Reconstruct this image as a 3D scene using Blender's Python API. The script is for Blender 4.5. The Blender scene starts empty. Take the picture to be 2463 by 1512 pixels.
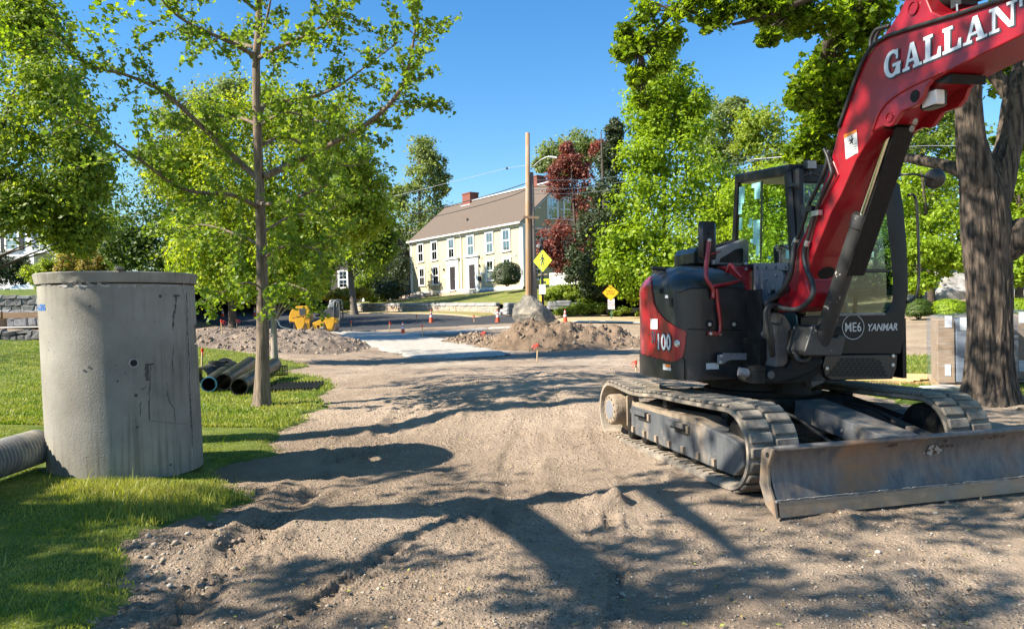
import bpy, math, random
import numpy as np
from mathutils import Vector, Matrix

random.seed(7)
RNG = np.random.default_rng(11)
SC = bpy.context.scene
COL = SC.collection

# ------------------------------------------------------------------ camera
F, H0, ROLL, EYE = 1773.0, 740.0, 0.02, 1.5
TH = math.atan((756 - H0) / F)
cam_d = bpy.data.cameras.new('camera')
cam_d.sensor_width = 36.0
cam_d.lens = 36.0 * F / 2462.0
cam_d.clip_start, cam_d.clip_end = 0.05, 3000
cam = bpy.data.objects.new('camera', cam_d)
COL.objects.link(cam)
r0, up0, fw = Vector((1, 0, 0)), Vector((0, math.sin(TH), math.cos(TH))), Vector((0, math.cos(TH), -math.sin(TH)))
cr, sr = math.cos(ROLL), math.sin(ROLL)
rc, uc = r0 * cr - up0 * sr, r0 * sr + up0 * cr
cam.matrix_world = Matrix(((rc.x, uc.x, -fw.x, 0), (rc.y, uc.y, -fw.y, 0), (rc.z, uc.z, -fw.z, EYE), (0, 0, 0, 1)))
SC.camera = cam

# ------------------------------------------------------------------ sky and sun
SUN_EL = math.radians(37.5)
SUN_H = Vector((-0.963, -0.27, 0)).normalized()          # horizontal direction towards the sun
w = bpy.data.worlds.new('World'); SC.world = w; w.use_nodes = True
nt = w.node_tree; nt.nodes.clear()
sky = nt.nodes.new('ShaderNodeTexSky'); sky.sky_type = 'NISHITA'; sky.sun_disc = False
sky.sun_elevation = SUN_EL
sky.sun_rotation = math.atan2(SUN_H.x, SUN_H.y)
sky.altitude = 300; sky.air_density = 1.25; sky.dust_density = 0.15; sky.ozone_density = 5.0
bg = nt.nodes.new('ShaderNodeBackground'); bg.inputs[1].default_value = 0.083
wo = nt.nodes.new('ShaderNodeOutputWorld')
hs_ = nt.nodes.new('ShaderNodeHueSaturation'); hs_.inputs['Saturation'].default_value = 1.25
nt.links.new(sky.outputs[0], hs_.inputs['Color']); nt.links.new(hs_.outputs[0], bg.inputs[0]); nt.links.new(bg.outputs[0], wo.inputs[0])
sl = bpy.data.lights.new('sun', 'SUN'); sl.energy = 5.0; sl.angle = math.radians(0.55); sl.color = (1.0, 0.91, 0.76)
so = bpy.data.objects.new('sun', sl); COL.objects.link(so); so.location = (-30, -10, 40)
sd = Vector((SUN_H.x * math.cos(SUN_EL), SUN_H.y * math.cos(SUN_EL), math.sin(SUN_EL)))
so.rotation_euler = sd.to_track_quat('Z', 'Y').to_euler()
SC.view_settings.view_transform = 'Standard'; SC.view_settings.look = 'None'
SC.view_settings.gamma = 1; SC.view_settings.use_curve_mapping = False
SC.view_settings.exposure = 1.36
SC.cycles.max_bounces = 8; SC.cycles.transparent_max_bounces = 12

# ------------------------------------------------------------------ pixel (of a 2462 px wide picture) -> ray / point
def ray(u, v):
    du, dv = u - 1231.0, v - 756.0
    u0, w0 = du * cr - dv * sr, du * sr + dv * cr
    a, b = u0 / F, -w0 / F
    return Vector((a, math.cos(TH) + b * math.sin(TH), -math.sin(TH) + b * math.cos(TH)))
def P(u, v, d):
    r = ray(u, v)
    return Vector((0, 0, EYE)) + r * (d / r.y)
def PZ(u, v, z=0.0):
    r = ray(u, v)
    return Vector((0, 0, EYE)) + r * ((z - EYE) / r.z)
def PP(u, v, p0, n):
    r = ray(u, v); o = Vector((0, 0, EYE)); n = Vector(n)
    return o + r * ((Vector(p0) - o).dot(n) / r.dot(n))
def px(p):                                                # point -> pixel
    x, y, z = p[0], p[1], p[2] - EYE
    d = y * math.cos(TH) - z * math.sin(TH); vv = y * math.sin(TH) + z * math.cos(TH)
    u0, w0 = x / d * F, -vv / d * F
    return 1231 + u0 * cr + w0 * sr, 756 - u0 * sr + w0 * cr

# ------------------------------------------------------------------ noise
def _hash(ix, iy, s):
    h = (ix.astype(np.int64) * 374761393 + iy.astype(np.int64) * 668265263 + s * 974634541) & 0x7fffffff
    h = ((h ^ (h >> 13)) * 1274126177) & 0x7fffffff
    return ((h ^ (h >> 16)) & 0xffff) / 65535.0
def vnoise(x, y, s=0):
    x = np.asarray(x, float); y = np.asarray(y, float)
    ix, iy = np.floor(x), np.floor(y); fx, fy = x - ix, y - iy
    fx = fx * fx * (3 - 2 * fx); fy = fy * fy * (3 - 2 * fy)
    a, b = _hash(ix, iy, s), _hash(ix + 1, iy, s); c, d = _hash(ix, iy + 1, s), _hash(ix + 1, iy + 1, s)
    return (a * (1 - fx) + b * fx) * (1 - fy) + (c * (1 - fx) + d * fx) * fy - 0.5
def fbm(x, y, f=1.0, o=4, s=0):
    t = 0; a = 1.0
    for i in range(o):
        t = t + a * vnoise(np.asarray(x) * f + 17.3 * i, np.asarray(y) * f - 9.1 * i, s + i); f *= 2.03; a *= 0.5
    return t

# ------------------------------------------------------------------ materials
MATS = {}
def newmat(name):
    m = bpy.data.materials.new(name); m.use_nodes = True
    m.node_tree.nodes.clear()
    return m, m.node_tree, m.node_tree.nodes, m.node_tree.links
def N(nodes, t, **kw):
    n = nodes.new(t)
    for k, v in kw.items():
        if k.startswith('i_'):
            key = k[2:]
            key = int(key) if key.isdigit() else key.replace('_', ' ')
            n.inputs[key].default_value = v
        else: setattr(n, k, v)
    return n
def c4(c): return (c[0], c[1], c[2], 1.0)
def ramp(nodes, stops, interp='LINEAR'):
    r = nodes.new('ShaderNodeValToRGB'); r.color_ramp.interpolation = interp
    el = r.color_ramp.elements
    while len(el) > len(stops): el.remove(el[-1])
    while len(el) < len(stops): el.new(0.5)
    for e, (p, c) in zip(el, stops):
        e.position = p; e.color = c4(c) if not isinstance(c, (int, float)) else (c, c, c, 1)
    return r
def mat(name, col, col2=None, rough=0.6, metal=0.0, scale=6.0, bump=0.0, bscale=None, detail=5.0, lo=0.35, hi=0.65,
        stretch=None, spec=0.5, coat=0.0, dirt=None, dscale=1.6, dlo=0.5, dhi=0.68, rvar=0.0):
    """a noisy two-colour surface with fine relief and an optional dirt colour on its own noise"""
    if name in MATS: return MATS[name]
    m, t, n, l = newmat(name)
    out = n.new('ShaderNodeOutputMaterial'); b = n.new('ShaderNodeBsdfPrincipled')
    l.new(b.outputs[0], out.inputs[0])
    b.inputs['Roughness'].default_value = rough; b.inputs['Metallic'].default_value = metal
    b.inputs['Specular IOR Level'].default_value = spec
    if coat: b.inputs['Coat Weight'].default_value = coat; b.inputs['Coat Roughness'].default_value = 0.08
    tc = n.new('ShaderNodeTexCoord'); vec = tc.outputs['Object']
    if stretch:
        mp = n.new('ShaderNodeMapping'); mp.inputs['Scale'].default_value = stretch
        l.new(vec, mp.inputs[0]); vec = mp.outputs[0]
    nz = N(n, 'ShaderNodeTexNoise', i_Scale=scale, i_Detail=detail, i_Roughness=0.6); l.new(vec, nz.inputs['Vector'])
    c2 = col2 or tuple(x * 0.8 for x in col)
    rp = ramp(n, [(lo, col), (hi, c2)]); l.new(nz.outputs[0], rp.inputs[0])
    cur = rp.outputs[0]
    if dirt:
        nd = N(n, 'ShaderNodeTexNoise', i_Scale=dscale, i_Detail=6.0, i_Roughness=0.65); l.new(tc.outputs['Object'], nd.inputs['Vector'])
        rd = ramp(n, [(dlo, 0.0), (dhi, 1.0)]); l.new(nd.outputs[0], rd.inputs[0])
        mx = n.new('ShaderNodeMixRGB'); l.new(rd.outputs[0], mx.inputs[0]); l.new(cur, mx.inputs[1]); mx.inputs[2].default_value = c4(dirt)
        cur = mx.outputs[0]
        mr = N(n, 'ShaderNodeMapRange'); mr.inputs[3].default_value = rough; mr.inputs[4].default_value = min(1, rough + 0.35)
        l.new(rd.outputs[0], mr.inputs[0]); l.new(mr.outputs[0], b.inputs['Roughness'])
    l.new(cur, b.inputs['Base Color'])
    if bump:
        bs = N(n, 'ShaderNodeTexNoise', i_Scale=bscale or scale * 4, i_Detail=4.0, i_Roughness=0.65); l.new(vec, bs.inputs['Vector'])
        bp = N(n, 'ShaderNodeBump', i_Strength=min(1.0, bump), i_Distance=0.02); l.new(bs.outputs[0], bp.inputs['Height'])
        l.new(bp.outputs[0], b.inputs['Normal'])
    MATS[name] = m
    return m
def leafmat(name, dark, light, trans=0.45, tcol=None, patchy=None):
    """leaf: each leaf its own tone; light shines through"""
    if name in MATS: return MATS[name]
    m, t, n, l = newmat(name)
    out = n.new('ShaderNodeOutputMaterial'); ge = n.new('ShaderNodeNewGeometry')
    rp = ramp(n, [(0.0, dark), (0.55, tuple((a + b) / 2 for a, b in zip(dark, light))), (1.0, light)])
    l.new(ge.outputs['Random Per Island'], rp.inputs[0])
    d = n.new('ShaderNodeBsdfPrincipled'); d.inputs['Roughness'].default_value = 0.5; d.inputs['Specular IOR Level'].default_value = 0.35
    tr = n.new('ShaderNodeBsdfTranslucent'); l.new(rp.outputs[0], d.inputs['Base Color'])
    lc_ = rp.outputs[0]
    if patchy:
        tc = n.new('ShaderNodeTexCoord'); pz = N(n, 'ShaderNodeTexNoise', i_Scale=1.3, i_Detail=5.0, i_Roughness=0.65); l.new(tc.outputs['Object'], pz.inputs['Vector'])
        pr = ramp(n, [(0.38, 0.0), (0.62, 0.85)]); l.new(pz.outputs[0], pr.inputs[0]); pm = n.new('ShaderNodeMixRGB'); l.new(pr.outputs[0], pm.inputs[0]); l.new(lc_, pm.inputs[1]); pm.inputs[2].default_value = c4(patchy); lc_ = pm.outputs[0]; l.new(lc_, d.inputs['Base Color'])
    mu = n.new('ShaderNodeMixRGB'); mu.blend_type = 'MULTIPLY'; mu.inputs[0].default_value = 1
    l.new(lc_, mu.inputs[1]); mu.inputs[2].default_value = c4(tcol or (1.5, 1.45, 0.5))
    l.new(mu.outputs[0], tr.inputs[0])
    mx = n.new('ShaderNodeMixShader'); mx.inputs[0].default_value = trans
    l.new(d.outputs[0], mx.inputs[1]); l.new(tr.outputs[0], mx.inputs[2]); l.new(mx.outputs[0], out.inputs[0])
    MATS[name] = m
    return m
def glassmat(name, tint=(0.55, 0.68, 0.62), mixf=0.35, rough=0.02):
    """window glass: sees through, tinted, with a mirror coat"""
    if name in MATS: return MATS[name]
    m, t, n, l = newmat(name)
    out = n.new('ShaderNodeOutputMaterial'); tr = n.new('ShaderNodeBsdfTransparent'); tr.inputs[0].default_value = c4(tint)
    g = n.new('ShaderNodeBsdfGlossy'); g.inputs['Roughness'].default_value = rough; g.inputs[0].default_value = (0.9, 0.95, 0.95, 1)
    lw = n.new('ShaderNodeLayerWeight'); lw.inputs[0].default_value = 0.25
    ad = N(n, 'ShaderNodeMath', operation='ADD', use_clamp=True); l.new(lw.outputs['Fresnel'], ad.inputs[0]); ad.inputs[1].default_value = mixf
    mx = n.new('ShaderNodeMixShader'); l.new(ad.outputs[0], mx.inputs[0]); l.new(tr.outputs[0], mx.inputs[1]); l.new(g.outputs[0], mx.inputs[2])
    l.new(mx.outputs[0], out.inputs[0]); MATS[name] = m
    return m

# ------------------------------------------------------------------ mesh collector
def V(*a): return Vector(a)
class MB:
    def __init__(s): s.v = []; s.f = []
    def add(s, vs, fs):
        o = len(s.v); s.v += [tuple(x) for x in vs]; s.f += [tuple(i + o for i in f) for f in fs]; return s
    def box(s, c, h, X=(1, 0, 0), Y=(0, 1, 0), Z=(0, 0, 1), bev=0.0):
        """box at centre c, half sizes h along the axes; bev chamfers the vertical (Z) edges"""
        c, X, Y, Z = Vector(c), Vector(X).normalized(), Vector(Y).normalized(), Vector(Z).normalized()
        if not bev:
            vs = [c + X * (h[0] * i) + Y * (h[1] * j) + Z * (h[2] * k) for k in (-1, 1) for j in (-1, 1) for i in (-1, 1)]
            return s.add(vs, [(0, 2, 3, 1), (4, 5, 7, 6), (0, 1, 5, 4), (2, 6, 7, 3), (0, 4, 6, 2), (1, 3, 7, 5)])
        b = min(bev, 0.49 * 2 * min(h)); rings = []
        def oct(kz, ins):
            hx, hy = h[0] - ins, h[1] - ins
            q = [(-hx + b, -hy), (hx - b, -hy), (hx, -hy + b), (hx, hy - b), (hx - b, hy), (-hx + b, hy), (-hx, hy - b), (-hx, -hy + b)]
            return [c + X * x + Y * y + Z * kz for x, y in q]
        for kz, ins in ((-h[2], b), (-h[2] + b, 0), (h[2] - b, 0), (h[2], b)): rings.append(oct(kz, min(ins, 0.45 * min(h[0], h[1]))))
        vs = [p for r in rings for p in r]; fs = [tuple(range(7, -1, -1)), tuple(range(24, 32))]
        for r in range(3):
            for i in range(8): fs.append((r * 8 + i, r * 8 + (i + 1) % 8, r * 8 + 8 + (i + 1) % 8, r * 8 + 8 + i))
        return s.add(vs, fs)
    def tube(s, pts, r, n=8, cap=True, smooth=0):
        pts = [Vector(p) for p in pts]
        rs = list(r) if isinstance(r, (list, tuple)) else [r] * len(pts)
        if smooth and len(pts) > 2:
            q, qr = [], []
            for i in range(len(pts) - 1):
                p0, p1, p2, p3 = pts[max(i - 1, 0)], pts[i], pts[i + 1], pts[min(i + 2, len(pts) - 1)]
                for k in range(smooth):
                    t = k / smooth
                    q.append(0.5 * ((2 * p1) + (p2 - p0) * t + (2 * p0 - 5 * p1 + 4 * p2 - p3) * t * t + (3 * p1 - p0 - 3 * p2 + p3) * t ** 3))
                    qr.append(rs[i] * (1 - t) + rs[i + 1] * t)
            q.append(pts[-1]); qr.append(rs[-1]); pts, rs = q, qr
        up = None; vs = []
        for i, p in enumerate(pts):
            d = (pts[min(i + 1, len(pts) - 1)] - pts[max(i - 1, 0)])
            d = d.normalized() if d.length > 1e-9 else Vector((0, 0, 1))
            if up is None:
                up = Vector((0, 0, 1)) if abs(d.z) < 0.9 else Vector((1, 0, 0))
            a = d.cross(up); a = a.normalized() if a.length > 1e-6 else Vector((1, 0, 0)); b = a.cross(d).normalized(); up = b
            for k in range(n):
                t = 2 * math.pi * k / n
                vs.append(p + (a * math.cos(t) + b * math.sin(t)) * rs[i])
        fs = []
        for i in range(len(pts) - 1):
            for k in range(n):
                fs.append((i * n + k, i * n + (k + 1) % n, (i + 1) * n + (k + 1) % n, (i + 1) * n + k))
        if cap: fs += [tuple(range(n - 1, -1, -1)), tuple((len(pts) - 1) * n + k for k in range(n))]
        return s.add(vs, fs)
    def cyl(s, a, b, r, n=16, r2=None): return s.tube([a, b], [r, r if r2 is None else r2], n)
    def lathe(s, c, prof, n=24, axis=(0, 0, 1), closed=False):
        """profile of (radius, height) turned about axis through c"""
        ax = Vector(axis).normalized(); u = ax.orthogonal().normalized(); w_ = ax.cross(u); c = Vector(c); vs = []; fs = []
        for r, h in prof:
            for k in range(n):
                t = 2 * math.pi * k / n; vs.append(c + ax * h + (u * math.cos(t) + w_ * math.sin(t)) * r)
        m = len(prof)
        for i in range(m if closed else m - 1):
            j = (i + 1) % m
            for k in range(n): fs.append((i * n + k, i * n + (k + 1) % n, j * n + (k + 1) % n, j * n + k))
        return s.add(vs, fs)
    def prism(s, poly, off):
        """closed polygon of 3-D points swept by vector off"""
        n = len(poly); off = Vector(off); vs = [Vector(p) for p in poly] + [Vector(p) + off for p in poly]
        fs = [tuple(range(n)), tuple(range(2 * n - 1, n - 1, -1))] + [(i, (i + 1) % n, (i + 1) % n + n, i + n)[::-1] for i in range(n)]
        return s.add(vs, fs)
    def grid(s, pts):
        r, c = len(pts), len(pts[0]); vs = [p for row in pts for p in row]
        return s.add(vs, [(i * c + j, i * c + j + 1, (i + 1) * c + j + 1, (i + 1) * c + j) for i in range(r - 1) for j in range(c - 1)])
    def build(s, name, m, parent=None, smooth=False, bevel=0.0, **props):
        return mkobj(name, s.v, s.f, m, parent, smooth, bevel, **props)
def world_loc(o):
    p = Vector(o.location)
    while o.parent: o = o.parent; p = p + Vector(o.location)
    return p
def mkobj(name, verts, faces, m, parent=None, smooth=False, bevel=0.0, **props):
    me = bpy.data.meshes.new(name)
    org = world_loc(parent) if parent else Vector((0, 0, 0))
    loc = Vector((0, 0, 0))
    if parent is None or props.pop('own', False):
        a = np.asarray(verts, float)
        loc = Vector((float(a[:, 0].mean()), float(a[:, 1].mean()), float(a[:, 2].min()))) - (org if parent else Vector((0, 0, 0)))
    o_ = org + loc
    me.from_pydata([(x - o_.x, y - o_.y, z - o_.z) for x, y, z in verts], [], faces)
    return finish(name, me, m, parent, loc, smooth, bevel, **props)
def finish(name, me, m, parent=None, loc=(0, 0, 0), smooth=False, bevel=0.0, **props):
    me.update()
    for x in (m if isinstance(m, (list, tuple)) else [m]): me.materials.append(x)
    if smooth: me.polygons.foreach_set('use_smooth', [True] * len(me.polygons))
    o = bpy.data.objects.new(name, me); COL.objects.link(o); o.location = loc
    if parent: o.parent = parent
    if bevel:
        b = o.modifiers.new('bevel', 'BEVEL'); b.width = bevel; b.segments = 2; b.limit_method = 'ANGLE'; b.angle_limit = 0.6
    if smooth == 'auto':
        try: me.set_sharp_from_angle(angle=math.radians(38))
        except Exception: pass
    for k, v in props.items(): o[k] = v
    return o
def npmesh(name, verts, quads, m, parent=None, smooth=False, tris=False, **props):
    """fast mesh from arrays: verts (n,3), faces (m,4) or (m,3)"""
    verts = np.asarray(verts, np.float32)
    if parent is not None: verts = verts - np.array(world_loc(parent), np.float32); loc = (0, 0, 0)
    else:
        loc = verts.mean(0); loc[2] = verts[:, 2].min(); verts = verts - loc
    k = 3 if tris else 4; quads = np.asarray(quads, np.int32)
    me = bpy.data.meshes.new(name); me.vertices.add(len(verts)); me.vertices.foreach_set('co', verts.ravel())
    me.loops.add(quads.size); me.loops.foreach_set('vertex_index', quads.ravel())
    me.polygons.add(len(quads)); me.polygons.foreach_set('loop_start', np.arange(0, quads.size, k, dtype=np.int32))
    me.polygons.foreach_set('loop_total', np.full(len(quads), k, np.int32))
    if smooth: me.polygons.foreach_set('use_smooth', np.ones(len(quads), bool))
    me.validate(); me.update()
    return finish(name, me, m, parent, tuple(float(x) for x in loc), False, 0, **props)
def thing(name, label, cat, loc=(0, 0, 0), group=None):
    o = bpy.data.objects.new(name, None); COL.objects.link(o); o.location = loc; o.empty_display_size = 0.2
    o['label'] = label; o['category'] = cat
    if group: o['group'] = group
    return o
def tag(o, label, cat, group=None):
    o['label'] = label; o['category'] = cat
    if group: o['group'] = group
    return o
def copy_tree(o, parent=None):
    c = o.copy(); COL.objects.link(c)
    if parent: c.parent = parent
    for ch in list(o.children): copy_tree(ch, c)
    return c
def text_mesh(txt, size=1.0, bold=0.0, xs=1.0):
    cu = bpy.data.curves.new('lettering', 'FONT'); cu.body = txt; cu.size = size; cu.align_x = 'CENTER'; cu.align_y = 'CENTER'; cu.offset = bold
    cu.resolution_u = 3
    o = bpy.data.objects.new('lettering', cu); COL.objects.link(o)
    dg = bpy.context.evaluated_depsgraph_get(); dg.update()
    me = bpy.data.meshes.new_from_object(o.evaluated_get(dg))
    vs = [(v.co.x * xs, v.co.y) for v in me.vertices]; fs = [tuple(p.vertices) for p in me.polygons]
    bpy.data.objects.remove(o); bpy.data.curves.remove(cu); bpy.data.meshes.remove(me)
    return vs, fs
def lettering(name, txt, c, X, Y, size, m, parent, bold=0.0, shear=0.0, xs=1.0, lift=0.004, **kw):
    vs, fs = text_mesh(txt, size, bold, xs)
    c, X, Y = Vector(c), Vector(X).normalized(), Vector(Y).normalized(); Nn = X.cross(Y)
    return mkobj(name, [c + X * (x + shear * y) + Y * y + Nn * lift for x, y in vs], fs, m, parent, **kw)

# ------------------------------------------------------------------ terrain: thin-plate surface through points measured on the photograph
def _cp(u, v, d): p = P(u, v, d); return (p.x, p.y, p.z)
CP = [(x, y, 0) for x in (-3, 0, 3, 6) for y in (-6, 1, 4, 7)] + [(-9, 1, 0.15), (-6, 4, 0.15), (-3.8, 6.2, 0.14), (-6, 8, 0.16), (-2.4, 5.2, 0.03),
      (-3.4, 3.3, 0.08), (-9, 10, 0.22), (-2.6, 8.6, 0.05), (-4, 10.4, 0.08), (-1.2, 10.6, 0.14), (0.4, 10.4, 0.24), (2, 10.6, 0.2), (5, 10.5, 0.02), (7, 10.4, 0.05), (9, 14, 0.05),
      (0.2, 13.5, 0.26), (-1.5, 14, 0.18), (3, 14, 0.12), (-5, 15, 0.1), (-9, 16, 0.33), (0, 18, 0.12), (4, 18, 0.05), (8, 20, 0.1), (-5, 20, 0.06), (-10, 22, 0.42),
      (14, 8, 0.1), (14, 20, 0.15), (12, 30, 0.3), (22, 40, 0.7), (18, 55, 2.0), (-14, 8, 0.25), (-22, 20, 0.6)] + \
     [_cp(*q) for q in ((1000, 858, 23.4), (1150, 850, 23.4), (1300, 850, 23.5), (812, 799, 37), (1037, 777, 42), (1197, 777, 42), (969, 805, 34), (1240, 776, 39.5),
      (829, 749, 66), (1204, 754, 48), (1470, 769, 44), (1550, 775, 43), (612, 760.5, 54), (535, 763, 50), (1700, 780, 40), (50, 819, 29.6), (700, 745, 70), (650, 800, 36), (560, 803, 35), (480, 790, 40))] + \
     [(-40, 60, 4), (-30, 90, 5), (0, 110, 6), (40, 90, 6), (50, 30, 2), (60, 0, 1), (-50, 10, 1.2), (-60, -20, 0.5), (60, -30, 0.2), (0, -40, 0), (0, 220, 9), (-120, 150, 9), (120, 150, 9)]
CP = np.array(CP, float)
def _tps(r2): return np.where(r2 > 1e-9, r2 * np.log(r2 + 1e-12), 0)
_A = CP[:, None, :2] - CP[None, :, :2]; _K = _tps((_A ** 2).sum(-1)) + np.eye(len(CP)) * 2.0
_Pm = np.c_[np.ones(len(CP)), CP[:, :2]]
_S = np.linalg.solve(np.block([[_K, _Pm], [_Pm.T, np.zeros((3, 3))]]), np.r_[CP[:, 2], 0, 0, 0])
def terr(x, y):
    x = np.asarray(x, float); y = np.asarray(y, float); sh = x.shape
    xf, yf = x.ravel(), y.ravel(); out = _S[-3] + _S[-2] * xf + _S[-1] * yf
    for i in range(len(CP)): out = out + _S[i] * _tps((xf - CP[i, 0]) ** 2 + (yf - CP[i, 1]) ** 2)
    return np.clip(out, -0.4, 30).reshape(sh)
def tz(x, y): return float(terr(np.array([x]), np.array([y]))[0])
def onground(u, v):
    """where the ray of a pixel meets the terrain"""
    r = ray(u, v); lo = 2.0
    for d in np.arange(2.0, 140, 0.1):
        q = Vector((0, 0, EYE)) + r * (d / r.y)
        if q.z <= tz(q.x, q.y): return q
    return q
def inpoly(x, y, poly):
    x = np.asarray(x); y = np.asarray(y); ins = np.zeros(x.shape, bool); n = len(poly)
    for i in range(n):
        x0, y0 = poly[i]; x1, y1 = poly[(i + 1) % n]
        if y0 == y1: continue
        ins ^= ((y0 > y) != (y1 > y)) & (x < (x1 - x0) * (y - y0) / (y1 - y0) + x0)
    return ins
def polydist(x, y, poly, closed=True):
    d = np.full(np.shape(x), 1e9); n = len(poly)
    for i in range(n if closed else n - 1):
        x0, y0 = poly[i]; x1, y1 = poly[(i + 1) % n]; dx, dy = x1 - x0, y1 - y0
        t = np.clip(((x - x0) * dx + (y - y0) * dy) / (dx * dx + dy * dy + 1e-12), 0, 1)
        d = np.minimum(d, np.hypot(x - x0 - t * dx, y - y0 - t * dy))
    return d
def sdist(x, y, poly): return np.where(inpoly(x, y, poly), 1, -1) * polydist(x, y, poly)
# ================================================================== GROUND
def g2(u, v, z=0.0): p = PZ(u, v, z); return (p.x, p.y)
LAWN = [g2(-250, 1520, .12), g2(-60, 1512, .12), g2(205, 1505, .06), g2(255, 1390, .06), g2(300, 1300, .06), g2(420, 1255, .06), g2(555, 1228, .04), g2(585, 1195, .04), g2(540, 1165, .05), g2(505, 1128, .05),
        g2(600, 1098, .05), g2(690, 1085, .05), g2(640, 1062, .06), g2(690, 1030, .06), g2(720, 1000, .06), g2(815, 982, .08), g2(770, 960, .08), g2(812, 935, .1), g2(770, 912, .1), g2(690, 897, .1), g2(750, 878, .1),
        g2(640, 866, .1), g2(480, 858, .12), (-12, 24), (-14.5, 29.4), (-30, 29.4), (-34, 10), (-16, 2)]
RUTS = [([g2(395, 1512), g2(480, 1400), g2(600, 1290), g2(742, 1165), g2(850, 1060)], .16, .05, 26), ([g2(300, 1500), g2(330, 1420), g2(420, 1330), g2(520, 1260), g2(640, 1165)], .12, .045, 30),
        ([g2(1478, 1540), g2(1480, 1400), g2(1475, 1290), g2(1462, 1205)], .05, .05, 45), ([g2(640, 1540), g2(800, 1420), g2(930, 1330), g2(1010, 1285)], .05, .04, 38), ([g2(1130, 1512), g2(1180, 1380), g2(1215, 1200), g2(1225, 1080)], .07, .02, 30),
        ([g2(1330, 1512), g2(1290, 1380), g2(1250, 1180), g2(1240, 1040)], .16, .022, 17), ([g2(760, 1512), g2(1000, 1250), g2(1130, 1090), g2(1200, 985)], .2, .02, 14), ([g2(870, 1090), g2(950, 1030), g2(1010, 975)], .14, .04, 22),
        ([(.9, 7.5), (.55, 9.5), (.3, 12), (.1, 15)], .22, .025, 12), ([(-1.6, 7.5), (-1.3, 10), (-.9, 13), (-.4, 17)], .2, .03, 12), ([(.2, 4), (.6, 6), (.5, 8.6)], .22, .018, 14)]
BANDS = [([(.05, 7.0), (.3, 9), (.5, 11.5)], .24, .11, .011), ([(-1.5, 6.2), (-1.25, 8.5), (-.8, 11)], .22, .11, .01), ([g2(400, 1505), g2(560, 1330), g2(745, 1165)], .13, .075, .013), ([(1.0, 4.4), (1.1, 6), (1.05, 8.2)], .23, .11, .01), ([(-.6, 3.5), (-.2, 5.2), (.05, 7)], .2, .1, .009),
         ([g2(1560, 1400), g2(1490, 1290), g2(1440, 1180)], .22, .11, .01), ([(2.0, 3.6), (2.5, 4.3), (3.4, 4.7)], .22, .11, .01), ([(-1.9, 4.1), (-1.3, 4.9), (-.3, 5.5)], .2, .1, .009)]
def rut_h(x, y):
    h = np.zeros(x.shape)
    for pl, wd, dp, fr in RUTS:
        d = polydist(x, y, pl, False); m = d < wd * 3
        if not m.any(): continue
        q = d[m] / wd; ang = np.hypot(x[m] - pl[0][0], y[m] - pl[0][1])
        prof = -np.exp(-q ** 4) + 0.75 * np.exp(-((q - 1.45) / .38) ** 2)
        cle = 0.55 + 0.45 * np.sign(np.sin(ang * fr * 2)) * np.exp(-q ** 2)
        rag = 0.55 + 1.0 * fbm(x[m], y[m], 3.1, 3, 5)
        h[m] += prof * dp * 1.15 * cle * np.clip(rag, 0, 1.4)
    for pl, wd, pitch, dp in BANDS:
        d = polydist(x, y, pl, False); m = d < wd
        if not m.any(): continue
        al = np.hypot(x[m] - pl[0][0], y[m] - pl[0][1]); q = np.clip((wd - d[m]) / .05, 0, 1)
        h[m] += dp * np.sign(np.sin(al * 6.2832 / pitch + 2.2 * (d[m] / wd) ** 2)) * q * np.clip(.5 + 2.2 * fbm(x[m], y[m], 1.4, 3, 44), 0, 1) - q * dp * 1.2
    return h
CLODS = [(*g2(1460, 1210), .17, .13), (*g2(640, 1178), .09, .07), (*g2(725, 1172), .1, .08), (*g2(2030, 1245), .16, .08), (*g2(1190, 1175), .12, .04), (*g2(330, 1285), .13, .05), (*g2(1110, 1025), .4, .06), (*g2(1600, 1140), .25, .06),
         (*g2(1160, 965), .5, .05), (*g2(1330, 940), .5, .06), (*g2(1550, 1190), .2, .05), (*g2(1420, 910), .6, .06), (*g2(2250, 1290), .3, .06)]
def sdist_l(x, y): return sdist(x, y, LAWN)
def gz(x, y):
    """height of the bare ground"""
    x = np.asarray(x, float); y = np.asarray(y, float)
    z = terr(x, y)
    near = np.clip(1.25 - y / 26, 0.25, 1); xx = np.abs(x) < 40
    z = z + near * (0.03 * fbm(x, y, .5, 2, 1) + 0.013 * fbm(x, y, 3.1, 3, 2) + 0.011 * fbm(x * 1.3, y * .7, 9, 4, 3) + 0.006 * fbm(x, y, 34, 2, 8)) * xx
    mid = np.clip((y - 7.5) / 3, 0, 1) * np.clip((34 - y) / 8, 0, 1) * np.clip((sdist_l(x, y) + .0) * -1.5, 0, 1) * xx
    z = z + mid * (.05 * fbm(x * .8, y * 1.9, 1.1, 4, 14) + .03 * np.abs(fbm(x, y * 2.2, 2.3, 3, 15)))
    z = z + rut_h(x, y)
    for cx, cy, r, h in CLODS:
        q2 = ((x - cx) ** 2 + (y - cy) ** 2) / (r * r); z = z + h * np.exp(-q2) * (0.7 + 0.9 * fbm(x, y, 9, 3, 7))
    return z
def gz1(x, y): return float(gz(np.array([x]), np.array([y]))[0])

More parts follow.
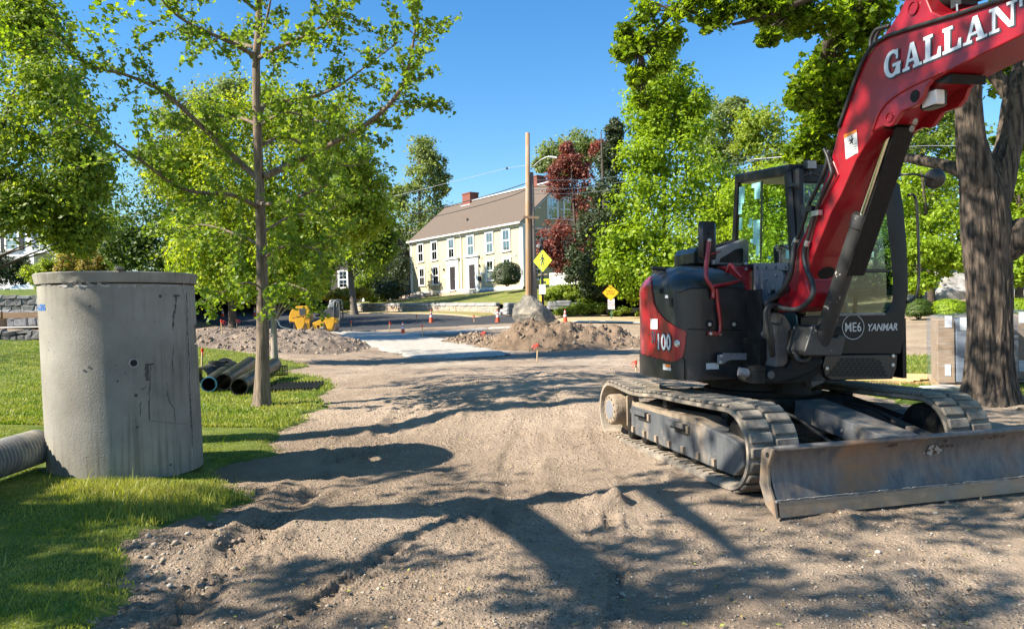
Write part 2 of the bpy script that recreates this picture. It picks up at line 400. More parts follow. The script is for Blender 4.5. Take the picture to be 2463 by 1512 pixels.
def groundmat():
    m, t, n, l = newmat('bare_soil')
    out = n.new('ShaderNodeOutputMaterial'); b = n.new('ShaderNodeBsdfPrincipled'); l.new(b.outputs[0], out.inputs[0])
    b.inputs['Roughness'].default_value = 0.95; b.inputs['Specular IOR Level'].default_value = 0.12
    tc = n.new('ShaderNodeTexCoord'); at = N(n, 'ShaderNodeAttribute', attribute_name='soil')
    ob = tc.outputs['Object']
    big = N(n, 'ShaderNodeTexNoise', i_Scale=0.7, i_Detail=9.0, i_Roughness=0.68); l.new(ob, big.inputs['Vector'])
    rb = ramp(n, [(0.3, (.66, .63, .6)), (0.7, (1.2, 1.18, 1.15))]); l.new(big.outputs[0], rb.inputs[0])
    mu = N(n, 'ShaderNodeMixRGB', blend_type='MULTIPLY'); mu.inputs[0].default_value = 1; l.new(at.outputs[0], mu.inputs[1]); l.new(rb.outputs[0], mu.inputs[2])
    # pebbles: cells of three sizes, each its own stone colour
    cur = mu.outputs[0]; hs = []
    cm = N(n, 'ShaderNodeTexNoise', i_Scale=0.9, i_Detail=4.0, i_Roughness=0.6); l.new(ob, cm.inputs['Vector']); cr_ = ramp(n, [(0.38, 0.4), (0.6, 1.0)]); l.new(cm.outputs[0], cr_.inputs[0])
    for sc_, amt, rnd in ((52.0, .75, 1.0), (120.0, .6, 1.0), (23.0, .5, 1.0)):
        v = N(n, 'ShaderNodeTexVoronoi', i_Scale=sc_, i_Randomness=rnd); l.new(ob, v.inputs['Vector'])
        sp = n.new('ShaderNodeSeparateColor'); l.new(v.outputs['Color'], sp.inputs[0])
        rs = ramp(n, [(0.0, (.42, .4, .38)), (0.4, (.85, .83, .8)), (0.75, (1.1, 1.06, 1.0)), (1.0, (1.75, 1.72, 1.68))]); l.new(sp.outputs[0], rs.inputs[0])
        near_ = N(n, 'ShaderNodeMapRange', i_1=0.55, i_2=0.25); l.new(v.outputs['Distance'], near_.inputs[0]); near_.inputs[3].default_value = 0; near_.inputs[4].default_value = 1
        pick = N(n, 'ShaderNodeMath', operation='GREATER_THAN'); l.new(sp.outputs[1], pick.inputs[0]); pick.inputs[1].default_value = 0.45
        f1 = N(n, 'ShaderNodeMath', operation='MULTIPLY'); l.new(near_.outputs[0], f1.inputs[0]); l.new(pick.outputs[0], f1.inputs[1])
        f2 = N(n, 'ShaderNodeMath', operation='MULTIPLY'); f3 = N(n, 'ShaderNodeMath', operation='MULTIPLY'); l.new(f1.outputs[0], f3.inputs[0]); l.new(cr_.outputs[0], f3.inputs[1]); f1 = f3; l.new(f1.outputs[0], f2.inputs[0]); f2.inputs[1].default_value = amt
        mm = N(n, 'ShaderNodeMixRGB', blend_type='MULTIPLY'); l.new(f2.outputs[0], mm.inputs[0]); l.new(cur, mm.inputs[1]); l.new(rs.outputs[0], mm.inputs[2]); cur = mm.outputs[0]; hs.append(f1.outputs[0])
    l.new(cur, b.inputs['Base Color'])
    fine = N(n, 'ShaderNodeTexNoise', i_Scale=90.0, i_Detail=5.0, i_Roughness=0.7); l.new(ob, fine.inputs['Vector'])
    a = N(n, 'ShaderNodeMath', operation='MULTIPLY_ADD'); l.new(hs[0], a.inputs[0]); a.inputs[1].default_value = 0.6; l.new(fine.outputs[0], a.inputs[2])
    a2 = N(n, 'ShaderNodeMath', operation='MULTIPLY_ADD'); l.new(hs[2], a2.inputs[0]); a2.inputs[1].default_value = 0.7; l.new(a.outputs[0], a2.inputs[2])
    bp = N(n, 'ShaderNodeBump', i_Strength=1.0, i_Distance=0.028); l.new(a2.outputs[0], bp.inputs['Height']); l.new(bp.outputs[0], b.inputs['Normal'])
    MATS['bare_soil'] = m
    return m
M_SOIL = groundmat()
C_DIRT = np.array((.44, .35, .275)); C_DARK = np.array((.25, .19, .14)); C_TAN = np.array((.47, .37, .25)); C_PALE = np.array((.5, .45, .38)); C_GREY = np.array((.34, .275, .22))
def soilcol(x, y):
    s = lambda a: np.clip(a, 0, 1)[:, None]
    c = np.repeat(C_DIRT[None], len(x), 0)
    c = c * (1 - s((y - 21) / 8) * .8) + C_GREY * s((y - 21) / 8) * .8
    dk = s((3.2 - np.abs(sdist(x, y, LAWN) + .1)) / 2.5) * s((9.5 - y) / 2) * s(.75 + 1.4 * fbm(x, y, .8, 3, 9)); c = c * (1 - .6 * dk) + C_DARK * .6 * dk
    t = s((x - 2.3 - fbm(x, y, .3, 3, 4)) / 1.5) * s((y - 13) / 3); c = c * (1 - .55 * t) + C_TAN * .55 * t
    ph = s(1 - np.abs(y - 19 - .3 * x) / 2.6) * s((3.4 - x) / 2) * s((x + 5) / 2) * s(.4 + 1.5 * fbm(x, y * 2, .6, 3, 8)); c = c * (1 - ph * .7) + C_PALE * ph * .7
    return c
def meshcol(o, cols, name='soil'):
    a = o.data.color_attributes.new(name, 'FLOAT_COLOR', 'POINT'); buf = np.ones((len(o.data.vertices), 4), np.float32); buf[:, :3] = cols; a.data.foreach_set('color', buf.ravel())
# one sheet, fine near the work site and coarse towards the horizon
ys = np.concatenate([np.linspace(-60, 2.2, 30), 2.2 * (60 / 2.2) ** np.linspace(0, 1, 430)[1:], np.linspace(62, 400, 60)])
tt = np.concatenate([-1.0 - 24 * np.linspace(1, 0, 26)[:-1] ** 2, np.linspace(-1.0, 1.0, 470), 1.0 + 24 * np.linspace(0, 1, 26)[1:] ** 2])
Yg, Tg = np.meshgrid(ys, tt, indexing='ij'); Xg = Tg * (np.maximum(Yg, 2.2) * .72 + 1.6)
far = (np.abs(Xg) > 160); Xg = np.clip(Xg, -420, 420)
Zg = gz(Xg, Yg) - 0.9 * (sdist(Xg, Yg, [(-17, 41), (-32, 41), (-60, 60), (-60, 120), (-20, 120)]) > 0) * 0
nr, nc = Xg.shape
idx = np.arange(nr * nc).reshape(nr, nc)
quads = np.stack([idx[:-1, :-1], idx[:-1, 1:], idx[1:, 1:], idx[1:, :-1]], -1).reshape(-1, 4)
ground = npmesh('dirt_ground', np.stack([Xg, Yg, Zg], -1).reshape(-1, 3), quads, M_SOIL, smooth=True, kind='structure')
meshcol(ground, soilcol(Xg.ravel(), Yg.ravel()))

M_LAWN = mat('turf_soil', (.065, .105, .02), (.16, .19, .05), rough=.95, scale=3.5, bump=.6, bscale=60, spec=.1)
def patch(name, poly, step, zf, m, ragged=0.05, lip=0.03, kind='structure', **kw):
    a = np.array(poly); x0, y0 = a.min(0) - .3; x1, y1 = a.max(0) + .3
    X, Y = np.meshgrid(np.arange(x0, x1, step), np.arange(y0, y1, step), indexing='ij')
    s = sdist(X, Y, poly) + ragged * 2 * fbm(X, Y, 1.3 / max(.25, ragged * 6), 4, 21)
    Z = zf(X, Y) + np.clip(s * .35, -lip * 1.2, lip)
    keep = s > -.12 - step; i2 = np.arange(X.size).reshape(X.shape)
    k = keep[:-1, :-1] & keep[1:, :-1] & keep[:-1, 1:] & keep[1:, 1:]
    q = np.stack([i2[:-1, :-1], i2[1:, :-1], i2[1:, 1:], i2[:-1, 1:]], -1)[k]
    u, inv = np.unique(q, return_inverse=True)
    vs = np.stack([X, Y, Z], -1).reshape(-1, 3)[u]
    return npmesh(name, vs, inv.reshape(-1, 4), m, smooth=True, kind=kind, **kw)
def smoothz(x, y): return terr(x, y) + 0.02 * fbm(x, y, 1.5, 3, 31)
patch('lawn', LAWN, .09, lambda x, y: gz(x, y) * .6 + terr(x, y) * .4, M_LAWN, ragged=.13, lip=.045)
RLAWN = [(5.6, 10.6), (8, 10.9), (11, 11), (14, 14), (14, 18.5), (9, 18), (5, 17.2), (4.2, 15), (5, 14), (5.2, 12)]
patch('lawn_beyond', RLAWN, .12, lambda x, y: terr(x, y) + .01, M_LAWN, ragged=.2, lip=.04)

# white crushed-stone pad, strips, asphalt, kerb and tan strip
M_PAD = mat('crushed_stone', (.5, .465, .41), (.33, .3, .255), rough=.95, scale=9, bump=.7, bscale=45, spec=.1)
def gp(u, v): q = onground(u, v); return (q.x, q.y)
PAD = [gp(808, 798), gp(985, 803), gp(1098, 826), gp(1165, 838), gp(1235, 856), gp(1120, 860), gp(1000, 860), gp(905, 838), gp(850, 822)]
patch('gravel_pad', PAD, .14, lambda x, y: terr(x, y) + .045, M_PAD, ragged=.22, lip=.03)
patch('gravel_strip', [gp(975, 806), gp(978, 801), gp(1080, 797), gp(1165, 790), gp(1163, 794), gp(1085, 802)], .07, lambda x, y: terr(x, y) + .04, M_PAD, ragged=.05, lip=.02)
patch('gravel_strip', [gp(1180, 792), gp(1180, 788.6), gp(1245, 786), gp(1243, 789)], .07, lambda x, y: terr(x, y) + .04, M_PAD, ragged=.05, lip=.02)
patch('gravel_strip', [gp(545, 800), gp(560, 796), gp(700, 797), gp(812, 797), gp(812, 801), gp(690, 801)], .1, lambda x, y: terr(x, y) + .04, M_PAD, ragged=.06, lip=.02)
M_ROAD = mat('asphalt', (.058, .06, .064), (.04, .041, .045), rough=.85, scale=2.5, bump=.4, bscale=80, spec=.25)
ROAD = [(-13, 37.5), (-9, 38.2), (-4, 39), (.5, 40.2), (2.5, 41), (1.6, 45.4), (-2.2, 47), (-8, 55), (-16, 66), (-30, 84), (-48, 110), (-60, 110), (-40, 80), (-28, 60), (-20, 47)]
patch('road', ROAD, .5, lambda x, y: terr(x, y) + .03, M_ROAD, ragged=.06, lip=.02)
M_BASE = mat('road_base', (.085, .078, .074), (.06, .056, .054), rough=.95, scale=3, bump=.6, bscale=30, spec=.1)
M_TAN = mat('tan_stone_dust', (.5, .38, .22), (.4, .3, .18), rough=.95, scale=4, bump=.5, bscale=40, spec=.1)
Wd = Vector((-.61, .7924, 0)); Wn = Vector((-.7924, -.61, 0)); W0 = Vector((-.87, 48, 0))        # frontage wall: along, towards the street
def wp(s, t): q = W0 + Wd * s + Wn * t; return (q.x, q.y)
patch('kerb_strip', [wp(-1, 2.15), wp(40, 2.4), wp(40, 2.95), wp(-1, 2.6)], .2, lambda x, y: terr(x, y) + .07, M_TAN, ragged=.03, lip=.02)
M_VERGE = mat('dry_verge', (.2, .2, .07), (.3, .24, .11), rough=.95, scale=3, bump=.5, bscale=30, spec=.1)
patch('verge', [wp(0, .0), wp(40, .0), wp(40, 2.4), wp(-1, 2.15)], .2, lambda x, y: terr(x, y) + .05, M_VERGE, ragged=.05, lip=.02)
patch('pavement', [(3.0, 41.2), (3, 45.5), (6, 46.6), (12, 45), (30, 42), (30, 39.6), (14, 41.4), (8, 41.8)], .25, lambda x, y: terr(x, y) + .06, M_TAN, ragged=.06, lip=.03)
M_CONC = mat('pale_concrete', (.5, .47, .43), (.4, .38, .35), rough=.9, scale=3, bump=.3, bscale=40)
patch('kerb', [(3.4, 40.9), (6, 41.7), (9, 41.4), (14, 41.0), (26, 39.2), (26, 38.9), (14, 40.6), (9, 41.05), (6, 41.3), (3.6, 40.5)], .1, lambda x, y: terr(x, y) + .09, M_CONC, ragged=.01, lip=.03)

# grassy slope up to the yellow house
def hilltop(s): return 1.80 + .33 * s / 22.8
def housez(s): return 3.12 - .40 * s / 19
def hillz(s, t):
    s = np.asarray(s, float); t = np.asarray(t, float)
    w0 = np.clip((s + 4) / 4, 0, 1); q = W0.x + Wd.x * s, W0.y + Wd.y * s
    z0 = hilltop(s) * w0 + (terr(q[0], q[1]) + .12) * (1 - w0)
    z1 = np.where(s > -4, housez(s), 3.2)
    k = np.clip(t / 8, 0, 1); k = k * k * (3 - 2 * k) * .5 + k * .5
    zz = z0 * (1 - k) + z1 * k + np.clip(t - 8, 0, 80) * .055; fade = np.clip((s + 13) / 11, 0, 1); qx, qy = W0.x + Wd.x * s - Wn.x * t, W0.y + Wd.y * s - Wn.y * t
    zz = zz * fade + (terr(qx, qy) - .15) * (1 - fade); return zz + .03 * fbm(s, t, .8, 3, 3)
    return z0 * (1 - k) + z1 * k + np.clip(t - 8, 0, 80) * .055 + .03 * fbm(s, t, .8, 3, 3)
S_, T_ = np.meshgrid(np.arange(-17, 46, .4), np.concatenate([np.arange(0, 12, .3), np.arange(12, 70, 2.)]), indexing='ij')
HX = W0.x + Wd.x * S_ - Wn.x * T_; HY = W0.y + Wd.y * S_ - Wn.y * T_; HZ = hillz(S_, T_)
M_MULCH = mat('bark_mulch', (.1, .07, .045), (.16, .12, .07), rough=1, scale=3, bump=.8, bscale=20)
hid = np.arange(HX.size).reshape(HX.shape)
M_HILL = mat('slope_turf', (.11, .15, .03), (.24, .22, .07), rough=.95, scale=1.2, bump=.6, bscale=14, spec=.1)
npmesh('hillside', np.stack([HX, HY, HZ], -1).reshape(-1, 3), np.stack([hid[:-1, :-1], hid[1:, :-1], hid[1:, 1:], hid[:-1, 1:]], -1)[36:].reshape(-1, 4), M_HILL, smooth=True, kind='structure')
_bq = np.stack([hid[:-1, :-1], hid[1:, :-1], hid[1:, 1:], hid[:-1, 1:]], -1)[:36]; _bq = _bq[(HY > 46.5 - .12 * (HX - 5))[:36, :-1]]
npmesh('planting_bed', np.stack([HX, HY, HZ], -1)[:37].reshape(-1, 3), _bq.reshape(-1, 4), M_MULCH, smooth=True, kind='structure')
def hz(x, y):
    d = Vector((x, y, 0)) - W0; return float(hillz(np.array([d.dot(Wd)]), np.array([-d.dot(Wn)]))[0])

# loose stones on the dirt
def rocks(n, xy, size, m, name, label=None, seed=3, **kw):
    r = np.random.default_rng(seed); ph = (1 + 5 ** .5) / 2
    iv = np.array([(-1, ph, 0), (1, ph, 0), (-1, -ph, 0), (1, -ph, 0), (0, -1, ph), (0, 1, ph), (0, -1, -ph), (0, 1, -ph), (ph, 0, -1), (ph, 0, 1), (-ph, 0, -1), (-ph, 0, 1)]) / 1.9
    it = np.array([(0, 11, 5), (0, 5, 1), (0, 1, 7), (0, 7, 10), (0, 10, 11), (1, 5, 9), (5, 11, 4), (11, 10, 2), (10, 7, 6), (7, 1, 8), (3, 9, 4), (3, 4, 2), (3, 2, 6), (3, 6, 8), (3, 8, 9), (4, 9, 5), (2, 4, 11), (6, 2, 10), (8, 6, 7), (9, 8, 1)])
    s = size(n, r)[:, None, None]; sq = r.uniform(.6, 1.25, (n, 1, 3)); sq[:, :, 2] *= .65
    v = iv[None] * s * sq * r.uniform(.8, 1.2, (n, 12, 1))
    a = r.uniform(0, 6.28, n); ca, sa = np.cos(a)[:, None], np.sin(a)[:, None]
    vx = v[..., 0] * ca - v[..., 1] * sa; vy = v[..., 0] * sa + v[..., 1] * ca
    z = gz(xy[:, 0], xy[:, 1]) + .25 * s[:, 0, 0]
    vv = np.stack([vx + xy[:, :1], vy + xy[:, 1:2], v[..., 2] + z[:, None]], -1).reshape(-1, 3)
    ff = (it[None] + 12 * np.arange(n)[:, None, None]).reshape(-1, 3)
    return npmesh(name, vv, ff, m, tris=True, smooth=False, kind='stuff', **kw)
def stonemat(name, stops):
    m, t, n, l = newmat(name); out = n.new('ShaderNodeOutputMaterial'); b = n.new('ShaderNodeBsdfPrincipled'); l.new(b.outputs[0], out.inputs[0])
    ge = n.new('ShaderNodeNewGeometry'); rp = ramp(n, stops); l.new(ge.outputs['Random Per Island'], rp.inputs[0]); l.new(rp.outputs[0], b.inputs['Base Color']); b.inputs['Roughness'].default_value = .9
    b.inputs['Specular IOR Level'].default_value = .2
    return m
M_PEB = stonemat('pebble_stone', [(0, (.17, .14, .115)), (.35, (.27, .225, .18)), (.7, (.36, .29, .22)), (.92, (.42, .35, .28)), (1, (.5, .45, .38))])
nP = 15000
yy = 3.0 + 7 * RNG.random(nP * 2) ** 1.6; xx = (RNG.random(nP * 2) * 2 - 1) * (yy * .74 + .3)
ok = (sdist(xx, yy, LAWN) < -.04) & (fbm(xx, yy, .9, 3, 12) > RNG.uniform(-.5, .35, len(xx)))
pxy = np.stack([xx, yy], -1)[ok][:nP]
rocks(len(pxy), pxy, lambda n, r: .003 + .009 * r.random(n) ** 4 + .016 * (r.random(n) > .997), M_PEB, 'gravel')
nE = 420; tE = RNG.random(nE); eb = np.array([g2(u, v) for u, v in ((215, 1512), (300, 1400), (400, 1330), (520, 1300), (480, 1390), (330, 1300))])
exy = np.array([eb[i % 6] + RNG.normal(0, .16, 2) for i in range(nE)]); exy = exy[sdist(exy[:, 0], exy[:, 1], LAWN) < .04]
rocks(len(exy), exy, lambda n, r: .006 + .022 * r.random(n) ** 5, M_PEB, 'rubble', seed=9)

# grass blades
def blades(name, xy, h, wdt, m, zf, seed=5, lean=.5):
    r = np.random.default_rng(seed); n = len(xy); hh = h(n, r); a = r.uniform(0, 6.28, n); dx, dy = np.cos(a), np.sin(a)
    la = r.uniform(0, 6.28, n); ll = np.abs(r.normal(0, lean, n)) * hh; lx, ly = np.cos(la) * ll, np.sin(la) * ll
    z0 = zf(xy[:, 0], xy[:, 1]) - .01; w2 = wdt(n, r) / 2; x, y = xy[:, 0], xy[:, 1]
    def pt(k, s, up): return np.stack([x + lx * k + dx * w2 * s, y + ly * k + dy * w2 * s, z0 + hh * up], -1)
    v = np.stack([pt(0, -1, 0), pt(0, 1, 0), pt(.35, .8, .55), pt(.35, -.8, .55), pt(1, 0, .97)], 1).reshape(-1, 3)
    o = 5 * np.arange(n)[:, None]; f = np.concatenate([o + np.array([0, 1, 2]), o + np.array([0, 2, 3]), o + np.array([3, 2, 4])], 0)
    return npmesh(name, v, f, m, tris=True, kind='stuff')
M_GRASS = leafmat('grass_blade', (.07, .13, .012), (.27, .35, .05), trans=.35, tcol=(1.3, 1.4, .4), patchy=(.4, .37, .1))
lz = lambda x, y: gz(x, y) * .6 + terr(x, y) * .4 + .046
def scatter_lawn(n, y0, y1, pw, poly, xr=None):
    y = y0 + (y1 - y0) * RNG.random(n) ** pw; x = -(RNG.random(n) * (y * .72 + .6)) + (0.1 * y * RNG.random(n))
    s = sdist(x, y, poly) + .26 * fbm(x, y, 1.3 / .78, 4, 21)
    k = (s > -.03) & ((s > .3) | (RNG.random(n) < .35 + s * 2)); return np.stack([x, y], -1)[k]
a1 = scatter_lawn(210000, 3.0, 9.0, 1.3, LAWN)
cyl_c = (-3.58, 6.85)
a1 = a1[np.hypot(a1[:, 0] - cyl_c[0], a1[:, 1] - cyl_c[1]) > .74]
tall = np.clip(fbm(a1[:, 0], a1[:, 1], 1.2, 3, 40) + .35, .15, 1)
lg = sdist(a1[:, 0], a1[:, 1], LAWN); tuft = np.exp(-((a1[:, 0] + 2.6) ** 2 + (a1[:, 1] - 5.55) ** 2) / .25) * 1.3 + np.exp(-((a1[:, 0] + 3.3) ** 2 + (a1[:, 1] - 5.9) ** 2) / .15) * .7
blades('grass', a1, lambda n, r: (.014 + .034 * tall * r.random(n) + .11 * tuft * r.random(n) ** 1.5 + .1 * (r.random(n) > .997)), lambda n, r: r.uniform(.0035, .008, n), M_GRASS, lz)
a2 = scatter_lawn(120000, 9.0, 29, 1.5, LAWN)
blades('grass', a2, lambda n, r: r.uniform(.025, .06, n), lambda n, r: r.uniform(.01, .022, n), M_GRASS, lz, 6)
yr = 10.5 + 8 * RNG.random(26000); xr = 4 + 10 * RNG.random(26000); kk = sdist(xr, yr, RLAWN) > .03
blades('grass', np.stack([xr, yr], -1)[kk], lambda n, r: r.uniform(.04, .12, n), lambda n, r: r.uniform(.012, .025, n), M_GRASS, lambda x, y: terr(x, y) + .03, 7)

# leaf litter and twigs lying about
lt_n = 900; ly = 3.2 + 11 * RNG.random(lt_n) ** 1.5; lx = (RNG.random(lt_n) * 2 - 1) * (ly * .7 + .2); lz_ = gz(lx, ly) + .012
la = RNG.uniform(0, 6.28, lt_n); ls = RNG.uniform(.006, .018, lt_n); ltl = RNG.uniform(-.4, .4, (lt_n, 2))
_q = np.array([(-1, 0), (0, .45), (1, 0), (0, -.45)]); vx = lx[:, None] + ls[:, None] * (_q[:, 0] * np.cos(la)[:, None] - _q[:, 1] * np.sin(la)[:, None]); vy = ly[:, None] + ls[:, None] * (_q[:, 0] * np.sin(la)[:, None] + _q[:, 1] * np.cos(la)[:, None])
vz = lz_[:, None] + (vx - lx[:, None]) * ltl[:, :1] + (vy - ly[:, None]) * ltl[:, 1:] + ls[:, None] * np.array([0, .25, 0, .25])
npmesh('leaf_litter', np.stack([vx, vy, vz], -1).reshape(-1, 3), np.arange(lt_n * 4).reshape(-1, 4), stonemat('litter', [(0, (.2, .12, .05)), (.5, (.34, .24, .1)), (.75, (.3, .34, .06)), (1, (.42, .38, .12))]), kind='stuff')
# ================================================================== STONE WALLS
M_STN = [mat('wall_stone_buff', (.48, .38, .29), (.34, .26, .2), rough=.9, scale=4, bump=.6, bscale=14), mat('wall_stone_grey', (.36, .34, .32), (.24, .22, .2), rough=.9, scale=4, bump=.6, bscale=14),
         mat('wall_stone_pink', (.46, .35, .29), (.36, .28, .23), rough=.9, scale=4, bump=.6, bscale=14)]
M_GRAN = mat('granite', (.36, .36, .36), (.24, .24, .25), rough=.85, scale=5, bump=.5, bscale=25, dirt=(.12, .12, .11), dscale=.9)
M_DSTN = [mat('field_stone', (.2, .2, .2), (.12, .115, .11), rough=.9, scale=4, bump=.7, bscale=12), mat('field_stone_lit', (.34, .35, .37), (.2, .2, .21), rough=.9, scale=4, bump=.7, bscale=12)]  # walls behind the rail: one stone in a painted lit and shaded tone
M_JOINT = mat('wall_core', (.07, .065, .06), rough=1)
def stone_meshes(n, seed, rough):
    r = random.Random(seed); out = []
    for k in range(n):
        b = MB(); g = 3; vs = []; 
        b.box((0, 0, 0), (.5, .5, .5), bev=.11)
        b.v = [(x + r.uniform(-rough, rough), y + r.uniform(-rough, rough), z + r.uniform(-rough, rough)) for x, y, z in b.v]
        me = bpy.data.meshes.new('stone'); me.from_pydata(b.v, [], b.f); out.append(me)
    return out
STONES = stone_meshes(7, 3, .07); BLOCKS = stone_meshes(4, 5, .02)
def put_stone(par, c, size, ang, m, kind, name='stone', tilt=0.0):
    me0 = random.choice(STONES if kind else BLOCKS); key = (me0.name, m.name)
    if key not in put_stone.c:
        me = me0.copy(); me.materials.append(m); put_stone.c[key] = me
    o = bpy.data.objects.new(name, put_stone.c[key]); COL.objects.link(o); o.parent = par
    o.location = Vector(c) - world_loc(par); o.scale = size; o.rotation_euler = (0, tilt, ang); return o
put_stone.c = {}
ANG = math.atan2(Wd.y, Wd.x)
rw = thing('stone_wall', 'long low retaining wall of buff stones under granite capstones below the yellow house lawn', 'wall', (W0.x, W0.y, 1.1))
SLEN = 23.0
def wbase(s): q = wp(s, 0); return tz(*q)
core = MB()
for i in range(24):
    s0, s1 = i * SLEN / 24, (i + 1) * SLEN / 24; sm = (s0 + s1) / 2; z0, z1 = wbase(sm) - .2, hilltop(sm) - .1
    core.box(W0 + Wd * sm + Vector((0, 0, (z0 + z1) / 2)) - Wn * .02, ((s1 - s0) / 2 + .004 * (i % 2), .14 + .003 * (i % 2), (z1 - z0) / 2), Wd, Wn)
core.build('wall_core', M_JOINT, rw)
s = 0
while s < SLEN - .3:
    L = random.uniform(.9, 1.6); L = min(L, SLEN - s); sm = s + L / 2
    put_stone(rw, W0 + Wd * sm + Vector((0, 0, hilltop(sm) - .06)) + Wn * .03, (L - .015, .46, .24), ANG, M_GRAN, 0, 'capstone'); s += L
for row in range(3):
    s = random.uniform(-.2, 0)
    while s < SLEN - .2:
        L = random.choice([.3, .4, .5, .7, .9]) * random.uniform(.85, 1.15); sm = min(s + L / 2, SLEN - .15)
        zb, zt = wbase(sm) - .03, hilltop(sm) - .19; hh = (zt - zb) / 3
        put_stone(rw, W0 + Wd * sm + Wn * random.uniform(.1, .14) + Vector((0, 0, zb + hh * (row + .5))), (L - .012, .2, hh * random.uniform(.94, 1.05)), ANG, random.choice(M_STN), 1); s += L
# wall return, steps at the drive, and the blocks beyond the drive
blk = thing('stone_steps', 'short flight of granite steps at the end of the retaining wall by the drive', 'steps', (-.4, 47.6, 1.1))
for k, (s, t, w_, h_, d_) in enumerate(((-.55, .35, .8, .2, .5), (-.75, -.05, .8, .2, .5), (-.95, -.45, .8, .2, .5))):
    put_stone(blk, W0 + Wd * s + Wn * t + Vector((0, 0, 1.14 + .2 * k)), (w_, d_, h_), ANG, M_GRAN, 0, 'step')
for k in range(3): put_stone(blk, W0 + Wd * -1.6 + Wn * (.3 - .02 * k) + Vector((0, 0, 1.2 + .25 * k)), (.55, .8, .25), ANG, M_GRAN, 0, 'block')
rb_ = thing('stone_wall', 'short wall of square granite blocks among green plants beside the drive', 'wall', P(1352, 742, 46.5))
for k, (u, v, w_, h_) in enumerate(((1346, 729.5, 1.5, .34), (1341, 738, 1.35, .3), (1378, 733.5, 1.35, .34), (1376, 741, 1.3, .28), (1360, 746, 1.5, .25))):
    put_stone(rb_, P(u, v, 46.6 + .03 * k), (w_, .5, h_), -.12, M_GRAN, 0, 'block')
kb = thing('granite_edging', 'line of long pale granite edging stones behind the tan strip beside the maple', 'edging', P(1510, 752, 46))
for k in range(6): put_stone(kb, P(1480 + 46 * k, 747 - 1.1 * k, 46.2 - .3 * k), (1.17, .35, .3), -.1, M_GRAN, 0, 'edging_stone')
# left: dry-stone walls, timber rail and bank
def drywall(label, u0, u1, d, v0, v1, mats_, sz, seed):
    a, b = P(u0, v0, d), P(u1, v0, d); top = P(u0, v1, d).z; w_ = thing('stone_wall', label, 'wall', (a + b) / 2); random.seed(seed)
    MB().box((a + b) / 2 + Vector((0, .28, (top - a.z) / 2 - .05)), ((b - a).length / 2 - .05, .16, (top - a.z) / 2)).build('wall_core', M_JOINT, w_)
    z = a.z - .05; r = 0
    while z < top - .05:
        h = min(random.uniform(.7, 1.25) * sz, top - z + .04); x = a.x - random.random() * sz
        while x < b.x:
            L = random.uniform(.6, 1.7) * sz; hh = h * random.uniform(.85, 1.25)
            put_stone(w_, (x + L / 2, a.y + random.uniform(-.06, .04), z + h / 2 + random.uniform(-.04, .04)), (L * .98, .34, hh), random.uniform(-.12, .12), random.choice(mats_), 1, 'stone', random.uniform(-.22, .22)); x += L
        z += h * .97
drywall('lowest dry stone wall of dark flat stones at the top of the shaded lawn', -60, 180, 30, 818, 799, M_DSTN[:1], .3, 4)
drywall('field stone wall seen under the timber rail, daylight put into its pale blue grey colour', -60, 170, 36.2, 786, 751, M_DSTN[1:], .42, 6)
drywall('field stone wall rising behind the timber rail under the grassy bank, shade put into its dark colour', -60, 170, 37.6, 752, 716, M_DSTN[:1] * 2 + M_DSTN[1:], .45, 8)
random.seed(21)
M_TIMB = mat('weathered_timber', (.3, .2, .12), (.2, .13, .08), rough=.85, scale=5, bump=.5, stretch=(.3, 3, 3))
gr = thing('guard_rail', 'brown timber guard rail on square posts at the edge of the lawn', 'guard rail', P(60, 785, 33.5))
for k, u in enumerate((-95, 8, 118)):
    q = P(u, 790, 33.6); MB().box((q.x, q.y, q.z + .28), (.12, .1, .46), bev=.015).build('post', M_TIMB, gr)
for k in range(2):
    a, b = P(-95 + 103 * k, 757.5, 33.4), P(6 + 112 * k, 757.5, 33.4); MB().box((a + b) / 2, ((b - a).length / 2 - .02, .07, .135), bev=.01).build('rail', M_TIMB, gr)
X_, Y_ = np.meshgrid(np.linspace(-75, -19.5, 70), np.concatenate([np.linspace(36.4, 48, 40), np.linspace(49, 90, 30)]), indexing='ij')
ZB = np.interp(Y_, [36.4, 36.6, 37.7, 37.9, 46, 50, 90], [1.2, 1.72, 1.75, 2.5, 3.25, 3.3, 5]) + .05 * fbm(X_, Y_, .7, 3, 5); ib = np.arange(X_.size).reshape(X_.shape)
npmesh('grass_bank', np.stack([X_, Y_, ZB], -1).reshape(-1, 3), np.stack([ib[:-1, :-1], ib[1:, :-1], ib[1:, 1:], ib[:-1, 1:]], -1).reshape(-1, 4), M_LAWN, smooth=True, kind='structure')
patch('roadside_kerb', [(-27, 32.8), (-17, 32.8), (-17, 33.05), (-27, 33.05)], .1, lambda x, y: np.full(np.shape(x), P(50, 786, 33).z), M_CONC, ragged=.01, lip=.02)

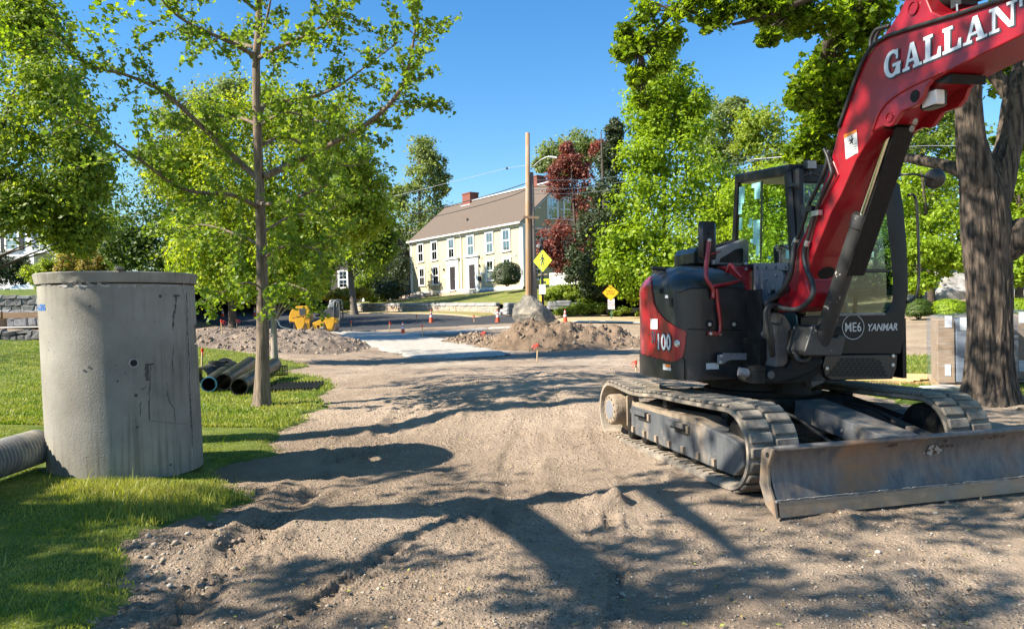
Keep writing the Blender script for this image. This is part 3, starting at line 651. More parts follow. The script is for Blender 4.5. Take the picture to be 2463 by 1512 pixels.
# ================================================================== YELLOW HOUSE
M_YEL = mat('yellow_clapboard', (.49, .43, .28), (.46, .4, .26), rough=.6, scale=.8, bump=.1, bscale=30)
M_WHT = mat('white_trim', (.8, .8, .78), (.74, .74, .73), rough=.5, scale=2)
M_ROOF = mat('brown_shingle', (.15, .112, .087), (.105, .08, .062), rough=.9, scale=7, bump=.5, bscale=9, stretch=(1, 1, 3), lo=.3, hi=.7)
M_BRK = mat('red_brick', (.23, .075, .05), (.15, .05, .037), rough=.9, scale=9, bump=.4, stretch=(1, 1, 4))
M_GLS = glassmat('house_glass', (.25, .3, .32), .25)
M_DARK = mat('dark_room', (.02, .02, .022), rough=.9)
M_CURT = mat('curtain_cloth', (.5, .5, .48), (.4, .4, .4), rough=.95, scale=4)
M_DOOR = mat('dark_door', (.035, .028, .03), rough=.4)
M_BLK = mat('black_metal', (.02, .02, .022), rough=.45)
M_LEAD = mat('flashing', (.6, .62, .65), rough=.4)
PSI = .95
ha = Vector((-math.cos(PSI), math.sin(PSI), 0)); hg = Vector((math.sin(PSI), math.cos(PSI), 0)); HR = Vector((.96, 59.18, 0)); HL, HW, ZB_, ZE, ZR = 19.0, 8.36, 3.18, 8.48, 11.97
hn = -hg                                                    # front wall faces -hg, gable faces -ha
def hp(s, t, z): return HR + ha * s + hg * t + Vector((0, 0, z))
house = thing('yellow_house', 'pale yellow clapboard house with brown roof and two brick chimneys above the stone wall', 'house', hp(HL / 2, HW / 2, ZB_))
MB().prism([hp(0, 0, ZB_), hp(0, HW, ZB_), hp(0, HW, ZE), hp(0, HW / 2, ZR - .02), hp(0, 0, ZE)], ha * HL).build('wall', M_YEL, house)
cl = MB(); nb = 44
for k in range(nb):                                          # lapped boards, front and gable
    z0 = ZB_ + .02 + k * (ZE - ZB_ - .04) / nb; z1 = z0 + (ZE - ZB_) / nb + .012
    A = [hp(0, -.028, z0), hp(HL, -.028, z0), hp(HL, -.006, z1), hp(0, -.006, z1)]; cl.add(A + [hp(0, -.003, z0), hp(HL, -.003, z0)], [(0, 3, 2, 1), (0, 1, 5, 4)])
ng = 72
for k in range(ng):
    z0 = ZB_ + .02 + k * (ZR - ZB_ - .1) / ng; z1 = z0 + (ZR - ZB_) / ng + .012; cut = lambda z: max(0, (z - ZE) / (ZR - ZE)) * HW / 2
    c0, c1 = cut(z0) + .004, cut(z1) + .004
    if c1 * 2 > HW - .1: break
    o = -ha * .028; o2 = -ha * .006
    cl.add([hp(0, c0, z0) + o, hp(0, HW - c0, z0) + o, hp(0, HW - c1, z1) + o2, hp(0, c1, z1) + o2, hp(0, c0, z0), hp(0, HW - c0, z0)], [(0, 1, 2, 3), (0, 4, 5, 1)])
cl.build('clapboards', M_YEL, house, kind='stuff')
rf = MB(); ov = .32; sl_ = (ZR - ZE) / (HW / 2)
for sgn in (0, 1):
    t0, t1 = (-.34, HW / 2) if not sgn else (HW + .34, HW / 2); z0 = ZE - .34 * sl_
    A = [hp(-ov * .5, t0, z0 + .1), hp(HL + ov * .5, t0, z0 + .1), hp(HL + ov * .5, t1, ZR + .1), hp(-ov * .5, t1, ZR + .1)]
    rf.prism(A, (0, 0, -.12))
roof = rf.build('roof', M_ROOF, house)
sh = MB()
for k in range(34):                                          # shingle courses stand proud, row by row
    f0, f1 = k / 34, (k + 1) / 34; z = lambda f: ZE - .34 * sl_ + .1 + (ZR - ZE + .34 * sl_) * f; t = lambda f: -.34 + (HW / 2 + .34) * f
    sh.add([hp(-ov * .5, t(f0), z(f0) + .035), hp(HL + ov * .5, t(f0), z(f0) + .035), hp(HL + ov * .5, t(f1), z(f1) + .006), hp(-ov * .5, t(f1), z(f1) + .006), hp(-ov * .5, t(f0), z(f0) + .003), hp(HL + ov * .5, t(f0), z(f0) + .003)], [(0, 1, 2, 3), (0, 4, 5, 1)])
sh.build('shingles', M_ROOF, roof, kind='stuff')
tr = MB(); tr.tube([hp(-.2, -.36, ZE - .2), hp(HL + .2, -.36, ZE - .2)], .085, 8); gut = tr.build('gutter', M_WHT, house)
MB().box(hp(HL / 2, -.16, ZE - .22), (HL / 2 + .1, .15, .04), ha, hg).build('soffit', M_WHT, house)
MB().box(hp(HL / 2, -.045, ZE - .33), (HL / 2, .03, .1), ha, hg).build('frieze_board', M_WHT, house)
for s_ in (.14, HL - .14): MB().box(hp(s_, -.04, (ZB_ + ZE) / 2 - .14), (.16, .035, (ZE - ZB_) / 2 - .12), ha, hg).build('corner_board', M_WHT, house)
MB().box(hp(-.045, .15, (ZB_ + ZE) / 2 - .1), (.035, .17, (ZE - ZB_) / 2 - .1), ha, hg).build('corner_board', M_WHT, house)
for sg in (0, 1):
    a0 = hp(-.1, -.25 if not sg else HW + .25, ZE - .25 * sl_ - .1); a1_ = hp(-.1, HW / 2, ZR - .1)
    MB().prism([a0, a1_, a1_ + Vector((0, 0, .2)), a0 + Vector((0, 0, .2))], -ha * .06).build('rake_board', M_WHT, house)
MB().box(hp(HL / 2, HW / 2, ZR + .17), (HL / 2 + .1, .14, .05), ha, hg).build('ridge_vent', M_LEAD, house)
MB().box(hp(HL / 2, -.035, ZB_ - .02), (HL / 2, .03, .1), ha, hg).build('sill_board', M_WHT, house)
for s_ in (HL - .12, 9.2):                                   # downspouts
    MB().tube([hp(s_, -.36, ZE - .28), hp(s_, -.12, ZE - .55), hp(s_, -.11, ZB_ + .1)], .05, 8).build('downspout', M_WHT, house)
fnd = thing('foundation', 'dressed pale granite foundation blocks under the yellow house', 'foundation', hp(9, 0, 2.6)); s = 0
while s < HL - .2:
    L = random.uniform(.55, 1.2); L = min(L, HL - s)
    put_stone(fnd, hp(s + L / 2, .02, ZB_ - .38), (L - .02, .3, .56), math.atan2(ha.y, ha.x), M_GRAN if s < 9 else M_STN[0], 0, 'block'); s += L
for s_, t_ in ((14.5, HW / 2 + .2), (3.9, HW / 2 + .35)):   # chimneys
    zc = ZR - .8; ch = MB(); ch.box(hp(s_, t_, zc + .75), (.72, .5, .95), ha, hg); ch.box(hp(s_, t_, zc + 1.74), (.77, .55, .06), ha, hg)
    co = ch.build('chimney', M_BRK, roof); MB().box(hp(s_, t_ - .35, zc + .55), (.85, .3, .06), ha, hg).build('flashing', M_LEAD, house)
MB().cyl(hp(10.1, 1.2, ZE + 1.0), hp(10.1, 1.2, ZE + 1.35), .09, 10).build('vent_pipe', M_BLK, house)
def window(s, z, w_=1.0, h_=1.72, front=True, rows=2, cols=2, parent=None, M=hp, out=None, ax=None, curtain=.5, frame=M_WHT, casing=.13):
    X = ax; O = out; c = s + O * .03 + Vector((0, 0, z)); Z = Vector((0, 0, 1)); f = MB()
    for sg in (-1, 1): f.box(c + X * (sg * (w_ / 2 + casing / 2)) + O * .035, (casing / 2, .035, h_ / 2), X, O)
    f.box(c + Z * (h_ / 2 + casing / 2) + O * .045, (w_ / 2 + casing + .02, .045, casing / 2), X, O); f.box(c - Z * (h_ / 2 + .04) + O * .06, (w_ / 2 + casing + .05, .06, .04), X, O)
    for k in (0, 1):                                         # two sashes
        zc = c + Z * (h_ / 4 * (1 if k else -1)); oo = O * (.022 + .012 * k)
        for sg in (-1, 1): f.box(zc + X * (sg * (w_ / 2 - .03)) + oo, (.03, .012, h_ / 4), X, O); 
        f.box(zc + Z * (h_ / 4 - .025) + oo, (w_ / 2 - .06, .0125, .025), X, O); f.box(zc - Z * (h_ / 4 - .03) + oo, (w_ / 2 - .06, .0125, .03), X, O)
        for i in range(1, cols): f.box(zc + X * ((i / cols - .5) * (w_ - .12)) + oo - O * .004, (.011, .008, h_ / 4 - .05), X, O)
        for i in range(1, rows): f.box(zc + Z * ((i / rows - .5) * (h_ / 2 - .1)) + oo - O * .005, (w_ / 2 - .06, .008, .011), X, O)
    wo_ = f.build('window', frame, parent)
    MB().box(c + O * .012, (w_ / 2 - .04, .003, h_ / 2 - .04), X, O).build('pane', M_GLS, wo_)
    if curtain: MB().box(c - X * (w_ * .27) + O * .0065, (w_ * .17, .0015, h_ / 2 - .06), X, O).build('curtain', M_CURT, wo_); MB().box(c + X * (w_ * .27) + O * .0065, (w_ * .17, .0015, h_ / 2 - .06), X, O).build('curtain', M_CURT, wo_)
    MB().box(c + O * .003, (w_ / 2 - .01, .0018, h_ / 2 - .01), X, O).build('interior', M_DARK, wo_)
z1 = lambda x, y: ((1600 + x / 3.6) * .60107, (820 + y / 3.6) * .60107)
z2 = lambda x, y: ((1850 + x / 2.52) * .60107, (700 + y / 2.52) * .60107)
def sfront(u, v): return (PP(u, v, HR, hg) - HR).dot(ha)
for q in (z1(302, 615), z1(500, 580), z1(742, 540), z2(85, 650), z2(275, 615), z2(443, 585)):
    window(hp(sfront(*q), 0, 0), 7.07, parent=house, out=hn, ax=ha, rows=1)
for q in (z1(322, 1022), z1(522, 995), z2(282, 935), z2(452, 905)):
    window(hp(sfront(*q), 0, 0), 4.7, h_=1.66, parent=house, out=hn, ax=ha, curtain=0, rows=1)
def tgable(u, v): return (PP(u, v, HR, ha) - HR).dot(hg)
for q, z in ((z2(740, 570), 7.0), (z2(880, 570), 7.0), (z2(905, 310), 9.65), (z2(1067, 325), 9.65), (z2(740, 920), 4.6)):
    window(hp(0, max(.8, tgable(*q)), 0), z, w_=.95, parent=house, out=-ha, ax=hg, rows=3, cols=3)
for q, lab in ((z1(770, 1050), 'white lintel'), (z2(105, 1015), 'grey lintel')):
    s_ = sfront(*q); d_ = MB(); c = hp(s_, 0, ZB_)
    d_.box(c + hn * .01 + Vector((0, 0, 1.12)), (.48, .02, 1.05), ha, hg)
    do = d_.build('door', M_DOOR, house); pn = MB()
    for i in (-1, 1):
        for z in (.45, 1.05, 1.55, 1.95): pn.box(c + hn * .034 + ha * (.21 * i) + Vector((0, 0, z)), (.15, .01, .16 if z > 1.5 else .22), ha, hg, bev=.008)
    pn.build('door_panel', M_DOOR, do); MB().lathe(c + hn * .05 - ha * .38 + Vector((0, 0, 1.05)), [(0, 0), (.035, .01), (.04, .04), (0, .06)], 10, hn).build('handle', M_LEAD, do)
    fr = MB()
    for i in (-1, 1): fr.box(c + hn * .05 + ha * (.64 * i) + Vector((0, 0, 1.1)), (.15, .05, 1.1), ha, hg); fr.box(c + hn * .06 + ha * (.92 * i) + Vector((0, 0, 1.28)), (.125, .06, 1.28), ha, hg)
    fr.box(c + hn * .05 + Vector((0, 0, 2.38)), (.79, .0505, .17), ha, hg); fr.box(c + hn * .07 + Vector((0, 0, 2.72)), (1.05, .07, .16), ha, hg); fr.box(c + hn * .13 + Vector((0, 0, 2.93)), (1.2, .17, .05), ha, hg)
    fr.box(c + hn * .12 + Vector((0, 0, .03)), (.6, .12, .04), ha, hg); fr.build('door_surround', M_WHT, house)
for q in (z1(642, 950), z2(178, 912)):                       # wall lanterns, house number plates, mail boxes
    c = hp(sfront(*q), -.1, 5.2); MB().lathe(c, [(0, -.12), (.06, -.1), (.08, .08), (.03, .14), (0, .16)], 10).build('wall_lantern', M_BLK, house)
for q, m_ in ((z1(650, 1030), M_WHT), (z2(195, 980), M_WHT)): MB().box(hp(sfront(*q), -.045, 4.55), (.2, .02, .14), ha, hg).build('name_plate', m_, house)
MB().box(hp(sfront(*z2(180, 1043)), -.1, 4.1), (.17, .08, .2), ha, hg, bev=.02).build('mail_box', M_BLK, house)
for q in (z1(235, 880), z2(535, 768)): MB().box(hp(sfront(*q), -.04, 5.75), (.2, .015, .07), ha, hg).build('vent', M_GRAN, house)
for k in range(2): MB().box(hp(-.06, tgable(*z2(770 if k else 995, 360)), 9.6), (.06, .12, .06), ha, hg).build('floodlight', M_WHT, house)
# steps up the slope
st = thing('stone_steps', 'rough stone steps climbing the lawn to the doors of the yellow house', 'steps', hp(12.2, -4, 2.4))
for k in range(5):
    put_stone(st, hp(12.9 - .05 * k, -4.6 + .75 * k, 2.28 + .16 * k), (1.6, .7, .2), math.atan2(ha.y, ha.x) + .05 * k, M_GRAN, 0, 'step')
    for sg in (-1, 1): put_stone(st, hp(12.9 + 1.25 * sg, -4.7 + .75 * k, 2.34 + .16 * k), (.5, .6, .4), random.random(), random.choice(M_STN), 1, 'stone')
# white picket fence and deck at the gable
pf = thing('picket_fence', 'white picket railing on a low deck beside the gable end of the yellow house', 'fence', P(1345, 668, 57))
A, B = P(1322, 668, 56.2), P(1425, 662, 55); dv = (B - A).normalized(); Lf = (B - A).length; zf = 2.95
pk = MB()
for k in range(46): c = A + dv * (k * Lf / 45); pk.box((c.x, c.y, zf + .65), (.035, .012, .5), dv, dv.cross(V(0, 0, 1)))
pk.build('pickets', M_WHT, pf, kind='stuff')
for z in (.25, 1.05): MB().box(Vector(((A.x + B.x) / 2, (A.y + B.y) / 2, zf + z)) + dv.cross(V(0, 0, 1)) * .035, (Lf / 2, .02, .045), dv, dv.cross(V(0, 0, 1))).build('rail', M_WHT, pf)
MB().box(Vector(((A.x + B.x) / 2, (A.y + B.y) / 2, zf)), (Lf / 2, .06, .16), dv, dv.cross(V(0, 0, 1))).build('deck_edge', M_GRAN, pf)

# ================================================================== OTHER HOUSES
M_WCLAP = mat('white_clapboard', (.78, .79, .8), (.7, .72, .74), rough=.6, scale=1)
M_BCLAP = mat('dark_clapboard', (.035, .03, .03), (.05, .045, .043), rough=.8, scale=2)
M_GCLAP = mat('grey_clapboard', (.13, .13, .125), (.1, .1, .1), rough=.85, scale=2)
M_GROOF = mat('grey_shingle', (.16, .155, .15), (.11, .105, .1), rough=.95, scale=5, bump=.4)
def simple_house(name, label, c, X, L, W, h, rh, wallm, roofm, wins, front_off=None, trim=M_WHT, boards=26):
    X = Vector(X).normalized(); Y = Vector((0, 0, 1)).cross(X); c = Vector(c); h0 = thing(name, label, 'house', c); q = lambda s, t, z: c + X * s + Y * t + Vector((0, 0, z))
    MB().prism([q(-L / 2, 0, 0), q(-L / 2, W, 0), q(-L / 2, W, h), q(-L / 2, W / 2, h + rh - .03), q(-L / 2, 0, h)], X * L).build('wall', wallm, h0)
    b = MB()
    for k in range(boards):
        z0 = k * h / boards; z1 = z0 + h / boards
        for (a0, a1, o) in ((q(-L / 2, 0, 0), q(L / 2, 0, 0), -Y), (q(-L / 2, 0, 0), q(-L / 2, W, 0), -X), (q(L / 2, 0, 0), q(L / 2, W, 0), X)):
            b.add([a0 + o * .03 + Vector((0, 0, z0)), a1 + o * .03 + Vector((0, 0, z0)), a1 + o * .005 + Vector((0, 0, z1)), a0 + o * .005 + Vector((0, 0, z1))], [(0, 1, 2, 3)])
    b.build('clapboards', wallm, h0, kind='stuff')
    r = MB()
    for t0 in (-.3, W + .3): r.prism([q(-L / 2 - .3, t0, h - .2), q(L / 2 + .3, t0, h - .2), q(L / 2 + .3, W / 2, h + rh), q(-L / 2 - .3, W / 2, h + rh)], (0, 0, .14))
    r.build('roof', roofm, h0)
    for s_ in (-L / 2 + .1, L / 2 - .1): MB().box(q(s_, -.04, h / 2), (.12, .035, h / 2), X, Y).build('corner_board', trim, h0)
    MB().box(q(0, -.06, h - .15), (L / 2, .05, .14), X, Y).build('frieze_board', trim, h0)
    for s_, z in wins: window(q(s_, 0, 0), z, 1.0, 1.6, parent=h0, out=-Y, ax=X, curtain=.5)
    return h0, q, X, Y
wc = P(60, 600, 58); wc.z = 3.4
wh, wq, wX, wY = simple_house('white_house', 'white clapboard house with black shutters behind the shrubs at the left', (wc.x - 3.6, wc.y, 3.4), (1, -.12, 0), 9.0, 8, 6.2, 3.2, M_WCLAP, M_GROOF, [(-2.6, 4.2), (.6, 4.2), (2.9, 4.2), (.6, 1.5), (-2.6, 1.5)])
for s_ in (-3.35, -1.85, -.15, 1.35, 2.15, 3.65): MB().box(wq(s_, -.05, 4.2), (.22, .03, .85), wX, wY).build('shutter', M_BLK, wh)
pb = MB(); pb.box(wq(5.6, 1.2, 3.2), (1.1, 1.3, .12), wX, wY); pb.build('porch_roof', M_WHT, wh)
for s_ in (4.65, 6.6): MB().box(wq(s_, .0, 1.55), (.1, .1, 1.55), wX, wY).build('porch_post', M_WHT, wh)
rl = MB()
for z in (3.42, 4.1): rl.box(wq(5.6, -.05, z), (1.0, .03, .035), wX, wY)
for s_ in (4.6, 5.27, 5.93, 6.62): rl.box(wq(s_, -.05, 3.78), (.05, .05, .45), wX, wY)
for k in range(3):
    a, b = 4.65 + .67 * k, 5.22 + .67 * k
    rl.tube([wq(a, -.05, 3.46), wq(b, -.05, 4.06)], .02, 5); rl.tube([wq(a, -.05, 4.06), wq(b, -.05, 3.46)], .02, 5)
rl.build('balcony_rail', M_WHT, wh)
dm = MB(); dm.box(wq(-1.5, 1.2, 7.2), (.9, .9, .75), wX, wY); dm.build('dormer', M_WCLAP, wh); 
MB().prism([wq(-2.6, .15, 7.9), wq(-.4, .15, 7.9), wq(-1.5, .15, 8.7)], wY * 2.4).build('dormer_roof', M_GROOF, wh)
simple_house('black_house', 'black clapboard house with white window frames behind the roller', P(770, 722, 74) * Vector((1, 1, 0)) + V(0, 0, 2.2) if False else (P(770, 722, 74).x, 74, 2.4), (1, -.5, 0), 11, 8, 4.6, 3.0, M_BCLAP, M_GROOF, [(-2.6, 2.2), (.3, 2.2), (3.0, 2.2)])
simple_house('grey_house', 'weathered grey clapboard house half hidden by trees left of the yellow house', (P(935, 660, 96).x, 96, 4.2), (1, -.6, 0), 9, 8, 5.2, 3.0, M_GCLAP, M_GROOF, [(-1.2, 2.3), (1.4, 2.3), (3.2, 2.3)])
# ================================================================== SOIL HEAPS AND BOULDER
def heap(name, label, cu, cv, d, rx, ry, h, prof, m, seed, step=.07, rot=0.0, cols=None, rough=.12):
    c = P(cu, cv, d); X, Y = np.meshgrid(np.arange(-rx * 1.25, rx * 1.25, step), np.arange(-ry * 1.25, ry * 1.25, step), indexing='ij')
    hh = prof(X / rx, Y / ry) * h; hh = hh + np.clip(hh, 0, .5) * 2 * rough * (fbm(X, Y, 1.6, 5, seed) + .9 * fbm(X, Y, 6, 4, seed + 3) + .5 * np.abs(fbm(X, Y, 12, 2, seed + 5))) * 1.4
    gx, gy = X + c.x, Y + c.y; Z = terr(gx, gy) + hh - .1 + .0
    keep = hh > .015; i = np.arange(X.size).reshape(X.shape); k = keep[:-1, :-1] | keep[1:, :-1] | keep[:-1, 1:] | keep[1:, 1:]
    q = np.stack([i[:-1, :-1], i[1:, :-1], i[1:, 1:], i[:-1, 1:]], -1)[k]; u, inv = np.unique(q, return_inverse=True)
    vs = np.stack([gx, gy, Z], -1).reshape(-1, 3)[u]; o = npmesh(name, vs, inv.reshape(-1, 4), m, smooth=True)
    meshcol(o, np.repeat(np.array(cols)[None], len(vs), 0) * (1 + .25 * fbm(vs[:, 0], vs[:, 1], 1.2, 3, seed))[:, None]); tag(o, label, 'soil heap'); return o
def prof_right(x, y):
    r = np.sqrt((np.where(x < -.1, x * 1.0, x * 1.0)) ** 2 + y ** 2); b = np.clip(1.05 - r, 0, 1)
    z = np.minimum(b * 1.75, 1) ** 1.1
    peak = 1 - .55 * np.clip(x + .1, 0, 1) + .0 * np.exp(-((x + .38) ** 2) / .03) * np.exp(-(y ** 2) / .2) - .25 * np.clip(-.5 - x, 0, 1) * 2
    return z * np.clip(peak, 0, 2)
heap('soil_heap', 'brown heap of loose soil in front of the big boulder', 1368, 830, 26.2, 3.7, 1.9, .86, prof_right, M_SOIL, 61, cols=(.27, .2, .145), rough=.2)
def prof_low(x, y): r = np.sqrt(x ** 2 + y ** 2); return np.clip(1.08 - r, 0, 1) ** .9
heap('soil_heap', 'low spill of soil at the left foot of the boulder heap', 1150, 815, 29, 1.9, 1.2, .38, prof_low, M_SOIL, 67, cols=(.28, .21, .155), rough=.2)
def prof_left(x, y):
    r = np.sqrt(np.abs(x) ** 3.2 + np.abs(y) ** 2); return np.clip(np.clip(1.04 - r, 0, 1) * 1.5, 0, 1)
heap('gravel_heap', 'wide low bank of grey brown gravel behind the black pipes', 640, 835, 26.5, 3.9, 3.6, .62, prof_left, M_SOIL, 71, cols=(.3, .245, .205), rough=.1)
def rockmat(name, a, b_, c_):
    m, t, n, l = newmat(name); out = n.new('ShaderNodeOutputMaterial'); b = n.new('ShaderNodeBsdfPrincipled'); l.new(b.outputs[0], out.inputs[0]); tc = n.new('ShaderNodeTexCoord')
    nz = N(n, 'ShaderNodeTexNoise', i_Scale=1.6, i_Detail=9.0, i_Roughness=.7); l.new(tc.outputs['Object'], nz.inputs['Vector']); rp = ramp(n, [(.3, a), (.5, b_), (.68, c_)]); l.new(nz.outputs[0], rp.inputs[0]); l.new(rp.outputs[0], b.inputs['Base Color'])
    n2 = N(n, 'ShaderNodeTexNoise', i_Scale=4.0, i_Detail=9.0, i_Roughness=.7, i_Distortion=1.2); l.new(tc.outputs['Object'], n2.inputs['Vector']); bp = N(n, 'ShaderNodeBump', i_Strength=.9, i_Distance=.12); l.new(n2.outputs[0], bp.inputs['Height']); l.new(bp.outputs[0], b.inputs['Normal']); b.inputs['Roughness'].default_value = .9
    return m
M_BOULD = rockmat('boulder_rock', (.05, .048, .045), (.2, .18, .15), (.42, .36, .27))
def boulder(name, label, c, size, seed, shape=None, m=None, sub=5):
    import bmesh
    bm = bmesh.new(); bmesh.ops.create_icosphere(bm, subdivisions=sub, radius=1); r = np.random.default_rng(seed)
    v = np.array([x.co[:] for x in bm.verts]); pl = r.normal(size=(16, 3)); pl /= np.linalg.norm(pl, axis=1)[:, None]; off = r.uniform(.62, .9, 16); s = np.ones(len(v))
    for p, o in zip(pl, off):
        dd = v @ p; s = np.where(dd > 1e-3, np.minimum(s, o / np.maximum(dd, 1e-3)), s)
    v = v * np.clip(s, .4, 1)[:, None]; nn = fbm(v[:, 0] * 2 + v[:, 2], v[:, 1] * 2 + v[:, 2] * 1.7, 1.3, 4, seed); v = v * (1 + .16 * nn)[:, None] * (1 + .1 * np.abs(fbm(v[:, 0] + v[:, 1], v[:, 2] * 2.2, 2.6, 3, seed + 9)))[:, None]
    if shape is not None: v = shape(v)
    v = v * np.array(size) + np.array(c); f = [tuple(x.index for x in q.verts) for q in bm.faces]; bm.free()
    o = mkobj(name, [tuple(x) for x in v], f, m or M_BOULD, smooth='auto'); return tag(o, label, 'rock')
def bshape(v):
    v = v.copy(); t = np.clip(v[:, 2] * .5 + .5, 0, 1); v[:, 0] = v[:, 0] * (1.1 - .5 * t ** 1.5) + .1 - .34 * t; return v
cb = P(1281, 750, 34.5); boulder('boulder', 'big jagged grey boulder standing behind the soil heap at the foot of the poles', (cb.x, cb.y, 1.0), (1.13, .9, 1.0), 5, bshape)
led = P(2290, 720, 46); boulder('rock_ledge', 'pale rock ledge behind the lime green shrubs at the right', (led.x + 1.4, 47, 1.0), (5.6, 2.2, 2.3), 8, None, rockmat('ledge_rock', (.2, .19, .18), (.42, .4, .38), (.6, .57, .54)))
def clods(n, u0, u1, v0, v1, d, smin, smax, hz_, seed):
    r = np.random.default_rng(seed); out = []
    c = P((u0 + u1) / 2, (v0 + v1) / 2, d)
    return None

# ================================================================== POLES, LAMP, SIGNS, WIRES
M_POLE = mat('new_pole_wood', (.42, .25, .13), (.3, .17, .09), rough=.8, scale=2.2, bump=.4, stretch=(6, 6, .35), dirt=(.34, .3, .25), dscale=.5)
M_POLE2 = mat('old_pole_wood', (.27, .22, .18), (.18, .14, .115), rough=.85, scale=2.2, bump=.5, stretch=(6, 6, .35))
M_STEEL = mat('galvanised_steel', (.5, .51, .52), (.42, .43, .44), rough=.4, metal=.6, scale=4)
M_CABLE = mat('cable_black', (.03, .03, .035), rough=.5); M_CABLE2 = mat('cable_bright', (.5, .52, .55), rough=.35, metal=.3)
b0, t0 = P(1270.5, 722, 44), P(1268.5, 320, 44)
MBp = MB(); MBp.tube([b0 - V(0, 0, .8), b0, (b0 * .6 + t0 * .4), t0], [.175, .172, .152, .125], 16)
pole1 = MBp.build('utility_pole', M_POLE, None, smooth=True); tag(pole1, 'tall reddish new wooden utility pole, the left of the two poles behind the boulder', 'utility pole')
b1, t1 = P(1284.5, 722, 44.25), P(1276.5, 415, 44.25)
pl2 = thing('utility_pole', 'shorter grey old wooden pole lashed to the tall reddish pole', 'utility pole', b1)
MB().tube([b1 - V(0, 0, .8), b1, t1], [.2, .195, .15], 16).build('pole', M_POLE2, pl2, smooth=True)
bk = P(1277, 523, 43.7); MB().box(bk, (.46, .05, .075), (1, 0, -.06)).build('cross_brace', M_TIMB, pl2)
lmp = thing('street_lamp', 'grey street lamp on a curved arm fixed to the utility poles', 'street lamp', P(1277, 400, 44.1))
a = [P(1276, 408, 44.1), P(1288, 395, 43.9), P(1302, 384, 43.6), P(1316, 377.5, 43.3), P(1322, 377, 43.2)]; MB().tube(a, .03, 8, smooth=3).build('arm', M_STEEL, lmp, smooth=True)
MB().box(P(1330, 378.5, 43.0), (.24, .11, .055), P(1337, 379, 43) - P(1322, 377, 43.2), (0, 1, 0), bev=.02).build('lamp_head', M_STEEL, lmp)
MB().box(P(1333, 381.5, 43.0), (.12, .08, .012), (1, 0, 0)).build('lamp_lens', mat('lamp_lens_amber', (.8, .55, .2), rough=.3), lmp)
def wire(label, pts, r=.018, m=None, sag=None):
    pp = [P(*p) for p in pts]; o = MB().tube(pp, r, 5, smooth=6).build('overhead_wire', m or M_CABLE, None, smooth=True); tag(o, label, 'wire')
wire('upper black cable running from the poles down past the brick chimney to the left', [(1268, 440, 44), (1180, 468, 47), (1060, 500, 52), (980, 517, 55), (880, 538, 60), (760, 556, 66)], .03)
wire('lower black cable crossing the brown roof from the poles', [(1268, 455, 44), (1215, 476, 46), (1100, 508, 51), (985, 535, 55), (860, 567, 62), (760, 585, 68)], .026)
wire('thin pale wire high in the sky left of the tall pole', [(1267, 398, 44), (1219, 405, 46), (1130, 427, 50), (1000, 459, 56), (850, 495, 64)], .014, M_CABLE2)
MB().lathe(P(1219, 405, 46), [(0, -.09), (.08, -.04), (.08, .04), (0, .09)], 10).build('wire_marker', M_CABLE, None); tag(bpy.data.objects['wire_marker'], 'small dark ball on the pale wire in the sky', 'marker ball')
for k, (va, vb, vc, r, m) in enumerate(((433, 428, 424, .014, M_CABLE2), (450, 444, 438, .016, M_CABLE), (458, 447, 436, .018, M_CABLE2), (466, 460, 452, .014, M_CABLE2))):
    wire(('highest thin wire to the right of the poles in front of the red maple', 'second thin dark wire right of the poles in front of the dark yew', 'thick bright cable right of the poles crossing the red maple', 'lowest bright cable right of the poles above the attic windows')[k], [(1277, va, 44.2), (1400, vb + 4, 45), (1560, vc - 8, 47), (1800, vc - 46, 48), (2080, vc - 92, 47), (2300, vc - 128, 45)], r, m)
wire('bright cable passing behind the excavator mirror between boom and big tree', [(1800, 384, 33), (1950, 372, 31), (2180, 353, 30), (2320, 351, 29.5), (2600, 352, 28)], .012, M_CABLE2)
wire('pair of dark wires above the cab roof', [(1790, 390, 34), (1840, 382, 33.5), (2000, 370, 33), (2250, 355, 32)], .014, M_CABLE)
M_SIGNY = mat('sign_lime', (.62, .78, .02), (.58, .74, .02), rough=.4); M_SIGNO = mat('sign_amber', (.82, .5, .01), (.78, .46, .01), rough=.4); M_SIGNW = mat('sign_white', (.78, .76, .74), rough=.45)
M_SIGNG = mat('sign_back', (.3, .31, .3), rough=.45, metal=.4); M_INK = mat('sign_ink', (.012, .012, .012), rough=.5); M_RINK = mat('sign_red_ink', (.5, .06, .05), rough=.5)
DS = 40.0
sg = thing('crossing_sign', 'lime green pedestrian crossing sign with arrow plate on a black post beside the utility poles', 'road sign', P(1306, 735, DS))
pb_, pt_ = P(1305.5, 745, DS), P(1301.5, 583, DS); MB().tube([pb_ - V(0, 0, .4), pt_], .085, 14).build('post', M_BLK, sg, smooth=True)
MB().lathe(pt_, [(.085, 0), (.12, .01), (.12, .12), (.06, .16), (0, .2)], 12).build('post_cap', M_BLK, sg)
SX = Vector((.8, -.6, 0)); SY = Vector((0, 0, 1)); SN = SX.cross(SY)
def diamond(c, h, m, name, par, inner=None, X=SX, th=.006):
    Nn = X.cross(SY); rr = h * .06
    def poly(hh, r, o):
        p = []
        for k in range(4):
            a0 = math.pi / 2 * k
            for da in (-.35, 0, .35): p.append(c + Nn * o + (X * math.sin(a0 + 0) + SY * math.cos(a0)) * (hh - r * 1.414) + (X * math.sin(a0 + da * 2) + SY * math.cos(a0 + da * 2)) * r)
        return p
    o = MB().prism(poly(h, rr, 0), Nn * th).build(name, m, par)
    if inner:
        a, b = poly(h * .965, rr, th + .002), poly(h * .93, rr, th + .002); n = len(a); MB().add(a + b, [(i, (i + 1) % n, n + (i + 1) % n, n + i)[::-1] for i in range(n)]).build('border', inner, o)
    return o
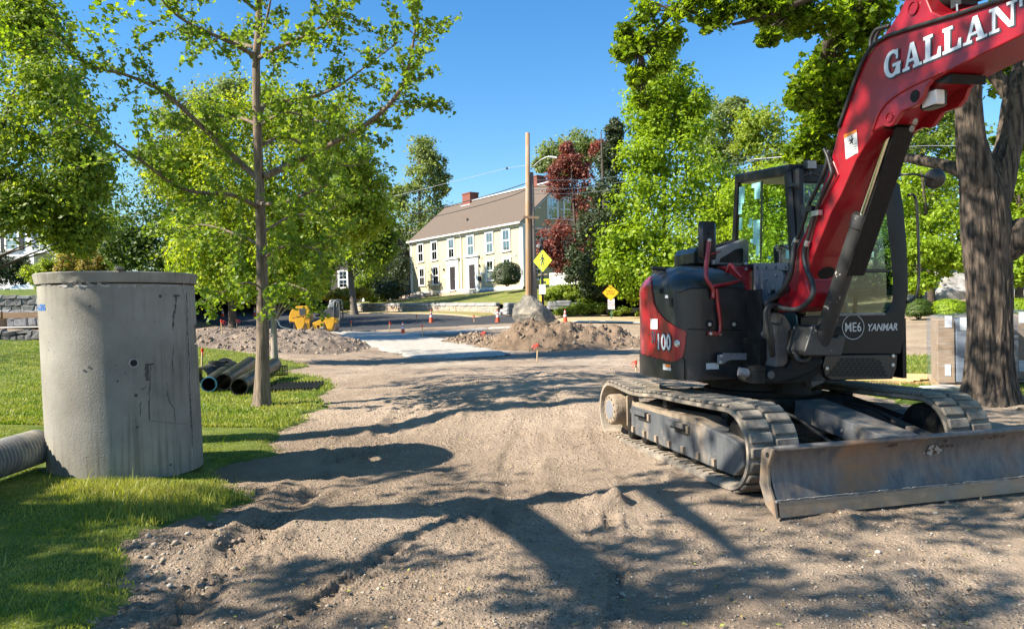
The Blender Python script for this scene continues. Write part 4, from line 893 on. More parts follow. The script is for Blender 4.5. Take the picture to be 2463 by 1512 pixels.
cs = P(1304.5, 627, DS - .12); dpl = diamond(cs, .62, M_SIGNY, 'sign_panel', sg, M_INK)
diamond(cs - SN * .2 - SX * .13, .62, M_SIGNG, 'rear_panel', sg)
def flat(par, name, polys, c, X, s, m, lift):
    Nn = X.cross(SY); b = MB()
    for p in polys: b.add([c + Nn * lift + X * (x * s) + SY * (y * s) for x, y in p], [tuple(range(len(p)))])
    return b.build(name, m, par)
circ = [(.0 + .085 * math.cos(t), .44 + .085 * math.sin(t)) for t in np.linspace(0, 6.28, 13)[:-1]]
walk = [circ, [(-.08, .33), (.06, .34), (.12, .28), (.1, -.02), (-.06, -.02)], [(-.06, .02), (.02, .0), (-.06, -.28), (-.14, -.5), (-.24, -.5), (-.14, -.24)], [(.0, .02), (.1, .0), (.13, -.2), (.22, -.5), (.12, -.5), (.03, -.2)],
        [(-.08, .33), (-.03, .26), (-.16, .12), (-.28, .1), (-.29, .04), (-.12, .06)], [(.1, .3), (.06, .22), (.16, .08), (.17, -.02), (.24, -.02), (.22, .12)]]
flat(dpl, 'walker_symbol', walk, cs, SX, .66, M_INK, .012)
bb = P(1306, 660, DS - .12); fb = MB(); fb.box(bb, (.36, .05, .055), SX); fb.build('beacon_bar', M_BLK, sg)
for k in (-1, 1): MB().box(bb + SX * (.2 * k) + SN * .055, (.11, .008, .035), SX).build('beacon_lens', mat('beacon_lens', (.25, .22, .12), rough=.2), sg)
ca = P(1309.5, 677.5, DS - .1); ap = MB().box(ca, (.3, .008, .16), SX, bev=.0).build('arrow_panel', M_SIGNY, sg)
flat(ap, 'arrow', [[(-.2, .1), (-.11, .15), (.0, .02), (.07, .08), (.13, -.13), (-.13, -.08), (-.06, -.02)]], ca, SX, 1.0, M_INK, .012)
br = [(-.28, .14), (.28, .14), (.28, -.14), (-.28, -.14)]; b2 = [(x * .95, y * .9) for x, y in br]
MB().add([ca + SN * .011 + SX * x + SY * y for x, y in br + b2], [(i, (i + 1) % 4, 4 + (i + 1) % 4, 4 + i) for i in range(4)]).build('border', M_INK, ap)
MB().box(ca - SN * .2 - SX * .1, (.3, .008, .16), SX).build('rear_arrow_panel', M_SIGNG, sg)
MB().box(P(1304, 696, DS - .16), (.21, .09, .26), SX, bev=.02).build('control_box', M_SIGNW, sg); MB().box(P(1300, 724, DS - .14), (.07, .05, .3), SX, bev=.015).build('push_button_box', mat('button_yellow', (.75, .45, .03), rough=.5), sg)
MB().lathe(P(1294, 592, DS - .1), [(0, -.1), (.1, -.06), (.12, .04), (.03, .1), (0, .1)], 12).build('detector', M_STEEL, sg)
ts = thing('warning_sign', 'amber diamond sign reading THICKLY SETTLED on a green post under the lime maple', 'road sign', P(1470, 769, 44))
TX = Vector((.985, -.17, 0)); pz = P(1470.5, 769, 44); MB().box(Vector((pz.x, pz.y, pz.z + 1.0)), (.03, .02, 1.1), TX).build('post', mat('post_green', (.06, .16, .12), rough=.5), ts)
ct = P(1468, 703.5, 43.95); tp = diamond(ct, .5, M_SIGNO, 'sign_panel', ts, M_INK, TX)
for k, wd in enumerate(('THICKLY', 'SETTLED')): lettering('lettering', wd, ct + SY * (.08 - .16 * k), TX, SY, .165, M_INK, tp, xs=.8, lift=.012)
cw = P(1469.5, 731, 43.95); wpn = MB().box(cw, (.2, .008, .3), TX).build('notice_panel', M_SIGNW, ts)
for k, wd in enumerate(('NO', 'PARKING', 'BETWEEN', 'SIGNS')): lettering('lettering', wd, cw + SY * (.2 - .13 * k), TX, SY, .085, M_RINK, wpn, lift=.012)

# ================================================================== CONES AND STAKES
M_ORG = mat('cone_orange', (.75, .09, .02), (.68, .08, .02), rough=.5); M_REFL = mat('cone_band', (.8, .8, .8), rough=.35); M_CBASE = mat('cone_base_black', (.03, .03, .03), rough=.8)
def cone(label, u, v, d, h, orange=True, bands=True):
    q = P(u, v, d); r = thing('traffic_cone', label, 'traffic cone', q, 'traffic cones around the road works'); k = h / .71
    MB().box(q + V(0, 0, .02 * k), (.18 * k, .18 * k, .02 * k), bev=.01).build('base', M_ORG if orange else M_CBASE, r)
    R = lambda z: (.135 - .11 * z / .71) * k
    def seg(z0, z1, m, nm, o=0): MB().lathe(q, [(R(z0) + o, z0 * k), (R(z1) + o, z1 * k)] + ([(0, z1 * k)] if z1 > .7 else []), 16).build(nm, m, r, smooth='auto')
    seg(.04, .71, M_ORG, 'cone_body')
    if bands: seg(.33, .45, M_REFL, 'band', .003); seg(.53, .62, M_REFL, 'band', .003)
cone('traffic cone on the edge of the white crushed stone pad', 969, 805, 34, .6)
cone('traffic cone at the near edge of the asphalt with a black base', 1037, 777, 42, .76, False)
cone('traffic cone on the asphalt just left of the big boulder', 1197, 777, 42, .76)
cone('traffic cone showing above the right shoulder of the soil heap', 1359, 777, 40, .76)
cone('traffic cone immediately left of the ginkgo trunk', 612, 760.5, 53, .68)
cone('traffic cone half hidden by low ginkgo leaves', 535, 764, 50, .66)
M_STK = mat('stake_wood', (.5, .36, .2), (.42, .29, .16), rough=.8, scale=5, stretch=(4, 4, .6)); M_RIB = leafmat('ribbon_red', (.8, .05, .03), (.85, .08, .05), trans=.3, tcol=(1, 1, 1))
def stake(label, u, v, vt, d, flag=1, pink=0, ln=.03):
    q = P(u, v, d); h = (v - vt) * d / F; r = thing('survey_stake', label, 'stake', q, 'wooden survey stakes with red ribbon'); lx = random.uniform(-.06, .06)
    w_ = max(.02, .011 * d * .055); tp = q + V(lx * h, 0, h); MB().tube([q - V(0, 0, .1), tp], w_, 4).build('stake', M_STK, r)
    b = MB(); a = tp - V(0, 0, .03); s_ = .04 + .0014 * d
    b.tube([a + V(0, 0, .02), a - V(0, 0, s_ * .9)], w_ * 1.35, 6)
    for k in range(2):
        sgn = flag; p0 = a - V(0, .01, s_ * .15 * (1 + k)); p1 = p0 + V(sgn * s_ * (1.2 - .3 * k), -.04 * k, -s_ * (.3 + .6 * k)); p2 = p0 + V(sgn * s_ * (2.0 - .6 * k), .05, -s_ * (1.1 + .9 * k)); up = V(0, .012, s_ * .42)
        b.add([p0, p0 + up, p1 + up * .9 + V(0, .02, 0), p1, p2 + up * .8, p2], [(0, 3, 2, 1), (3, 5, 4, 2)])
    b.build('ribbon', M_RIB, r)
stake('survey stake on the crest of the gravel heap left of the ginkgo', 534, 803, 768, 25, 1)
stake('survey stake in the shade behind the gravel heap', 571, 798, 767, 33, 1)
stake('survey stake just right of the yellow roller', 844, 797, 771, 37, -.4)
stake('survey stake at the far corner of the white stone pad', 936, 801, 773, 36, .6)
stake('survey stake at the right edge of the white stone pad', 1016, 818, 780, 31, .2)
stake('survey stake at the asphalt edge in front of the capstone wall', 1140, 782, 757, 42, -.7)
stake('thin dark survey stake standing in the asphalt left of a cone', 1001, 776, 756, 43, .2)
stake('survey stake with a short ribbon in front of the soil heap', 1164.5, 833, 796, 27, -1)
stake('survey stake with a long trailing red ribbon near the hump of the dirt track', 1291, 872, 825, 19.5, -1.2)
stake('survey stake with hanging red ribbon beside the excavator counterweight', 1530, 910, 865, 15.5, -.8)
stake('tall survey stake with pink paint at the right edge of the concrete barrel', 484, 905, 836, 15, .1)

# ================================================================== ROLLER
M_RY = mat('roller_yellow', (.85, .45, .03), (.8, .42, .025), rough=.4, scale=2, dirt=(.35, .24, .13), dscale=2.5, dlo=.55, dhi=.8); M_RG = mat('roller_grey', (.09, .095, .1), rough=.55); M_DRUM = mat('drum_steel', (.36, .26, .19), (.25, .17, .12), rough=.6, metal=.3, scale=3)
RD = 36.5; ro = P(755, 802, RD); RS = RD / F                  # metres per picture pixel at the roller
rX = Vector((.997, .08, 0)); rY = Vector((-.08, .997, 0)); roller = thing('road_roller', 'small yellow tandem road roller parked behind the ginkgo at the edge of the white pad', 'roller', ro)
def rq(u, v, t=0.0): return ro + rX * ((u - 755) * RS) + Vector((0, 0, (802 - v) * RS)) + rY * t
def rpl(name, pts, t0, t1, m, bev=.02, par=None): return MB().prism([rq(u, v, t0) for u, v in pts], rY * (t1 - t0)).build(name, m, par or roller, bevel=bev)
for u in (723, 793):
    dr = MB(); dr.lathe(rq(u, 786.5, -.05), [(.2, .02), (.315, .0), (.325, .02), (.325, 1.08), (.315, 1.1), (.2, 1.08), (0, 1.08)], 40, rY); dr.build('drum', M_DRUM, roller, smooth='auto')
    MB().lathe(rq(u, 786.5, -.1), [(.0, 0), (.14, 0), (.14, .08), (.19, .1), (.19, .14)], 14, rY).build('drum_hub', M_RY, roller)
    rpl('drum_fork', [(u - 11, 764), (u + 12, 764), (u + 11, 778), (u + 5, 791), (u - 5, 791), (u - 10, 778)], -.13, -.06, M_RY)
    rpl('scraper', [(u - 15, 776), (u - 13, 776), (u - 11, 797), (u - 13, 797)], -.1, 1.1, M_RG, 0)
rpl('rear_body', [(697, 771), (697, 760), (701, 748), (708, 739), (717, 735), (744, 735), (745, 772), (745, 797), (741, 800), (738, 786), (731, 774), (722, 770), (711, 774)], 0.0, 1.05, M_RY, .02)
rpl('nose_plate', [(696.5, 776), (697, 762), (700, 762), (700, 776)], .1, .95, M_RG)
rpl('hood_window', [(721, 741), (736, 741), (736, 757), (722, 757)], -.012, .1, M_RG, 0)
rpl('front_body', [(752, 776), (760, 773), (776, 766), (800, 764), (808, 765), (809, 775), (805, 780), (796, 772), (786, 774), (778, 784), (774, 797), (769, 797), (769, 782), (762, 782), (762, 797), (752, 797)], 0, 1.05, M_RY, .012)
rpl('floor_frame', [(744, 771), (752, 773), (755, 775), (755, 796), (744, 796)], .15, .9, M_RG)
rpl('fuel_tank', [(770, 757), (792, 738), (809, 738), (809, 764), (786, 766), (776, 763)], .04, 1.0, M_RG, .03)
rpl('seat', [(756, 762), (768, 762), (775, 744), (771, 742), (764, 756), (756, 757)], .3, .8, mat('seat_black', (.015, .015, .016), rough=.6), .04)
rpl('console', [(783, 741), (794, 727), (799, 727), (801, 741)], .35, .75, M_STEEL, .02)
MB().lathe(rq(766, 742, .55), [(.19, 0), (.21, .015), (.19, .03), (.17, .015)], 20, (-.5, 0, .85), True).build('steering_wheel', M_BLK, roller)
rop = MB()
for t in (.0, 1.0): rop.tube([rq(802, 768, t), rq(803, 745, t), rq(805, 728, t), rq(812, 722, t), rq(816, 728, t), rq(817, 768, t), rq(812, 772, t)], .035, 8, smooth=3)
rop.tube([rq(805, 728, 0), rq(805, 728, 1)], .03, 8); rop.build('folded_roll_bar', M_RG, roller, smooth=True)
for t in (0, 1.0): MB().tube([rq(793, 740, t), rq(794, 727, t), rq(799, 722, t), rq(803, 726, t), rq(803, 740, t)], .025, 8, smooth=3).build('grab_rail', M_STEEL, roller, smooth=True)
lettering('lettering', 'VOLVO', rq(733, 762.5, -.02), rX, (0, 0, 1), .17, M_INK, roller, bold=.006, xs=1.35)
for u in (710, 740): MB().box(rq(u, 763, -.015), (.1, .008, .012), rX).build('vent_slot', M_RG, roller)
rpl('step', [(771, 786), (778, 786), (778, 790), (771, 790)], -.1, .0, M_STEEL, 0)

# ================================================================== PARKED CAR (only nose and windscreen show above the bank)
M_CARW = mat('car_white', (.8, .82, .84), (.78, .8, .82), rough=.25, coat=.6); CD = 49.0; c0 = P(85, 706, CD); cz = c0.z
cS = CD / F
def cq(u, v, t): return Vector((P(u, 706, CD).x, CD + t, cz + (706 - v) * cS))
car = thing('parked_car', 'white parked car seen nose first above the grassy bank at the left', 'car', (c0.x + 1, CD, cz - .3))
prof = [(-3, 706), (-2, 696), (8, 688), (38, 685.5), (62, 684), (84, 672), (100, 667.5), (150, 667), (175, 683), (188, 686), (190, 706)]
secs = []
for t, k in ((0, 0), (.06, 1), (.25, 1.0), (1.45, 1.0), (1.64, 1), (1.7, 0)):
    secs.append([cq(u, v + (0 if k else 3), t + (.18 if (v < 684) and t < .5 else (-.18 if v < 684 and t > 1 else 0))) for u, v in prof])
bd = MB(); bd.grid(secs); bd.add(secs[0], [tuple(range(len(prof)))]); bd.add(secs[-1], [tuple(range(len(prof) - 1, -1, -1))]); bd.build('body', M_CARW, car, smooth='auto')
MB().add([cq(66, 683.4, .2), cq(84, 672.2, .35), cq(84, 672.2, 1.35), cq(66, 683.4, 1.5)], [(3, 2, 1, 0)]).build('windscreen', mat('car_glass', (.25, .4, .42), rough=.08), car)
MB().add([cq(72, 682.6, .03), cq(87, 673, .13), cq(105, 669.5, .16), cq(150, 669.5, .16), cq(165, 682.6, .03)], [(0, 1, 2, 3, 4)]).build('side_window', mat('car_glass', (.25, .4, .42), rough=.08), car)
for u in (18, 152): MB().lathe(cq(u, 704, -.02), [(0, 0), (.2, 0), (.22, .02), (.32, .02), (.32, .2)], 20, (0, 1, 0)).build('wheel', M_CBASE, car)
MB().box(cq(78, 683, -.06), (.09, .08, .07), bev=.02).build('wing_mirror', M_CARW, car); MB().box(cq(4, 693, .2), (.12, .2, .06), bev=.02).build('headlight', M_STEEL, car)

# ================================================================== CONCRETE BARREL
def concmat():
    m, t, n, l = newmat('cast_concrete'); out = n.new('ShaderNodeOutputMaterial'); b = n.new('ShaderNodeBsdfPrincipled'); l.new(b.outputs[0], out.inputs[0]); b.inputs['Roughness'].default_value = .85; b.inputs['Specular IOR Level'].default_value = .25
    tc = n.new('ShaderNodeTexCoord'); o = tc.outputs['Object']
    a = N(n, 'ShaderNodeTexNoise', i_Scale=1.7, i_Detail=8.0, i_Roughness=.62); l.new(o, a.inputs['Vector']); ra = ramp(n, [(.3, (.19, .176, .15)), (.52, (.265, .248, .216)), (.72, (.335, .316, .278))]); l.new(a.outputs[0], ra.inputs[0])
    mp = n.new('ShaderNodeMapping'); mp.inputs['Scale'].default_value = (26, 26, .9); l.new(o, mp.inputs[0]); s = N(n, 'ShaderNodeTexNoise', i_Scale=1.0, i_Detail=3.0); l.new(mp.outputs[0], s.inputs['Vector']); rs = ramp(n, [(.36, (.7, .69, .66)), (.5, (1, 1, 1)), (.7, (1.12, 1.12, 1.1))]); l.new(s.outputs[0], rs.inputs[0])
    b3 = N(n, 'ShaderNodeTexNoise', i_Scale=1.1, i_Detail=3.0); l.new(o, b3.inputs['Vector']); r3 = ramp(n, [(.42, 0.0), (.62, .95)]); l.new(b3.outputs[0], r3.inputs[0])
    mu = N(n, 'ShaderNodeMixRGB', blend_type='MULTIPLY'); l.new(r3.outputs[0], mu.inputs[0]); l.new(ra.outputs[0], mu.inputs[1]); l.new(rs.outputs[0], mu.inputs[2])
    pit = N(n, 'ShaderNodeTexVoronoi', i_Scale=17.0); l.new(o, pit.inputs['Vector']); sp = n.new('ShaderNodeSeparateColor'); l.new(pit.outputs['Color'], sp.inputs[0]); rp = ramp(n, [(.05, 1.0), (.13, 0.0)]); l.new(pit.outputs['Distance'], rp.inputs[0]); gt = N(n, 'ShaderNodeMath', operation='GREATER_THAN'); l.new(sp.outputs[0], gt.inputs[0]); gt.inputs[1].default_value = .72
    pm = N(n, 'ShaderNodeMath', operation='MULTIPLY'); l.new(rp.outputs[0], pm.inputs[0]); l.new(gt.outputs[0], pm.inputs[1]); mx = n.new('ShaderNodeMixRGB'); l.new(pm.outputs[0], mx.inputs[0]); l.new(mu.outputs[0], mx.inputs[1]); mx.inputs[2].default_value = (.12, .115, .11, 1); l.new(mx.outputs[0], b.inputs['Base Color'])
    f = N(n, 'ShaderNodeTexNoise', i_Scale=60.0, i_Detail=5.0, i_Roughness=.7); l.new(o, f.inputs['Vector']); sb = N(n, 'ShaderNodeMath', operation='SUBTRACT'); l.new(f.outputs[0], sb.inputs[0]); l.new(pm.outputs[0], sb.inputs[1]); bp = N(n, 'ShaderNodeBump', i_Strength=.35, i_Distance=.01); l.new(sb.outputs[0], bp.inputs['Height']); l.new(bp.outputs[0], b.inputs['Normal'])
    return m
M_CONCB = concmat(); M_CRACK = mat('concrete_crack', (.06, .056, .052), (.1, .095, .09), rough=1, scale=20); M_SPALL = mat('concrete_spall', (.42, .4, .37), (.3, .28, .26), rough=1, scale=12, bump=.8, bscale=30)
BC = Vector((-3.57, 6.8, .08)); bar = thing('concrete_barrel', 'tall precast concrete manhole barrel standing on the grass', 'concrete barrel', BC)
tiltv = (P(282, 648, 6.85) - P(305, 1140, 6.85)); tx = -.028; BH = 1.79
def bpnt(t, z, r):                                            # t angle from +x, leaning a little left
    return BC + V(r * math.cos(t) + tx * z, r * math.sin(t), z + .008 * math.cos(t) * 0)
def brad(z): return .64 if z < 1.695 else .652 + .02 * (z - 1.7) / .1
nT, zs = 144, [0.0, .02] + [i * .06 for i in range(1, 28)] + [1.66, 1.69]
rb2 = random.Random(2)
def ringgrid(zs, rf): return [[bpnt(2 * math.pi * k / nT, z, rf(z, k)) for k in range(nT)] for z in zs]
def isopen(k, z): t = 2 * math.pi * (k + .5) / nT; return abs(((t - .36) + math.pi) % (2 * math.pi) - math.pi) < .21 and 1.14 < z < 1.3
b = MB(); outer = ringgrid(zs, lambda z, k: brad(z)); inner = ringgrid(zs, lambda z, k: .52)
def shell(b, rows, zs, flip):
    o = len(b.v); b.v += [tuple(p) for r in rows for p in r]
    for i in range(len(rows) - 1):
        for k in range(nT):
            if isopen(k, (zs[i] + zs[i + 1]) / 2): continue
            q = (o + i * nT + k, o + i * nT + (k + 1) % nT, o + (i + 1) * nT + (k + 1) % nT, o + (i + 1) * nT + k); b.f.append(q[::-1] if flip else q)
shell(b, outer, zs, False); shell(b, inner, zs, True); no = len(outer) * nT
for i in range(len(zs)):
    for k in range(nT):                                       # reveals of the opening
        if i < len(zs) - 1:
            zc = (zs[i] + zs[i + 1]) / 2
            if isopen(k, zc) != isopen((k - 1) % nT, zc): b.f.append((i * nT + k, (i + 1) * nT + k, no + (i + 1) * nT + k, no + i * nT + k))
            if i > 0 and isopen(k, zc) != isopen(k, (zs[i - 1] + zs[i]) / 2): b.f.append((i * nT + k, i * nT + (k + 1) % nT, no + i * nT + (k + 1) % nT, no + i * nT + k))
for i in (0, len(zs) - 1):
    for k in range(nT): b.f.append((i * nT + k, i * nT + (k + 1) % nT, no + i * nT + (k + 1) % nT, no + i * nT + k))
b.build('barrel_wall', M_CONCB, bar, smooth='auto')
rz = [1.7, 1.704, 1.722, 1.745, 1.768, 1.788, 1.797]; rrim = lambda z, k: brad(z) - (.012 if z in (1.7, 1.797) else 0) + (.012 * vnoise(np.array([k * .9]), np.array([z * 30]), 5)[0] * (2.2 if 104 < k < 114 else .5))
b = MB(); rows = ringgrid(rz, rrim) + [[bpnt(2 * math.pi * k / nT, 1.797, .52) for k in range(nT)], [bpnt(2 * math.pi * k / nT, 1.695, .52) for k in range(nT)], [bpnt(2 * math.pi * k / nT, 1.695, .648) for k in range(nT)]]
o = 0; b.v = [tuple(p) for r in rows for p in r]
for i in range(len(rows) - 1):
    for k in range(nT): b.f.append((i * nT + k, i * nT + (k + 1) % nT, (i + 1) * nT + (k + 1) % nT, (i + 1) * nT + k))
b.build('rim', M_CONCB, bar, smooth='auto')
def bface(u, v):                                              # pixel -> (angle, height) on the barrel
    r = ray(u, v); o = Vector((0, 0, EYE)); best = None
    for it in range(60):
        pass
    lo, hi = 4.5, 6.86
    for d in np.arange(5.3, 7.4, .004):
        q = o + r * (d / r.y) - BC
        if math.hypot(q.x - tx * q.z, q.y) < brad(q.z): return math.atan2(q.y, q.x - tx * q.z), q.z
    return None
def bstrip(name, pix, w0, w1, m, lift=.002):
    pts = [bface(*p) for p in pix]; pts = [p for p in pts if p]; b = MB(); rr = random.Random(len(pix) + int(pix[0][0])); fine = []
    for (t0, z0), (t1, z1) in zip(pts, pts[1:]):
        nn = max(2, int(math.hypot((t1 - t0) * .64, z1 - z0) / .018))
        for k in range(nn): f = k / nn; fine.append((t0 + (t1 - t0) * f + rr.gauss(0, .004), z0 + (z1 - z0) * f + rr.gauss(0, .002)))
    fine.append(pts[-1]); L = []; 
    for i, (t, z) in enumerate(fine):
        t2, z2_ = fine[min(i + 1, len(fine) - 1)]; t1, z1 = fine[max(i - 1, 0)]; dx, dz = (t2 - t1) * .64, z2_ - z1; ll = math.hypot(dx, dz) + 1e-9; wd = rr.uniform(w0, w1) / 2; nx, nz = -dz / ll * wd, dx / ll * wd
        L.append((bpnt(t + nx / .64, z + nz, brad(z) + lift), bpnt(t - nx / .64, z - nz, brad(z) + lift)))
    b.v = [tuple(p) for q in L for p in q]; b.f = [(2 * i, 2 * i + 1, 2 * i + 3, 2 * i + 2) for i in range(len(L) - 1)]; return b.build(name, m, bar)
Zc = lambda x, y: ((x / 1.512) * .60107, (1000 + y / 1.512) * .60107)
bstrip('form_seam', [Zc(1112, 205), Zc(1125, 330), Zc(1130, 500), Zc(1135, 640), Zc(1142, 820), Zc(1155, 1000), Zc(1160, 1330)], .004, .03, M_SPALL, .003)
bstrip('form_seam', [Zc(1126, 260), Zc(1132, 480), Zc(1140, 700), Zc(1148, 900), Zc(1158, 1100), Zc(1160, 1190)], .002, .02, M_CRACK, .005)
bstrip('crack', [Zc(908, 700), Zc(905, 800), Zc(903, 900), Zc(900, 1030)], .003, .012, M_CRACK); bstrip('crack', [Zc(900, 1030), Zc(1000, 1043), Zc(1125, 1052)], .002, .004, M_CRACK)
bstrip('crack', [Zc(888, 690), Zc(890, 790)], .018, .035, M_CRACK); bstrip('crack', [Zc(876, 693), Zc(930, 688)], .01, .02, M_CRACK); bstrip('crack', [Zc(1065, 275), Zc(1060, 350), Zc(1050, 400), Zc(1043, 480)], .004, .03, M_CRACK); bstrip('crack', [Zc(1045, 278), Zc(1085, 276)], .015, .03, M_CRACK)
bstrip('crack', [Zc(1008, 850), Zc(1025, 920), Zc(1053, 960), Zc(1058, 1040)], .002, .01, M_CRACK); bstrip('crack', [Zc(1048, 575), Zc(1042, 680), Zc(1050, 740)], .002, .01, M_CRACK); bstrip('crack', [Zc(850, 850), Zc(888, 825)], .003, .008, M_CRACK); bstrip('crack', [Zc(850, 920), Zc(846, 1000)], .003, .008, M_CRACK)
for k in range(9): x = 380 + 30 * k; bstrip('spall', [Zc(x, 196 + (k * 7) % 11), Zc(x + 26, 200 + (k * 5) % 9)], .006, .03, M_SPALL if k % 2 else M_CRACK, .004)
for k in range(10): x = 250 + 85 * k + 20 * (k % 3); bstrip('spall', [Zc(x, 212 + (k * 5) % 9), Zc(min(1180, x + 60), 214 + (k * 3) % 7)], .004, .03, M_SPALL, .003)
tl, zl = bface(*Zc(808, 683)); cc = bpnt(tl, zl, brad(zl)); nn_ = V(math.cos(tl), math.sin(tl), 0)
MB().lathe(cc + nn_ * .003, [(.028, .0), (.033, .006), (.04, .0)], 16, nn_).build('lifting_hole_lip', M_SPALL, bar); MB().lathe(cc + nn_ * .004, [(0, 0), (.029, 0)], 16, nn_).build('lifting_hole', M_DARK, bar)
for x, y, r_ in ((822, 878, .013), (830, 1070, .013), (512, 728, .012), (540, 708, .011), (712, 792, .008), (1030, 1298, .012), (968, 280, .016), (545, 340, .01)):
    t, z = bface(*Zc(x, y)); nv = V(math.cos(t), math.sin(t), 0); MB().lathe(bpnt(t, z, brad(z) + .003), [(0, 0), (r_, 0)], 9, nv).build('pock_mark', M_CRACK, bar)
vs, fs = text_mesh('1-6-2026', .06, .002); tt_, zt_ = bface(*Zc(272, 348)); off = -max(x for x, y in vs)
mkobj('stencil_date', [bpnt(tt_ + (x + off + .012) / .64, zt_ + y * 1.25, brad(zt_) + .003) for x, y in vs], fs, mat('stencil_blue', (.03, .16, .5), rough=.7), bar)
pbl = P(362, 641, 6.7); boulder('stone', 'small pale stone lying on the rim of the concrete barrel', (pbl.x - .02, 6.2, 1.895), (.05, .04, .022), 12, sub=2)

# ================================================================== PIPES
M_CORR = mat('corrugated_plastic', (.2, .195, .185), (.11, .108, .105), rough=.6, scale=5, dirt=(.34, .3, .24), dscale=3); M_HDPE = mat('black_plastic_pipe', (.016, .017, .019), (.03, .03, .032), rough=.38, scale=4, dirt=(.1, .09, .08), dscale=4, dlo=.56, dhi=.8)
a_, b_ = Vector((-3.36, 5.55, .42)), Vector((-4.75, 5.3, .36)); a_ = P(88, 1074, 6.5); b_ = P(-170, 1155, 5.2); ax = (b_ - a_).normalized(); Lp = (b_ - a_).length; prof_ = [(.115, 0), (.13, 0)]
nr_ = int(Lp / .048)
for k in range(nr_): z = .006 + k * .048; prof_ += [(.148, z), (.155, z + .008), (.155, z + .02), (.148, z + .027), (.132, z + .03), (.132, z + .046)]
prof_ += [(.115, Lp)]
cp_ = MB().lathe(a_, prof_, 40, ax, True).build('corrugated_pipe', M_CORR, None, smooth='auto'); tag(cp_, 'grey corrugated drain pipe lying in the grass at the left edge', 'pipe')
def pipe(label, u0, v0, d0, u1, v1, d1, r, rim=None):
    a, b = P(u0, v0, d0), P(u1, v1, d1); ax = (b - a).normalized(); L = (b - a).length; R = thing('plastic_pipe', label, 'pipe', a, 'black plastic pipes on the grass')
    MB().lathe(a, [(r * .88, 0), (r, 0), (r, L), (r * .88, L)], 36, ax, True).build('pipe_body', M_HDPE, R, smooth='auto')
    MB().lathe(a - ax * .004, [(r * .87, .0), (r * 1.02, 0), (r * 1.02, .03), (r * 1.003, .03)], 36, ax).build('end_band', rim or M_HDPE, R, smooth='auto')
dG = lambda v: 1.42 * F / (v - 752)
pipe('front black plastic pipe with its dark open end beside the ginkgo trunk', 575, 930, 12.1, 660, 877, 15.2, .145)
pipe('middle black plastic pipe lying on the grass', 537, 918, 12.7, 602, 873, 16.0, .145)
pipe('rear black plastic pipe with a blue band on its end', 502, 924, 12.6, 558, 882, 15.6, .13, mat('pipe_blue', (.1, .32, .5), rough=.5))
pipe('short black plastic pipe half hidden by the concrete barrel', 480, 906, 14.0, 503, 896, 14.5, .17)
bkq = P(522, 897, 14.6); MB().lathe(bkq, [(.12, 0), (.15, 0), (.15, .05), (.16, .06), (.16, .08), (.15, .09), (.15, .12), (.16, .13), (.16, .15), (.15, .16), (.15, .2), (.165, .21), (.165, .24), (.13, .24), (.12, .05)], 28, (0, 0, 1), True).build('pipe_coupling', M_HDPE, None, smooth='auto'); tag(bpy.data.objects['pipe_coupling'], 'small ribbed black coupling standing beside the black pipes', 'pipe coupling')
rk = P(541, 887, 15.2); MB().lathe(rk, [(.1, 0), (.17, 0), (.17, .16), (.1, .16)], 28, (.3, -.75, .6), True).build('pipe_ring', M_HDPE, None, smooth='auto'); tag(bpy.data.objects['pipe_ring'], 'black plastic ring leaning behind the ribbed coupling', 'pipe ring')
M_MAT = mat('black_grid_plastic', (.02, .022, .025), rough=.45)
def gridmat(label, c, X, Y, nx, ny, cell, h, name='plastic_grid'):
    b = MB(); X, Y = Vector(X).normalized(), Vector(Y).normalized(); Z = X.cross(Y)
    for i in range(nx + 1): b.box(c + X * ((i - nx / 2) * cell) + Z * h / 2, (.006, ny * cell / 2, h / 2), X, Y, Z)
    for j in range(ny + 1): b.box(c + Y * ((j - ny / 2) * cell) + Z * (h / 2 + .002), (nx * cell / 2, .006, h / 2 - .003), X, Y, Z)
    for i in range(nx + 1):
        for j in (0, ny): b.cyl(c + X * ((i - nx / 2) * cell) + Y * ((j - ny / 2) * cell), c + X * ((i - nx / 2) * cell) + Y * ((j - ny / 2) * cell) + Z * h * 1.4, .022, 7)
    o = b.build(name, M_MAT, None); return tag(o, label, 'plastic grid')
gm = P(708, 932, 13.0); gridmat('black plastic paver grid lying flat on the grass right of the ginkgo trunk', Vector((gm.x, gm.y, tz(gm.x, gm.y) + .05)), (1, .1, 0), (-.1, 1, .02), 14, 15, .06, .05)
rl_ = P(672, 891, 15.2); b = MB(); ax = Vector((1, .3, 0)).normalized()
for k in range(7): b.lathe(rl_ + ax * (k * .05 - .15), [(.095, 0), (.1, .006), (.095, .012)], 14, ax, True)
for k in range(14): t = k * .449; o_ = V(0, 0, 1) * (.1 * math.sin(t)) + ax.cross(V(0, 0, 1)) * (.1 * math.cos(t)); b.tube([rl_ + o_ - ax * .16, rl_ + o_ + ax * .16], .006, 5)
tag(b.build('mesh_roll', M_MAT, None), 'small roll of dark mesh beside the pale tree trunk', 'mesh roll')

